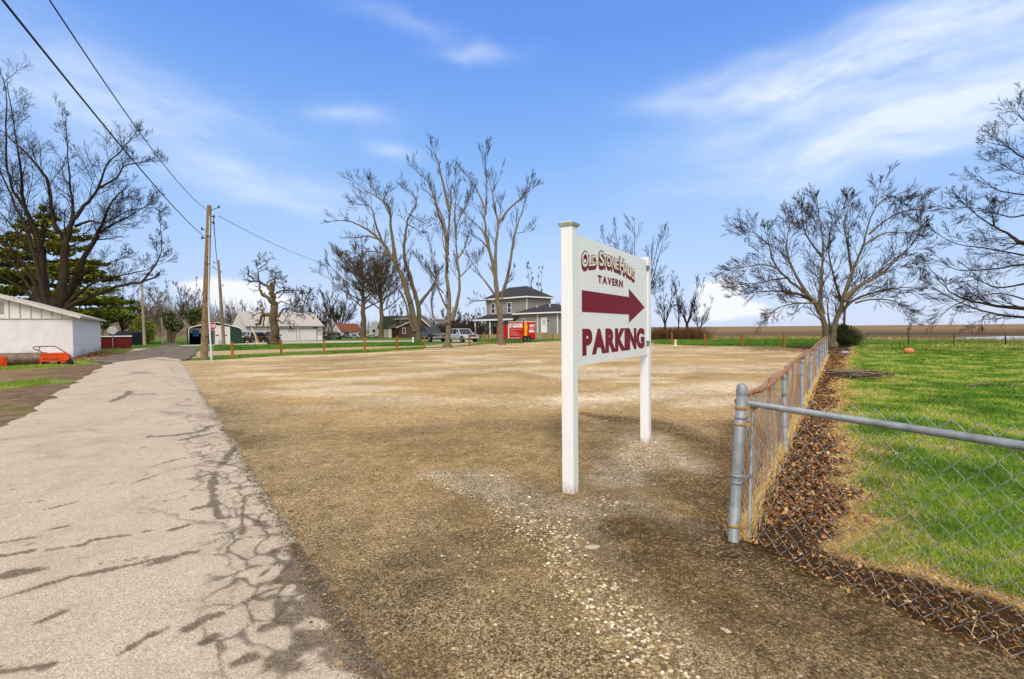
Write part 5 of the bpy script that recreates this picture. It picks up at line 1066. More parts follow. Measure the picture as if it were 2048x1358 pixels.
# ---------------- vehicles ----------------
def car(name, label, cat, loc, rz, L, Wd, Ht, col, kind='suv', group=None, hood=.27, rear=.12, metal=.3, plates=False, patch=None, black_trim=True):
    """x forward, origin at centre on the ground"""
    o = thing(name, label, cat, tuple(loc), rz, group); P = paint('car_paint_' + '_'.join('%02d' % int(c * 99) for c in col), col, .25, .08, 2, 0, metal, Coat_Weight=.6)
    h = Wd / 2; zb = Ht * .17; zbelt = Ht * (.60 if kind != 'pickup' else .60); x0, x1 = -L / 2, L / 2; zh = Ht * .575
    # lofted lower body
    if kind == 'sedan': S = [(x0, .55, .9), (x0 + .15, .28, 1.0), (x0 + L * .18, .17, 1.04), (x0 + L * .3, .17, 1.03), (x1 - L * .3, .17, 1.0), (x1 - L * .1, .18, .9), (x1 - .12, .26, .82), (x1, .5, .72)]
    else: S = [(x0, .42, .95), (x0 + .10, .22, 1.02), (x0 + L * .25, .17, 1.03), (x1 - L * hood, .17, 1.0), (x1 - L * .12, .18, .97), (x1 - .12, .24, .92), (x1, .45, .84)]
    b = MB(); ring = []
    for (x, lo, hi) in S:
        e = .90 if x in (x0, x1) else (.97 if abs(x - x0) < .2 or abs(x - x1) < .2 else 1.0); z0 = Ht * (lo if lo > .3 else lo) * 1.0; zt = zbelt * hi; hw = h * e; zm = (z0 + zt) / 2
        z0 = max(z0 * .95, zb * .9) if lo < .3 else Ht * lo * .5
        ring.append([(x, -hw * .92, z0), (x, -hw, z0 + .12), (x, -hw, zm + .1), (x, -hw * .96, zt - .05), (x, -hw * .86, zt), (x, hw * .86, zt), (x, hw * .96, zt - .05), (x, hw, zm + .1), (x, hw, z0 + .12), (x, hw * .92, z0)])
    V = [p for r_ in ring for p in r_]; k = 10; Fc = [(i * k + j, i * k + (j + 1) % k, (i + 1) * k + (j + 1) % k, (i + 1) * k + j) for i in range(len(ring) - 1) for j in range(k)]
    b.add(V, Fc, smooth=True); b.add(ring[0], [tuple(range(k))]); b.add(ring[-1], [tuple(range(k))[::-1]])
    if patch: b.build('body', patch, o)
    else: b.build('body', P, o)
    xf = x1 - L * hood; xr = x0 + L * rear
    if kind == 'pickup': xr = x0 + L * .38
    if kind == 'sedan': xf = x1 - L * .28; xr = x0 + L * .13
    fs, rs = L * .12 * (1.1 if kind == 'sedan' else .9), L * (.035 if kind != 'sedan' else .1); zt = Ht - .05; q = .80
    g0 = [(xr, -h * .9), (xf, -h * .9), (xf, h * .9), (xr, h * .9)]; g1 = [(xr + rs, -h * q), (xf - fs, -h * q), (xf - fs, h * q), (xr + rs, h * q)]
    b = MB(); b.hexa([(x, y, zbelt - .03) for x, y in g0] + [(x, y, zt) for x, y in g1]); b.build('windows', GLASS, o)
    b = MB(); e = .03
    b.hexa([(x, y, zt - .015) for x, y in ((xr + rs - e, -h * q - e), (xf - fs + e, -h * q - e), (xf - fs + e, h * q + e), (xr + rs - e, h * q + e))] + [(x, y, Ht) for x, y in ((xr + rs + .12, -h * q + .08), (xf - fs - .12, -h * q + .08), (xf - fs - .12, h * q - .08), (xr + rs + .12, h * q - .08))])
    for sgn in (-1, 1):
        for (a, a1) in ((xr, xr + rs), (xf, xf - fs)): b.bar((a, sgn * h * .905, zbelt - .02), (a1, sgn * h * (q + .005), zt), .09, .06)
        for f in ((.5,) if kind == 'pickup' else (.36, .66)): x = xr + (xf - xr) * f; xx = x * .93 + (xr + xf) / 2 * .07; b.bar((x, sgn * h * .905, zbelt - .02), (xx, sgn * h * (q + .005), zt), .08, .05)
    b.build('roof', P, o)
    R_ = Ht * .215 if kind != 'sedan' else Ht * .23; wy = h - .08
    for xx in (x0 + L * .19, x1 - L * .17):
        for sgn in (-1, 1):
            b = MB(); b.cyl((xx, sgn * (wy - .16), R_), (xx, sgn * (wy + .085), R_), R_, sides=24); w_ = b.build('wheel', BLACK, o)
            b = MB(); b.cyl((xx, sgn * (wy + .080), R_), (xx, sgn * (wy + .095), R_), R_ * .62, sides=18)
            for a in range(5): t_ = a * 1.2566; b.bar((xx, sgn * (wy + .1), R_), (xx + math.cos(t_) * R_ * .6, sgn * (wy + .1), R_ + math.sin(t_) * R_ * .6), .05, .02, up=(0, 1, 0))
            b.build('rim', paint('alloy_rim', (.34, .35, .37), .35, .1, 5, 0, .7), w_)
            b = MB(); n_ = 14; pts = [(xx + math.cos(a) * R_ * 1.17, sgn * (h + .004), R_ + math.sin(a) * R_ * 1.17) for a in np.linspace(-.15, math.pi + .15, n_)]; b.prism(pts, (0, -sgn * .02, 0)); b.build('wheel_arch', BLACK, o)
    LT = paint('headlight_glass', (.6, .63, .66), .15, .1); RL = paint('tail_light_red', (.35, .01, .01), .25, .1)
    for sgn in (-1, 1):
        b = MB(); zl = zbelt * .76; b.hexa([(x1 - .18, sgn * h * .93, zl), (x1 + .012, sgn * h * .60, zl), (x1 + .012, sgn * h * .60, zl + .15), (x1 - .18, sgn * h * .93, zl + .16)] + [(x1 - .30, sgn * h * .8, zl), (x1 - .2, sgn * h * .5, zl), (x1 - .2, sgn * h * .5, zl + .15), (x1 - .3, sgn * h * .8, zl + .15)]); b.build('headlight', LT, o)
        b = MB(); b.box(x0 - .015, x0 + .15, sgn * h * .88 - .08, sgn * h * .88 + .06, zbelt * .68, zbelt * .92); b.build('tail_light', RL, o)
        b = MB(); b.box(xf - .35, xf - .18, sgn * (h + .13) - .09, sgn * (h + .13) + .09, zbelt, zbelt + .2); b.build('mirror', P if black_trim else BLACK, o)
        b = MB(); b.box(xr + .2, xf - .1, sgn * (h + .003) - .006, sgn * (h + .003) + .006, zbelt * .80, zbelt * .82); b.build('door_line', BLACK, o)
    b = MB(); b.box(x1 - .1, x1 + .02, -h * .55, h * .55, zbelt * .70, zbelt * .88); gr = b.build('grille', BLACK, o)
    if kind == 'pickup':
        b = MB(); CHR = paint('chrome', (.6, .62, .64), .2, .1, 5, 0, .8)
        for z in (.70, .76, .82, .88): b.box(x1 + .02, x1 + .035, -h * .55, h * .55, zbelt * z - .012, zbelt * z + .018)
        b.build('grille_bar', CHR, gr); b = MB(); bevbox(b, x1 - .05, x1 + .12, -h * .95, h * .95, zbelt * .40, zbelt * .60, .03); b.build('front_bumper', CHR, o)
        b = MB(); b.box(x0 + .1, xr - .08, -h * .8, h * .8, zbelt * .98, zbelt * 1.04); b.build('bed_cover', BLACK, o)
    else:
        b = MB(); b.box(x1 - .1, x1 + .025, -h * .7, h * .7, zbelt * .34, zbelt * .50); b.build('lower_grille', BLACK, o)
    b = MB(); b.box(x1 + .03, x1 + .045, -.16, .16, zbelt * .52, zbelt * .62); b.build('number_plate', WHITE, o)
    return o
def place(px, py): return G(px, py)
hd = lambda x, y: math.atan2(y, x)
q = G(866, 684); car('pickup_truck', 'dark grey pickup truck with chrome grille parked between the bare trees', 'pickup truck', (q.x - .7, q.y + 1.9, 0), hd(.58, -.81), 5.6, 2.0, 1.88, (.045, .042, .045), 'pickup')
q = G(930, 685); car('parked_car', 'silver white hatchback car parked right of the mossy tree trunk', 'car', (q.x - .5, q.y + 1.7, 0), hd(.58, -.81), 4.7, 1.9, 1.62, (.55, .58, .62), 'sedan')
q = G(478, 686); car('parked_car', 'old white vehicle parked against the green garage wall', 'car', (q.x + .1, q.y + 1.7, 0), hd(-.35, -.94), 4.3, 1.75, 1.45, (.68, .69, .70), 'sedan')
RP = paint('rust_patched_paint', (.085, .075, .04), .7, .6, 2.5)
q = G(499, 685.5); car('parked_car', 'old dark green estate car with rust patches beside the white vehicle', 'car', (q.x, q.y + 1.6, 0), hd(.35, .94), 4.3, 1.75, 1.38, (.05, .055, .035), 'suv', patch=RP)
q = G(533, 685); car('parked_car', 'black saloon car parked left of the gnarled tree', 'car', (q.x, q.y + 1.6, 0), hd(.5, -.86), 4.4, 1.75, 1.4, (.02, .02, .024), 'suv')
q = G(661, 680); car('parked_car', 'grey truck in front of the low porch beyond the white garage', 'truck', (q.x, q.y + 1.0, 0), hd(-1, .1), 2.6, 1.6, 1.15, (.06, .065, .07), 'suv')
q = G(691, 676.5); car('parked_car', 'dark blue car in front of the orange roofed house', 'car', (q.x, q.y + .8, 0), hd(.55, -.8), 2.2, 1.1, .75, (.03, .03, .07), 'sedan', 'cars at the orange roofed house')
q = G(706, 676.5); car('parked_car', 'light blue car beside the dark blue one at the orange roofed house', 'car', (q.x, q.y + .8, 0), hd(.3, -.9), 2.4, 1.3, .8, (.35, .42, .55), 'sedan', 'cars at the orange roofed house')
q = G(718, 676.5); car('parked_car', 'white van rightmost of the cars at the orange roofed house', 'van', (q.x, q.y + .8, 0), hd(.3, -.9), 2.4, 1.2, 1.1, (.7, .7, .7), 'suv', 'cars at the orange roofed house')
q = G(402, 688.5); car('parked_car', 'black car standing inside the open bay of the metal garage', 'car', (q.x, q.y + 3.2, 0), hd(0, -1), 4.4, 1.8, 1.45, (.012, .012, .016), 'suv')
q = G(743, 676); car('parked_car', 'small pale car half hidden between the two bare trees', 'car', (q.x, q.y + .8, 0), hd(.9, -.3), 1.8, 1.0, .7, (.5, .5, .5), 'sedan')
# leaning poles by the old cars
for (a, c_, lb, m) in (((503, 655), (515, 688), 'thin white pole leaning in front of the old green car', WHITE), ((509, 665), (519, 688), 'thin yellow pole leaning in front of the old green car', YEL), ((536, 642), (534, 689), 'dark slim post standing left of the gnarled tree', DKM)):
    q = G(*c_); e = PY(a[0], a[1], q.y); b = MB(); b.tube([(0, 0, 0), tuple((e - q) * .5 + Vector((.05, 0, 0))), tuple(e - q)], .035, 6); b.lathe([(.05, -.02), (.055, .02), (.03, .04)], (0, 0, 0), 8); o = b.build('leaning_pole', m); o.location = q; tag(o, lb, 'pole')
q = G(439, 690); b = MB(); b.lathe([(.16, 0), (.18, .02), (.2, .45), (.21, .5), (.19, .5), (.001, .46)], (0, 0, 0), 12); b.bar((-.1, 0, .4), (.12, 0, .85), .12, .05)
o = b.build('bucket', paint('pale_bucket', (.5, .5, .48), .6, .1)); o.location = q; tag(o, 'pale bucket with a dark board at the foot of the second pole', 'bucket')
q = G(826, 686); b = MB(); b.lathe([(.09, 0), (.09, .62), (.07, .66), (.001, .67)], (0, 0, 0), 12); o = b.build('marker', paint('pale_marker', (.75, .76, .7), .6, .1)); o.location = q; tag(o, 'short white marker pipe left of the leaning tree', 'marker')

# ---------------- lawn things ----------------
q = G(1818, 709); b = MB(); b.lathe([(.001, 0), (.12, .01), (.2, .07), (.24, .15), (.23, .23), (.17, .30), (.08, .335), (.001, .34)], (0, 0, 0), 20); o = b.build('ball', paint('faded_orange_rubber', (.62, .22, .10), .6, .12)); o.location = q; o.location.z = .02; tag(o, 'faded orange ball lying on the lawn near the field fence', 'ball')
q = G(1690, 709.5); b = MB(); b.lathe([(.001, 0), (.10, .01), (.16, .06), (.17, .10), (.13, .16), (.06, .19), (.001, .2)], (0, 0, 0), 14); o = b.build('ball', paint('grey_white_ball', (.30, .30, .33), .5, .7, 9)); o.location = q; o.location.z = .02; o.scale = (1.3, 1, 1); tag(o, 'deflated grey and white ball at the foot of the twin tree', 'ball')
MST = bark('dead_stick', (.07, .045, .03), (.34, .27, .20))
def sticks(loc, spec, label, name='fallen_branch', spread=0):
    b = MB()
    for (x0_, y0_, x1_, y1_, z, r) in spec:
        p = Vector((x0_, y0_, z)); q_ = Vector((x1_, y1_, z * .6 + r)); m_ = p.lerp(q_, .5) + Vector((random.uniform(-.05, .05), random.uniform(-.05, .05), .03)); b.tube([p, m_, q_], [r, r * .8, r * .4], 6)
        if r > .012:
            for k in range(3): f = random.uniform(.3, .9); s_ = p.lerp(q_, f); e = s_ + Vector((random.uniform(-.3, .3), random.uniform(-.3, .3), random.uniform(0, .08))); b.tube([s_, e], [r * .4, r * .15], 4)
    o = b.build(name, MST); o.location = loc; tag(o, label, 'branch')
q = G(1715, 757); q.z = .02
sticks(q, [(random.uniform(-.75, .5), random.uniform(-.7, .7), random.uniform(-.6, .8), random.uniform(-.7, .7), random.uniform(.02, .22), random.choice([.008, .012, .02, .028])) for _ in range(85)], 'pile of dead sticks lying at the edge of the leaf strip', 'brush_pile')
q = G(1960, 776); q.z = .03; sticks(q, [(-.45, -.1, .6, .25, .04, .022), (-.1, 0, .2, .3, .05, .012)], 'long dark fallen branch lying on the lawn')
q = G(2020, 780); q.z = .03; sticks(q, [(-.15, 0, .25, -.05, .04, .018)], 'short brown stick on the lawn near the right edge')
q = G(1868, 803); q.z = .03; sticks(q, [(-.1, 0, .1, .04, .02, .012)], 'small dark twig lying in the middle of the lawn')
q = G(1800, 768); q.z = .03; sticks(q, [(-.3, 0, .3, .03, .02, .010)], 'thin pale twig on the lawn beside the stick pile')
MRK = paint('pale_limestone', (.46, .39, .28), .85, .2, 20, .5)
for (px, py, s_, lb) in ((1185, 1098, .055, 'largest pale flat stone in front of the left sign post'), (1090, 1158, .022, 'single white pebble on the brown gravel in the foreground'), (1212, 843, .035, 'pale stone on the dark mud behind the left sign post'), (1450, 1265, .035, 'pale angular stone near the bottom right of the gravel'), (1407, 864, .03, 'small pale stone between the sign and the corner post'), (1268, 1165, .028, 'cream stone at the middle of the foreground gravel'), (1383, 1052, .022, 'small pale stone left of the fence corner post')):
    q = G(px, py); b = MB(); pr = [(.9, .0), (1, .25), (.62, .52), (.25, .60), (.001, .6)]; b.lathe([(r_ * s_, z * s_) for r_, z in pr], (0, 0, 0), 7); b.SM = [False] * len(b.SM); b.V = [v + NR.normal(0, s_ * .10, v.shape) for v in b.V]; o = b.build('stone', MRK); o.location = (q.x, q.y, .002); o.rotation_euler = (random.uniform(-.2, .2), 0, random.uniform(-1, .2)); o.scale = (1.25, .75, .8)
    
    tag(o, lb, 'stone', 'pale stones on the gravel lot')
for (px, py, w_) in ((1065, 684.2, 1.0), (1085, 684.2, .8), (1118, 683, .9)):
    pass
# ---------------- trees ----------------
def perp(d):
    v = Vector((random.gauss(0, 1), random.gauss(0, 1), random.gauss(0, 1))); v -= d * v.dot(d); return v.normalized()
class TreeB:
    def __init__(s, minr, up=.12, wander=.25, ang=(28, 60), n=(7, 5, 4), ratio=.55, bud=0.0, flat=1.0, gap=.2, down=0, maxlvl=3):
        s.trunk = MB(); s.crown = MB(); s.minr = minr; s.up = up; s.w = wander; s.ang = ang; s.n = n; s.ratio = ratio; s.bud = bud; s.gap = gap; s.max = maxlvl; s.tp = 1.5; s.flat = flat; s.buds = []
    def seg(s, pts, r0, r1, lvl):
        r0 = max(r0, s.minr); r1 = max(r1, s.minr * .8); m = len(pts)
        tgt = s.trunk if lvl == 0 else s.crown
        tgt.tube(pts, [r0 + (r1 - r0) * (i / (m - 1)) ** .8 for i in range(m)], 12 if lvl == 0 else (5 if lvl == 1 else 3), a=random.random())
    def grow(s, p, d, L, r, lvl):
        n = 5 if lvl == 1 else (4 if lvl == 2 else 3); pts = [p.copy()]; d = d.normalized()
        for i in range(n):
            d = (d + Vector((random.gauss(0, 1), random.gauss(0, 1) * s.flat, random.gauss(0, 1))) * s.w * .55 + Vector((0, 0, s.up))).normalized(); p = p + d * (L / n); pts.append(p.copy())
        s.seg(pts, r, r * .35, lvl)
        if lvl < s.max: s.kids(pts, L, r, lvl)
        elif s.bud: s.buds.append(pts[-1])
        if s.bud and lvl == s.max: s.buds.append(pts[1])
    def kids(s, pts, L, r, lvl, f0=None):
        nk = s.n[lvl - 1] if lvl > 0 else 0; nk = max(2, int(round(nk * random.uniform(.7, 1.3))))
        for k in range(nk):
            f = (f0 if f0 is not None else s.gap) + (1 - (f0 if f0 is not None else s.gap)) * (k + random.random()) / nk; f = min(f, .99)
            i = int(f * (len(pts) - 1)); g = f * (len(pts) - 1) - i; a = pts[i]; b = pts[i + 1]; st = a.lerp(b, g); d = (b - a).normalized()
            an = R(random.uniform(*s.ang)); pp = perp(d); pp.y *= s.flat; cd = d * math.cos(an) + pp * math.sin(an)
            s.grow(st, cd, L * s.ratio * (1.15 - .55 * f) * random.uniform(.7, 1.2), r * .5 * (1 - .4 * f), lvl + 1)
    def limb(s, pts, r0, r1, kids=9, klen=None, start=.25, jitter=.04):
        # smooth the polyline
        P = [Vector(p) for p in pts]; out = []
        for i in range(len(P) - 1):
            p0 = P[max(i - 1, 0)]; p1 = P[i]; p2 = P[i + 1]; p3 = P[min(i + 2, len(P) - 1)]
            for k in range(4):
                t = k / 4; v = .5 * ((2 * p1) + (p2 - p0) * t + (2 * p0 - 5 * p1 + 4 * p2 - p3) * t * t + (3 * p1 - p0 - 3 * p2 + p3) * t ** 3)
                if 0 < i or k: v = v + Vector((random.gauss(0, 1), random.gauss(0, 1), random.gauss(0, 1))) * r0 * jitter * 3
                out.append(v)
        out.append(P[-1]); m = len(out); r0 = max(r0, s.minr * 1.2); r1 = max(r1, s.minr)
        s.trunk.tube(out, [r1 + (r0 - r1) * (1 - i / (m - 1)) ** s.tp for i in range(m)], 12 if r0 > .08 else 7, a=random.random())
        L = sum((out[i + 1] - out[i]).length for i in range(m - 1)); kl = klen or L * .35
        for k in range(kids):
            f = start + (1 - start) * (k + random.random()) / kids; f = min(f, .985); i = int(f * (m - 1)); st = out[i].lerp(out[i + 1], f * (m - 1) - i); d = (out[i + 1] - out[i]).normalized(); an = R(random.uniform(*s.ang)); pp = perp(d); cd = d * math.cos(an) + pp * math.sin(an)
            rr = r1 + (r0 - r1) * (1 - f) ** s.tp; s.grow(st, cd, kl * (1.15 - .5 * f) * random.uniform(.6, 1.25), rr * .30, 1)
        if kids: s.grow(out[-1], (out[-1] - out[-2]), kl * .32, r1 * .8, 1)
    def finish(s, name, label, base, mat, tmat=None, cat='tree', group=None, budmat=None):
        base = Vector(base); o = thing(name, label, cat, tuple(base), 0, group); s.trunk.build('trunk', mat, o, tuple(base))
        if s.buds:
            B = np.array([tuple(p) for p in s.buds]); B = B[NR.random(len(B)) < s.bud]; n = len(B); sz = s.minr * 2.4 * (.6 + .8 * NR.random(n)); T = np.array([(0, 0, 1.2), (.9, 0, -.4), (-.45, .8, -.4), (-.45, -.8, -.4)]); V = B[:, None] + T[None] * sz[:, None, None] * (1 + (NR.random((n, 4, 3)) - .5)); k = np.arange(n)[:, None] * 4
            Fq = np.concatenate([k + np.array([[0, 1, 2]]), k + np.array([[0, 2, 3]]), k + np.array([[0, 3, 1]]), k + np.array([[1, 3, 2]])]); s.crown.add(V.reshape(-1, 3), Fq, .9)
        s.crown.build('crown', tmat or mat, o, tuple(base)); return o
def PX(scale, ox, oy, Y, pts, dy=0):
    return [PY(ox + p[0] / scale, oy + p[1] / scale, Y + (p[2] if len(p) > 2 else 0) + dy) for p in pts]
BK_DARK = bark('dark_maple_bark', (.014, .010, .008), (.075, .054, .038)); BK_BR = bark('brown_bark', (.05, .036, .022), (.20, .145, .09)); BK_LT = bark('pale_dead_bark', (.035, .028, .020), (.31, .26, .19), (.14, .125, .06))
BK_MOSS = bark('mossy_bark', (.03, .024, .016), (.23, .19, .13), (.17, .15, .06)); BK_GR = bark('grey_twig_bark', (.07, .055, .045), (.22, .17, .13)); TW = paint('twig_brown', (.050, .034, .024), .9, .3, 2); TWD = paint('twig_dark', (.020, .014, .011), .9, .3, 2); TWP = paint('twig_pale', (.20, .165, .135), .9, .2, 1)

TWB = paint('twig_midbrown', (.10, .072, .050), .9, .3, 2)
# big maple behind the block building
Yt = 52; T = TreeB(.012, up=.10, wander=.18, n=(8, 5), ratio=.55, bud=.6, maxlvl=3, ang=(25, 60)); s = 2.663
def L1_(pts, a, b, kids=8, dy=0, kl=None, start=.25): T.limb(PX(s, 0, 130, Yt, pts, dy), a * .72 * Yt / 1000, b * .6 * Yt / 1000, int(kids * 1.45), kl, start)
bs = G(118, 697); bs = Vector((PY(118, 697, Yt).x, Yt, 0))
T.limb([bs, PY(112, 640, Yt), PY(108, 610, Yt)], 1.6, 1.1, 0)
L1_([(290, 1290), (235, 1180), (215, 960), (140, 780), (60, 640), (30, 460), (38, 200), (20, 90)], 9, 1.2, 14, 1, 4)
L1_([(260, 1270), (215, 1010), (130, 740), (110, 560), (80, 360), (40, 120)], 8, 1.2, 13, 3, 4)
L1_([(250, 1300), (225, 1190), (150, 900), (60, 700), (0, 560), (-60, 420)], 7, 1.2, 10, -2, 4)
L1_([(320, 1300), (335, 1180), (345, 1000), (345, 920), (290, 850), (262, 640), (170, 500), (60, 400), (-40, 300)], 13, 1.2, 14, 0, 4)
L1_([(340, 960), (385, 830), (385, 740), (365, 560), (350, 300)], 8, 1.2, 12, .5, 3.2)
L1_([(375, 840), (450, 750), (520, 660), (570, 530), (650, 450), (720, 365)], 5.5, 1, 12, -1, 3)
L1_([(520, 660), (620, 600), (660, 540), (740, 520), (850, 510)], 3, .8, 8, -1, 2.2)
L1_([(335, 1290), (430, 1070), (510, 920), (545, 840), (590, 740), (640, 680)], 9, 2.2, 12, 1.5, 3.4)
L1_([(400, 860), (480, 830), (550, 840), (700, 770), (830, 760)], 4, .8, 11, 1, 2.4)
L1_([(520, 900), (600, 850), (700, 800), (800, 740)], 3.5, .8, 9, 2, 2.4)
L1_([(350, 1300), (420, 1260), (540, 1210), (640, 1175), (740, 1160), (830, 1130)], 6.5, 2.6, 6, -1.5, 1.8)
L1_([(760, 1150), (830, 1060), (860, 980), (850, 800)], 3, .7, 9, -1.5, 1.8)
L1_([(350, 1280), (480, 1170), (600, 1130), (700, 1110), (790, 1090)], 5, 1.3, 9, 0, 2.2)
L1_([(380, 1220), (450, 1110), (560, 1060), (680, 1020)], 4, .9, 9, 2, 2.4)
L1_([(240, 1290), (150, 1100), (60, 980), (0, 940), (-100, 900)], 6.5, 1.5, 8, 0, 3)
L1_([(250, 1310), (130, 1200), (50, 1150), (-60, 1100)], 7, 1.5, 6, 2, 3)
L1_([(220, 1270), (110, 1120), (40, 1020), (-60, 960)], 4, 1, 6, -2, 3)
L1_([(210, 1040), (100, 900), (40, 830), (-50, 720)], 4, 1, 9, 1, 3)
T.finish('bare_tree', 'huge spreading bare maple behind the white block building', bs, BK_DARK, TWD)

# conifer with layered branches behind it
def conifer(base, H, Rm, label, tiers, seed, mats, name='pine_tree', k=1.0, top=.95):
    rs = random.Random(seed); o = thing(name, label, 'tree', tuple(base)); b = MB(); b.tube([(0, 0, -.2), (0, 0, H * .5), (0, 0, H * .97)], [H * .018, H * .012, H * .003], 8); cb = MB(); C = []; RR = []
    for t_ in range(tiers):
        f = t_ / (tiers - 1); z = H * (.12 + .84 * f); rad = Rm * (1 - f) ** .75 * rs.uniform(.75, 1.2) + .3; nb = int(6 + 4 * (1 - f))
        for j in range(nb):
            a = rs.uniform(0, 6.283); L = rad * rs.uniform(.6, 1.1); tip = Vector((math.cos(a) * L, math.sin(a) * L, z + L * rs.uniform(-.02, .22) * (1 if f > .3 else .4))); st = Vector((0, 0, z - .1)); b.tube([st, st.lerp(tip, .5) + Vector((0, 0, -.03 * L)), tip], [.06, .04, .015], 4)
            m = int(60 * L * k); u = np.array([rs.random() for _ in range(m)]) ** .6; u = .25 + .8 * u; w = .20 * L * (1.1 - u * .6)
            side = np.array([rs.gauss(0, 1) for _ in range(m)]) * w; C.append(np.stack([math.cos(a) * L * u - math.sin(a) * side, math.sin(a) * L * u + math.cos(a) * side, z + (tip.z - z) * u + np.array([rs.gauss(0, .14) for _ in range(m)])], -1)); RR.append(np.array([rs.random() for _ in range(m)]))
    b.build('trunk', BK_DARK, o); C = np.concatenate(C); RR = np.concatenate(RR); leafcloud(cb, C, RR, .26, flat=.5); cb.build('crown', mats, o); return o
def leafcloud(cb, C, RR, size, flat=1.0, n_per=1):
    n = len(C); sz = size * (.5 + NR.random(n)); a = NR.normal(0, 1, (n, 3)); a[:, 2] *= flat; a /= np.linalg.norm(a, axis=1, keepdims=True); c = np.cross(a, NR.normal(0, 1, (n, 3))); c /= np.linalg.norm(c, axis=1, keepdims=True)
    V = np.stack([C - a * sz[:, None], C + c * sz[:, None] * .4, C + a * sz[:, None], C - c * sz[:, None] * .4], 1); k = np.arange(n)[:, None] * 4
    cb.add(V.reshape(-1, 3), k + np.array([[0, 1, 2, 3]]), np.repeat(RR, 4))
MCON = rmat('conifer_needles', [(0, (.05, .075, .015)), (.35, (.13, .18, .025)), (.7, (.29, .33, .04)), (1, (.48, .44, .07))], .9, .15)
MIVY = rmat('ivy_leaves', [(0, (.06, .075, .03)), (.5, (.13, .155, .06)), (1, (.25, .27, .13))], .9, .15)
MBSH = rmat('dark_shrub_leaves', [(0, (.008, .018, .006)), (.5, (.03, .055, .016)), (.85, (.06, .085, .025)), (1, (.16, .09, .03))], .8, .2)
conifer(Vector((PY(95, 700, 62).x, 62, 0)), 17.6, 9.6, 'dark green layered conifer behind the huge bare maple', 15, 3, MCON, k=.95)
conifer(Vector((PY(-25, 700, 58).x, 58, 0)), 12, 6, 'second conifer mostly cut by the left edge behind the maple', 11, 4, MCON)

# gnarled old tree
Yt = G(545, 690).y; s = 6.79; T = TreeB(.013, up=.03, wander=.5, n=(5, 4), ratio=.5, maxlvl=3, bud=.6, ang=(30, 70))
def L3(pts, a, b, kids=4, dy=0, kl=1.2): T.limb(PX(s, 480, 500, Yt, pts, dy), a * Yt / 1000 / s, b * Yt / 1000 / s, kids, kl, .35, .06)
bs = Vector((PY(548, 690, Yt).x, Yt, 0))
T.tp = .8; L3([(465, 1310), (463, 1240), (462, 1100), (460, 900), (455, 760), (440, 660), (428, 560), (428, 445)], 66, 26, 0); T.tp = 1.5
L3([(465, 1320), (465, 1260), (463, 1190)], 84, 55, 0)
L3([(440, 690), (370, 640), (300, 600), (280, 540), (265, 470)], 27, 14, 3, -.3); L3([(400, 500), (330, 470), (260, 430), (180, 425), (125, 420)], 20, 9, 5, .3)
L3([(190, 400), (150, 365), (115, 345), (115, 305)], 12, 12, 2); L3([(265, 430), (245, 350), (245, 270), (215, 220), (255, 155)], 12, 3, 6, .2); L3([(255, 260), (310, 220), (365, 180), (330, 130), (285, 80)], 7, 4, 5, .4); L3([(255, 300), (320, 270), (390, 280), (430, 325)], 5, 2, 4, .2)
L3([(455, 560), (465, 440), (470, 370), (500, 310)], 16, 7, 5); L3([(480, 340), (530, 350), (600, 360)], 7, 3, 4); L3([(375, 500), (370, 440), (440, 400), (470, 390)], 9, 8, 3)
L3([(480, 420), (500, 480), (550, 520), (600, 510), (605, 560)], 8, 4, 4); L3([(450, 640), (490, 590), (560, 555), (650, 545), (740, 570), (800, 640), (880, 700)], 14, 6, 8); L3([(860, 790), (880, 690), (905, 620), (945, 550)], 7, 4, 7, 0, 1.0); L3([(700, 545), (780, 545), (820, 560)], 6, 3, 4)
L3([(500, 740), (560, 700), (640, 730), (700, 750), (770, 770)], 11, 4, 7, -.5); L3([(510, 920), (550, 850), (600, 800), (680, 805), (760, 835), (850, 840), (960, 870)], 16, 5, 10, -.4); L3([(510, 950), (545, 975), (585, 995), (630, 920), (650, 870)], 13, 4, 4, -.2); L3([(590, 985), (650, 970), (710, 1000)], 4, 2, 3)
L3([(430, 890), (370, 880), (320, 870), (290, 820), (300, 740)], 30, 10, 3, -.3); L3([(320, 870), (285, 930), (275, 980), (245, 1010)], 22, 14, 2, -.3); L3([(345, 880), (330, 930), (315, 995)], 12, 8, 1, -.3); L3([(290, 850), (240, 860), (210, 880)], 7, 4, 3); L3([(515, 660), (560, 610), (600, 560)], 9, 6, 2)
T.finish('gnarled_tree', 'gnarled old bare tree with broken stubby limbs in front of the white garage', bs, BK_BR, TW)

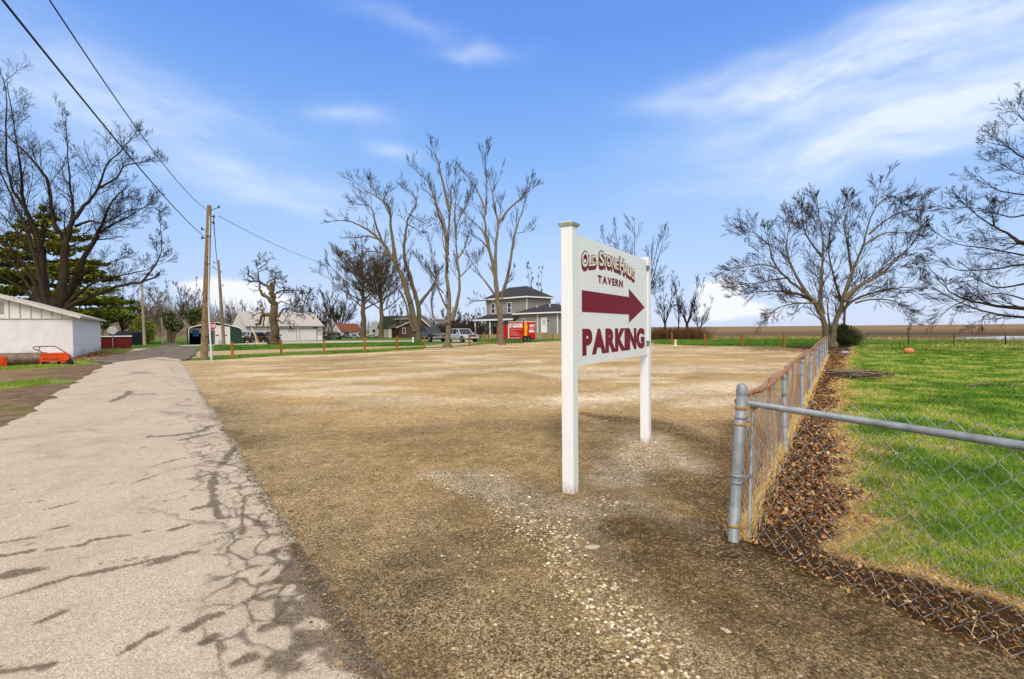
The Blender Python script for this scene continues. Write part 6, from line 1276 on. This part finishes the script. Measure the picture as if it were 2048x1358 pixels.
# three tall trees along the posts
s = 3.158
def mk(Yt_, minr, **k): 
    global T, Yt; Yt = Yt_; T = TreeB(minr, **k)
def L2(pts, a, b, kids=7, dy=0, kl=1.6, start=.3): T.limb(PX(s, 640, 270, Yt, pts, dy), a * .80 * Yt / 1000, b * .5 * Yt / 1000, int(kids * 1.4), kl, start, .03)
mk(G(838, 685).y, .011, up=.12, wander=.20, n=(6, 4), ratio=.5, bud=.25, ang=(20, 50)); bs = Vector((PY(838, 685, Yt).x, Yt, 0))
L2([(625, 1318), (620, 1290), (600, 1180), (560, 1020), (520, 900), (460, 790), (400, 690), (330, 620), (270, 580), (190, 545), (130, 540), (60, 545)], 10.5, 1, 12, 0, 2.2); L2([(625, 1325), (622, 1295)], 14, 10, 0)
L2([(480, 800), (460, 680), (445, 560), (440, 470), (360, 390), (290, 350), (220, 290)], 5, .8, 12, -1, 2.6); L2([(400, 690), (350, 560), (330, 470), (280, 440), (230, 440)], 3.2, .8, 9, 1, 2.4); L2([(380, 660), (300, 640), (240, 650), (190, 650)], 2.5, .8, 6)
L2([(620, 1260), (625, 1180), (620, 1080), (570, 900), (530, 760), (540, 620), (560, 520), (610, 430), (580, 370), (540, 330)], 8, 1, 14, 2, 2.4); L2([(625, 1070), (680, 1000), (730, 930), (700, 860), (600, 760)], 5, 1, 8, 2, 2); L2([(690, 990), (740, 900), (750, 860)], 2.5, .8, 6, 2); L2([(595, 1240), (560, 1150), (540, 1060), (490, 960), (440, 900), (380, 890)], 4, .8, 9, -.5, 2); L2([(440, 500), (400, 420), (430, 350)], 2, .7, 6); L2([(545, 560), (640, 610)], 2, .7, 5, 2); L2([(560, 500), (600, 520), (680, 570)], 2, .6, 5, 2)
L2([(450, 770), (380, 740), (290, 740), (200, 780)], 2.5, .7, 8); L2([(360, 390), (340, 330), (320, 290)], 1.6, .6, 5, -1)
T.finish('bare_tree', 'leaning mossy bare tree beside the dark pickup, leftmost of the three tall ones', bs, BK_MOSS, TW)
mk(G(895, 695).y, .0085, up=.18, wander=.15, n=(6, 3), ratio=.5, bud=.15, ang=(15, 45)); bs = Vector((PY(895, 695, Yt).x, Yt, 0))
L2([(805, 1345), (808, 1290), (812, 1180), (815, 1000), (800, 860), (805, 700), (820, 520), (828, 370)], 8.5, 3, 8, 0, 1.8); L2([(805, 1352), (806, 1300)], 13, 8.5, 0)
for a_, b_ in (((800, 1345), (735, 1368)), ((810, 1345), (870, 1362)), ((790, 1340), (760, 1345)), ((820, 1340), (850, 1340))): L2([a_, ((a_[0] + b_[0]) / 2, (a_[1] + b_[1]) / 2 - 6, -.3), (b_[0], b_[1], -.8)], 4, 1.5, 0)
L2([(805, 760), (790, 620), (750, 500), (690, 310), (620, 240), (565, 175)], 5, .6, 8, .4); L2([(795, 640), (780, 540), (735, 430), (722, 360)], 4, 2, 4, -.5); L2([(735, 430), (700, 380), (655, 340)], 2, .6, 4, -.5); L2([(818, 480), (790, 370), (765, 250), (742, 160), (718, 95), (701, 38)], 4.5, .5, 9, 0, 1.3)
L2([(828, 1170), (862, 1080), (882, 940), (868, 800), (858, 620), (890, 500), (950, 430)], 5.5, .7, 12, 0, 1.7); L2([(815, 1185), (770, 1170), (722, 1160), (705, 1080), (710, 1000), (730, 900)], 4.5, 1, 8, -.3, 1.6); L2([(860, 660), (850, 500), (860, 380), (853, 250)], 3, .5, 8); L2([(805, 1100), (750, 980), (740, 880), (690, 690)], 3, .6, 9, .3); L2([(870, 780), (920, 700), (940, 600)], 2.6, .6, 7); L2([(880, 900), (940, 840), (1000, 780)], 2.2, .6, 6); L2([(825, 380), (800, 300), (800, 230)], 1.8, .5, 4); L2([(820, 800), (780, 700), (770, 560), (750, 560)], 2.2, .6, 7); L2([(885, 520), (920, 440), (955, 350)], 2, .5, 6); L2([(780, 1000), (700, 900), (640, 800)], 2, .5, 7)
T.finish('bare_tree', 'tall upright bare tree with peeling bark at its foot, left of the silver car', bs, BK_LT, TW)
mk(G(998, 690).y, .0095, up=.16, wander=.15, n=(6, 3), ratio=.5, bud=.1, ang=(15, 45)); bs = Vector((PY(999, 690, Yt).x, Yt, 0))
L2([(1145, 1330), (1142, 1240), (1138, 1150), (1120, 1020), (1100, 860), (1060, 680), (1040, 560), (1050, 440), (1052, 300), (1032, 195), (1018, 112)], 9, .7, 10, 0, 1.7); L2([(1147, 1335), (1145, 1270)], 12, 9, 0)
L2([(1130, 1090), (1112, 960), (1108, 800), (1112, 680), (1125, 560), (1100, 440), (1090, 360), (1130, 280), (1145, 215)], 6.0, .6, 8, 0); L2([(1125, 560), (1200, 460), (1270, 400), (1320, 330), (1345, 280)], 3.5, .6, 8, 0); L2([(1270, 400), (1365, 315)], 1.6, .5, 4, -.3); L2([(1150, 1010), (1190, 870), (1220, 680), (1250, 560), (1285, 450), (1290, 400)], 5, .7, 10, .4); L2([(1112, 1020), (1040, 920), (970, 820), (940, 770)], 3.2, .7, 6, .2)
L2([(1062, 700), (1020, 600), (940, 520), (905, 490)], 2.6, .6, 5); L2([(1065, 720), (1000, 650), (930, 640)], 2.6, .6, 4, .3); L2([(1046, 480), (1000, 370), (950, 290), (895, 208)], 3, .5, 7); L2([(1120, 1065), (1080, 1045), (1020, 1045), (958, 1045)], 2.6, 1, 3); L2([(1040, 540), (1020, 500), (1012, 480)], 2.2, 1.6, 1); L2([(1150, 1040), (1160, 960), (1220, 850)], 2.5, .7, 4); L2([(1125, 600), (1145, 430)], 2, .6, 5); L2([(1050, 300), (1045, 150), (1050, 70)], 1.6, .5, 5); L2([(1090, 370), (1070, 280)], 1.6, .6, 3); L2([(1240, 620), (1320, 610)], 1.3, .5, 3)
T.finish('bare_tree', 'tall bare forked tree in front of the grey house and red trailer', bs, BK_LT, TW)

# twin stemmed tree by the fence end
s = 2.611; mk(G(1665, 694).y, .0105, up=.055, wander=.10, n=(8, 5), ratio=.52, bud=.6, ang=(20, 46)); bs = Vector((PY(1665, 695, Yt).x, Yt, 0))
def L5(pts, a, b, kids=11, dy=0, kl=2.1, start=.2): T.limb(PX(s, 1420, 200, Yt, pts, dy), a * .85 * Yt / 1000, b * .8 * Yt / 1000, kids, kl, start, .03)
L5([(625, 1300), (605, 1220), (590, 1150), (560, 1080), (500, 1010), (400, 930), (330, 840), (310, 760), (290, 690)], 8.5, .8, 15); L5([(590, 1120), (575, 1040), (585, 900), (590, 760), (575, 640), (560, 530)], 6, .7, 17)
L5([(640, 1300), (645, 1220), (660, 1150), (690, 1060), (740, 900), (790, 780), (830, 640), (870, 540), (885, 450)], 8.5, .7, 18); L5([(700, 1050), (760, 980), (860, 930), (960, 850), (1050, 760), (1110, 660)], 5, .7, 15, -1); L5([(680, 1110), (760, 1040), (880, 1000), (1000, 980), (1080, 980)], 4, .7, 13, 1)
L5([(545, 1050), (480, 1020), (380, 1000), (260, 1000), (130, 1020)], 4.5, .7, 14, .6); L5([(510, 1015), (430, 880), (400, 760), (420, 640)], 4, .7, 13, -1); L5([(360, 880), (280, 860), (190, 870), (110, 880)], 2.5, .6, 11, -.5); L5([(740, 900), (720, 760), (700, 640), (740, 520)], 3.5, .7, 13, 1.5); L5([(560, 1060), (500, 1060), (400, 1070), (320, 1110)], 3, .6, 10, -1.5); L5([(400, 930), (320, 940), (220, 960), (150, 950)], 2.5, .6, 11, 1.5)
L5([(830, 700), (930, 620), (1020, 580), (1110, 570)], 2.5, .6, 11); L5([(585, 820), (500, 700), (480, 590)], 3, .6, 12, .5); L5([(690, 1060), (640, 900), (620, 740), (660, 560)], 3.5, .7, 12, 2.5); L5([(800, 760), (900, 700), (980, 690), (1060, 700)], 2.5, .6, 10, -2); L5([(685, 1300), (700, 1170), (715, 1060), (800, 960), (900, 880), (1000, 830)], 4, .7, 12, 3); L5([(760, 1060), (850, 1040), (960, 1050), (1030, 1090)], 2.5, .6, 10, -1); L5([(625, 1180), (615, 1060), (650, 960)], 2.5, .6, 6, 1)
L5([(860, 560), (940, 500), (1000, 530)], 2, .6, 8); L5([(310, 760), (240, 700), (215, 690)], 2, .6, 8); L5([(640, 1312), (640, 1270)], 17, 11, 0, kl=.1)
T.finish('bare_tree', 'wide twin stemmed bare tree at the far end of the chain link fence', bs, BK_MOSS, paint('reddish_twig', (.050, .032, .022), .9, .3, 2))
# big tree off the right edge
mk(27.0, .0068, up=.03, wander=.11, n=(7, 5), ratio=.5, bud=.5, ang=(18, 46)); bs = Vector((PY(2290, 690, Yt).x, Yt, 0)); tr = [(2280, 1280), (2275, 1000), (2265, 700), (2240, 300), (2230, -60)]
T.limb([Vector((bs.x, bs.y, -.1))] + PX(s, 1420, 200, Yt, tr), .42, .12, 0)
for pts, a, n_ in (([(2275, 1180), (1900, 1120), (1640, 1090), (1500, 1075), (1330, 1040), (1230, 980), (1130, 850)], 8, 16), ([(2275, 1200), (1900, 1150), (1640, 1135), (1500, 1120), (1350, 1075), (1200, 1000), (1090, 930)], 5, 15), ([(2270, 1000), (1900, 880), (1640, 860), (1500, 880), (1300, 890), (1190, 820)], 5, 14), ([(2265, 900), (1900, 810), (1640, 750), (1560, 700), (1480, 650), (1490, 560)], 9, 13), ([(2265, 850), (1900, 830), (1640, 810), (1450, 775), (1280, 750), (1160, 680)], 4, 14),
                   ([(2255, 640), (1900, 560), (1640, 495), (1500, 470), (1410, 400)], 4, 12), ([(2250, 460), (1900, 380), (1640, 300), (1560, 250), (1450, 220)], 4, 14), ([(2245, 360), (1900, 240), (1680, 140), (1600, 60)], 4, 14), ([(2250, 560), (1900, 470), (1700, 400), (1600, 380), (1500, 320)], 3.5, 10), ([(1640, 600), (1560, 610), (1420, 570), (1300, 560)], 2.2, 9), ([(1640, 960), (1500, 980), (1400, 940), (1330, 950)], 2.5, 9), ([(1480, 660), (1380, 590), (1290, 500)], 2, 8), ([(1900, 1140), (1640, 1040), (1480, 1010), (1350, 1060)], 3, 8), ([(1480, 1110), (1430, 1130), (1420, 1165)], 1.5, 2), ([(1330, 1050), (1260, 1080), (1200, 1130)], 1.6, 3)):
    T.limb(PX(s, 1420, 200, Yt, [(x, y, random.uniform(-.5, .5) + (i == 0) * 0) for i, (x, y) in enumerate(pts)]), a * .85 * Yt / 1000, .5 * Yt / 1000, n_, 1.7, .3, .03)
T.finish('bare_tree', 'large bare tree outside the right edge reaching long limbs over the lawn', bs, BK_DARK, TWD)

# procedural bare trees
def wild(px, py, topy, spreadpx, label, mat=BK_BR, tw=TW, seed=1, style='vase', stems=5, n=(7, 5), bud=.12, name='bare_tree', lean=0, group=None, rpx=None, rmin=.2, Y=None, dead=False):
    random.seed(seed); b0 = G(px, py) if Y is None else Vector((PY(px, py, Y).x, Y, 0)); Yt = b0.y; H = PY(px, topy, Yt).z; sp = spreadpx * Yt / 1000; T = TreeB(rmin * Yt / 1000, up=.14 if style != 'dead' else .06, wander=.17, n=n, ratio=.5, bud=bud, ang=(18, 46))
    r = (rpx or 4) * Yt / 1000; hz = H * (.22 if style != 'oval' else .30)
    p0 = Vector((b0.x, b0.y, -.1)); p1 = Vector((b0.x + lean * .2, b0.y, hz)); T.limb([p0, p0.lerp(p1, .5), p1], r * 1.15, r * .8, 0)
    if style == 'oval':
        T.limb([p1, p1 + Vector((lean * .3, 0, (H - hz) * .5)), Vector((b0.x + lean, b0.y, H * .97))], r * .8, r * .12, 10, sp * .5, .1)
        for k in range(stems * 2):
            f = k / (stems * 2); a = k * 2.4 + random.random(); st = p1 + Vector((0, 0, (H - hz) * .55 * f)); e = st + Vector((math.cos(a) * sp * (1 - .5 * f), math.sin(a) * sp * (1 - .5 * f), (H - hz) * (.42 - .1 * f)))
            T.limb([st, st.lerp(e, .5) + Vector((0, 0, -.03 * H)), e], r * .34, r * .05, 10, sp * .42, .15)
    else:
        for k in range(stems):
            a = k * 6.283 / stems + random.random(); e = Vector((b0.x + lean + math.cos(a) * sp * random.uniform(.6, 1), b0.y + math.sin(a) * sp * random.uniform(.6, 1), H * random.uniform(.75, 1.0))); m_ = p1.lerp(e, .5) + Vector((math.cos(a) * sp * .1, math.sin(a) * sp * .1, -.04 * H))
            T.limb([p1 + Vector((0, 0, -.1)), p1.lerp(m_, .5), m_, e], r * .5, r * .06, 11, sp * .6, .2)
    return T.finish(name, label, b0, mat, tw, group=group)
wild(727, 677, 484, 84, 'oval bare tree left of the white house, its crown full of fine twigs', BK_BR, TWB, 11, 'oval', 9, (8, 5), rpx=5.5)
wild(763, 677, 498, 62, 'second oval bare tree right of the first, before the green roofed house', BK_BR, TWB, 12, 'oval', 8, (8, 5), rpx=5)
wild(680, 676, 590, 40, 'low brown rounded tree behind the orange roofed house', BK_BR, TW, 13, 'vase', 8, (7, 5), rpx=3, Y=108)
wild(668, 677, 560, 26, 'slender bare tree leaning left beyond the white garage', BK_BR, TW, 14, 'vase', 4, (5, 4), lean=-2.5, rpx=2.5)
wild(612, 675, 575, 34, 'thin bare tree behind the right end of the white garage', BK_GR, TW, 15, 'vase', 6, (5, 4), rpx=2.5, Y=98)
wild(598, 676, 585, 25, 'bare brush tree behind the middle of the white garage roof', BK_GR, TW, 16, 'vase', 5, (5, 4), rpx=2, Y=95)
wild(508, 676, 600, 22, 'small bare tree behind the left end of the white garage', BK_GR, TW, 17, 'vase', 5, (5, 4), rpx=2, Y=95)
wild(472, 678, 610, 20, 'small twiggy tree behind the green garage', BK_GR, TW, 18, 'vase', 5, (5, 4), rpx=2, Y=90)
wild(1073, 668, 528, 22, 'bare forked tree rising behind the roof of the grey house', BK_DARK, TWD, 19, 'vase', 4, (6, 5), rpx=3, Y=96, bud=.6)
wild(1266, 682, 452, 84, 'bare tree with upswept branches rising behind the tavern sign', BK_DARK, TWD, 20, 'vase', 8, (6, 4), rpx=6)
wild(1330, 678, 545, 26, 'thin bare tree at the field edge right of the sign', BK_DARK, TWD, 21, 'vase', 5, (5, 4), rpx=2.5)
wild(1357, 677, 590, 10, 'slim single stem bare tree in the hedge line by the field', BK_DARK, TWD, 22, 'oval', 2, (4, 3), rpx=1.6)
wild(1374, 677, 545, 34, 'many stemmed bare tree in the hedge line beside the open field', BK_DARK, TWD, 23, 'vase', 7, (5, 4), rpx=3.2)
wild(1398, 677.5, 600, 26, 'last low bare tree of the hedge line before the open field', BK_DARK, TWD, 24, 'vase', 4, (5, 4), rpx=2)
wild(962, 676, 612, 14, 'dead forked tree left of the grey house', BK_GR, TW, 25, 'vase', 3, (3, 4), rpx=2.2, Y=92)
wild(905, 673, 615, 24, 'pale brushy tree behind the silver car', BK_GR, TW, 26, 'vase', 6, (6, 4), rpx=2, Y=105)
wild(932, 673, 628, 22, 'bare brushy tree between the silver car and the grey house', BK_GR, TW, 27, 'vase', 6, (6, 4), rpx=2, Y=100)
wild(948, 674, 620, 16, 'thin grey tree close to the left corner of the grey house', BK_GR, TW, 28, 'vase', 5, (6, 4), rpx=1.8, Y=98)
wild(1140, 676, 600, 26, 'bare tree right of the grey house hidden partly by the sign post', BK_GR, TW, 29, 'vase', 5, (5, 4), rpx=2.5, Y=90)
wild(238, 688, 565, 50, 'arching bare tree left of the pale pole beyond the red shed', BK_GR, TW, 30, 'vase', 6, (6, 5), rpx=4, lean=3, Y=70)
wild(302, 683, 590, 34, 'pale bare tree at the end of the lane', BK_GR, TWP, 31, 'vase', 7, (6, 4), rpx=3, Y=95)
wild(384, 683, 552, 34, 'tall bare tree left of the utility pole behind the open garage bay', BK_GR, TW, 32, 'vase', 6, (6, 4), rpx=3.5, Y=88)
wild(345, 682, 585, 46, 'wide pale tree rising behind the ivy covered trunk', BK_GR, TWP, 33, 'vase', 8, (7, 4), rpx=4, Y=105)
wild(270, 684, 620, 30, 'low pale tree left of the lane end', BK_GR, TWP, 34, 'vase', 6, (6, 4), rpx=2, Y=110)
wild(205, 690, 600, 30, 'small bare tree behind the red shed', BK_GR, TW, 35, 'vase', 5, (6, 4), rpx=2, Y=80)
wild(320, 681, 622, 24, 'faint pale tree in the gap at the lane end', BK_GR, TWP, 38, 'vase', 6, (6, 4), rpx=1.6, Y=130)
wild(648, 675, 612, 20, 'twiggy tree left of the orange roofed house', BK_GR, TW, 36, 'vase', 5, (6, 4), rpx=1.8, Y=105)
wild(790, 673, 600, 22, 'small bare tree behind the brown house', BK_GR, TW, 37, 'vase', 5, (6, 4), rpx=1.8, Y=120)
# foliage masses
def leafmass(name, label, cat, base, parts, n, size, mat, seed, trunk=None):
    o = thing(name, label, cat, tuple(base)); b = MB(); cs = []; rs = []
    for (x, y, z, rx, ry, rz_, w) in parts:
        k = int(n * w); v = NR.normal(0, 1, (k, 3)); v /= np.linalg.norm(v, axis=1, keepdims=True); rad = (.45 + .6 * NR.random(k)) ; lump = 1 + .35 * (fbm(v[:, 0] * 3 + seed, v[:, 2] * 3 + v[:, 1], 1, 3, seed) - .5) * 2
        cs.append(np.stack([x + v[:, 0] * rx * rad * lump, y + v[:, 1] * ry * rad * lump, np.maximum(z + v[:, 2] * rz_ * rad * lump, .05)], -1)); rs.append(np.clip(.5 + .5 * (fbm(v[:, 0] * 4, v[:, 2] * 4 + v[:, 1] * 2, 1, 3, seed + 3) - .5) * 2 + NR.normal(0, .2, k), 0, 1))
    leafcloud(b, np.concatenate(cs), np.concatenate(rs), size); b.build('foliage', mat, o); t_ = MB()
    for (x, y, z, r_) in (trunk or [(0, 0, 1, .08)]):
        t_.tube([(x * .3, y, -.1), (x * .7, y, z * .5), (x, y, z)], [r_, r_ * .8, r_ * .4], 7)
    t_.build('trunk' if cat == 'tree' else 'stem', BK_BR, o); return o
q = G(1700, 693.5); q.y += .8
leafmass('evergreen_shrub', 'dark evergreen shrub at the foot of the wide twin tree', 'shrub', q, [(0, 0, .75, 1.15, 1.0, .85, .5), (-.75, .1, .9, .5, .6, .95, .2), (.5, -.1, .6, .85, .8, .65, .2), (-.1, 0, 1.3, .5, .5, .45, .15)], 15000, .045, MBSH, 5, [(-.5, 0, 1, .05), (.3, 0, .9, .05), (0, 0, 1.2, .06)])
q = G(340, 686); S = q.y / 1000
leafmass('ivy_covered_tree', 'ivy covered tree trunk at the end of the lane', 'tree', q, [(0, 0, 45 * S, 11 * S, 11 * S, 18 * S, .4), (12 * S, 0, 35 * S, 14 * S, 10 * S, 12 * S, .3), (-6 * S, 0, 52 * S, 8 * S, 8 * S, 10 * S, .2)], 5000, .19, MIVY, 6, [(0, 0, 60 * S, 5 * S), (20 * S, 0, 50 * S, 1.5 * S)])
q = G(392, 684); S = q.y / 1000
leafmass('ivy_covered_tree', 'green leafed tree between the lane end and the tall utility pole', 'tree', q, [(-4 * S, 0, 52 * S, 16 * S, 12 * S, 16 * S, .5), (8 * S, 0, 58 * S, 14 * S, 10 * S, 12 * S, .3)], 3600, .19, MIVY, 7, [(0, 0, 60 * S, 2.5 * S)])
q = G(266, 690); leafmass('green_bush', 'dark green bush beside the red shed', 'bush', q, [(0, 0, .6, 1.0, .8, .8, .6)], 3000, .09, MIVY, 8)
q = G(208, 692); q.y += 6; leafmass('green_bush', 'green tree foliage behind the red shed corner', 'bush', q, [(0, 0, 1.6, 1.4, 1.2, 1.9, .9)], 4000, .12, MCON, 9, [(0, 0, 2, .12)])
# brush hedge along the field edge
random.seed(77)
def brush(pa, pb, n, H, label, r, mat, name='brush', W_=1.0):
    A_, B_ = G(*pa), G(*pb); b = MB()
    for i in range(n):
        p = A_.lerp(B_, random.random()) + Vector((random.gauss(0, W_ * .4), random.gauss(0, W_), 0)); h_ = H * random.uniform(.4, 1.1); d = Vector((random.gauss(0, .35), random.gauss(0, .35), 1)) * h_; b.tube([p, p + d * .5 + Vector((random.gauss(0, .1), 0, 0)), p + d], [r, r * .8, r * .5], 3)
        for k in range(3): q_ = p + d * random.uniform(.3, .9); b.tube([q_, q_ + Vector((random.gauss(0, .4), random.gauss(0, .3), random.uniform(.1, .5))) * h_ * .5], r * .5, 3)
    o = b.build(name, mat, origin=None); tag(o, label, 'brush', kind='stuff')
brush((1305, 679), (1405, 679), 900, 1.5, 'tangled brown brush at the field edge right of the sign', .022, paint('brush_brown', (.14, .075, .04), .9, .3, 2))
brush((880, 676), (962, 676), 900, 2.6, 'tangled grey brown brush behind the silver car', .03, TW, W_=3)
brush((1405, 679), (1640, 678.5), 500, .5, 'low dead weeds along the ploughed field', .02, paint('dead_weed', (.34, .25, .13), .9, .2, 2), name='weeds')
brush((1745, 681), (2100, 687), 500, .5, 'low dead weeds behind the far wire fence', .015, paint('dead_weed', (.34, .25, .13), .9, .2, 2), name='weeds')
brush((1500, 697), (1605, 703), 250, .18, 'dry weeds and roots around the lot corner near the twin tree', .012, paint('dead_weed', (.34, .25, .13), .9, .2, 2), name='weeds', W_=.8)

def treeline(xa, xb, Y, H, n, label, mat, r):
    b = MB(); A_ = PY(xa, 690, Y); B_ = PY(xb, 690, Y)
    for i in range(n):
        p = A_.lerp(B_, random.random()); p.y += random.gauss(0, 6); p.z = 0; lump = .5 + .9 * float(fbm(p.x * .06, 3, 1, 4, int(Y))); h_ = H * random.uniform(.5, 1) * lump; d = Vector((random.gauss(0, .16), random.gauss(0, .16), 1)) * h_
        b.tube([p, p + d * .5 + Vector((random.gauss(0, .2), 0, 0)), p + d], [r, r * .6, r * .25], 3)
        for k in range(7): f = random.uniform(.3, .95); q_ = p + d * f; b.tube([q_, q_ + Vector((random.gauss(0, .35), random.gauss(0, .35), random.uniform(.25, .6))) * h_ * .4 * (1.1 - f)], r * .3, 3)
    tag(b.build('treeline', mat), label, 'treeline', kind='stuff')
treeline(180, 480, 190, 13, 900, 'faint pale woodland behind the end of the lane', TWP, .10)
treeline(560, 1180, 210, 8, 1100, 'low far off woodland behind the houses', paint('twig_greybrown', (.13, .105, .085), .9, .2, 1), .09)
treeline(180, 420, 140, 6, 500, 'pale brush beyond the grass at the lane end', paint('brush_pale', (.30, .24, .17), .9, .2, 1), .05)
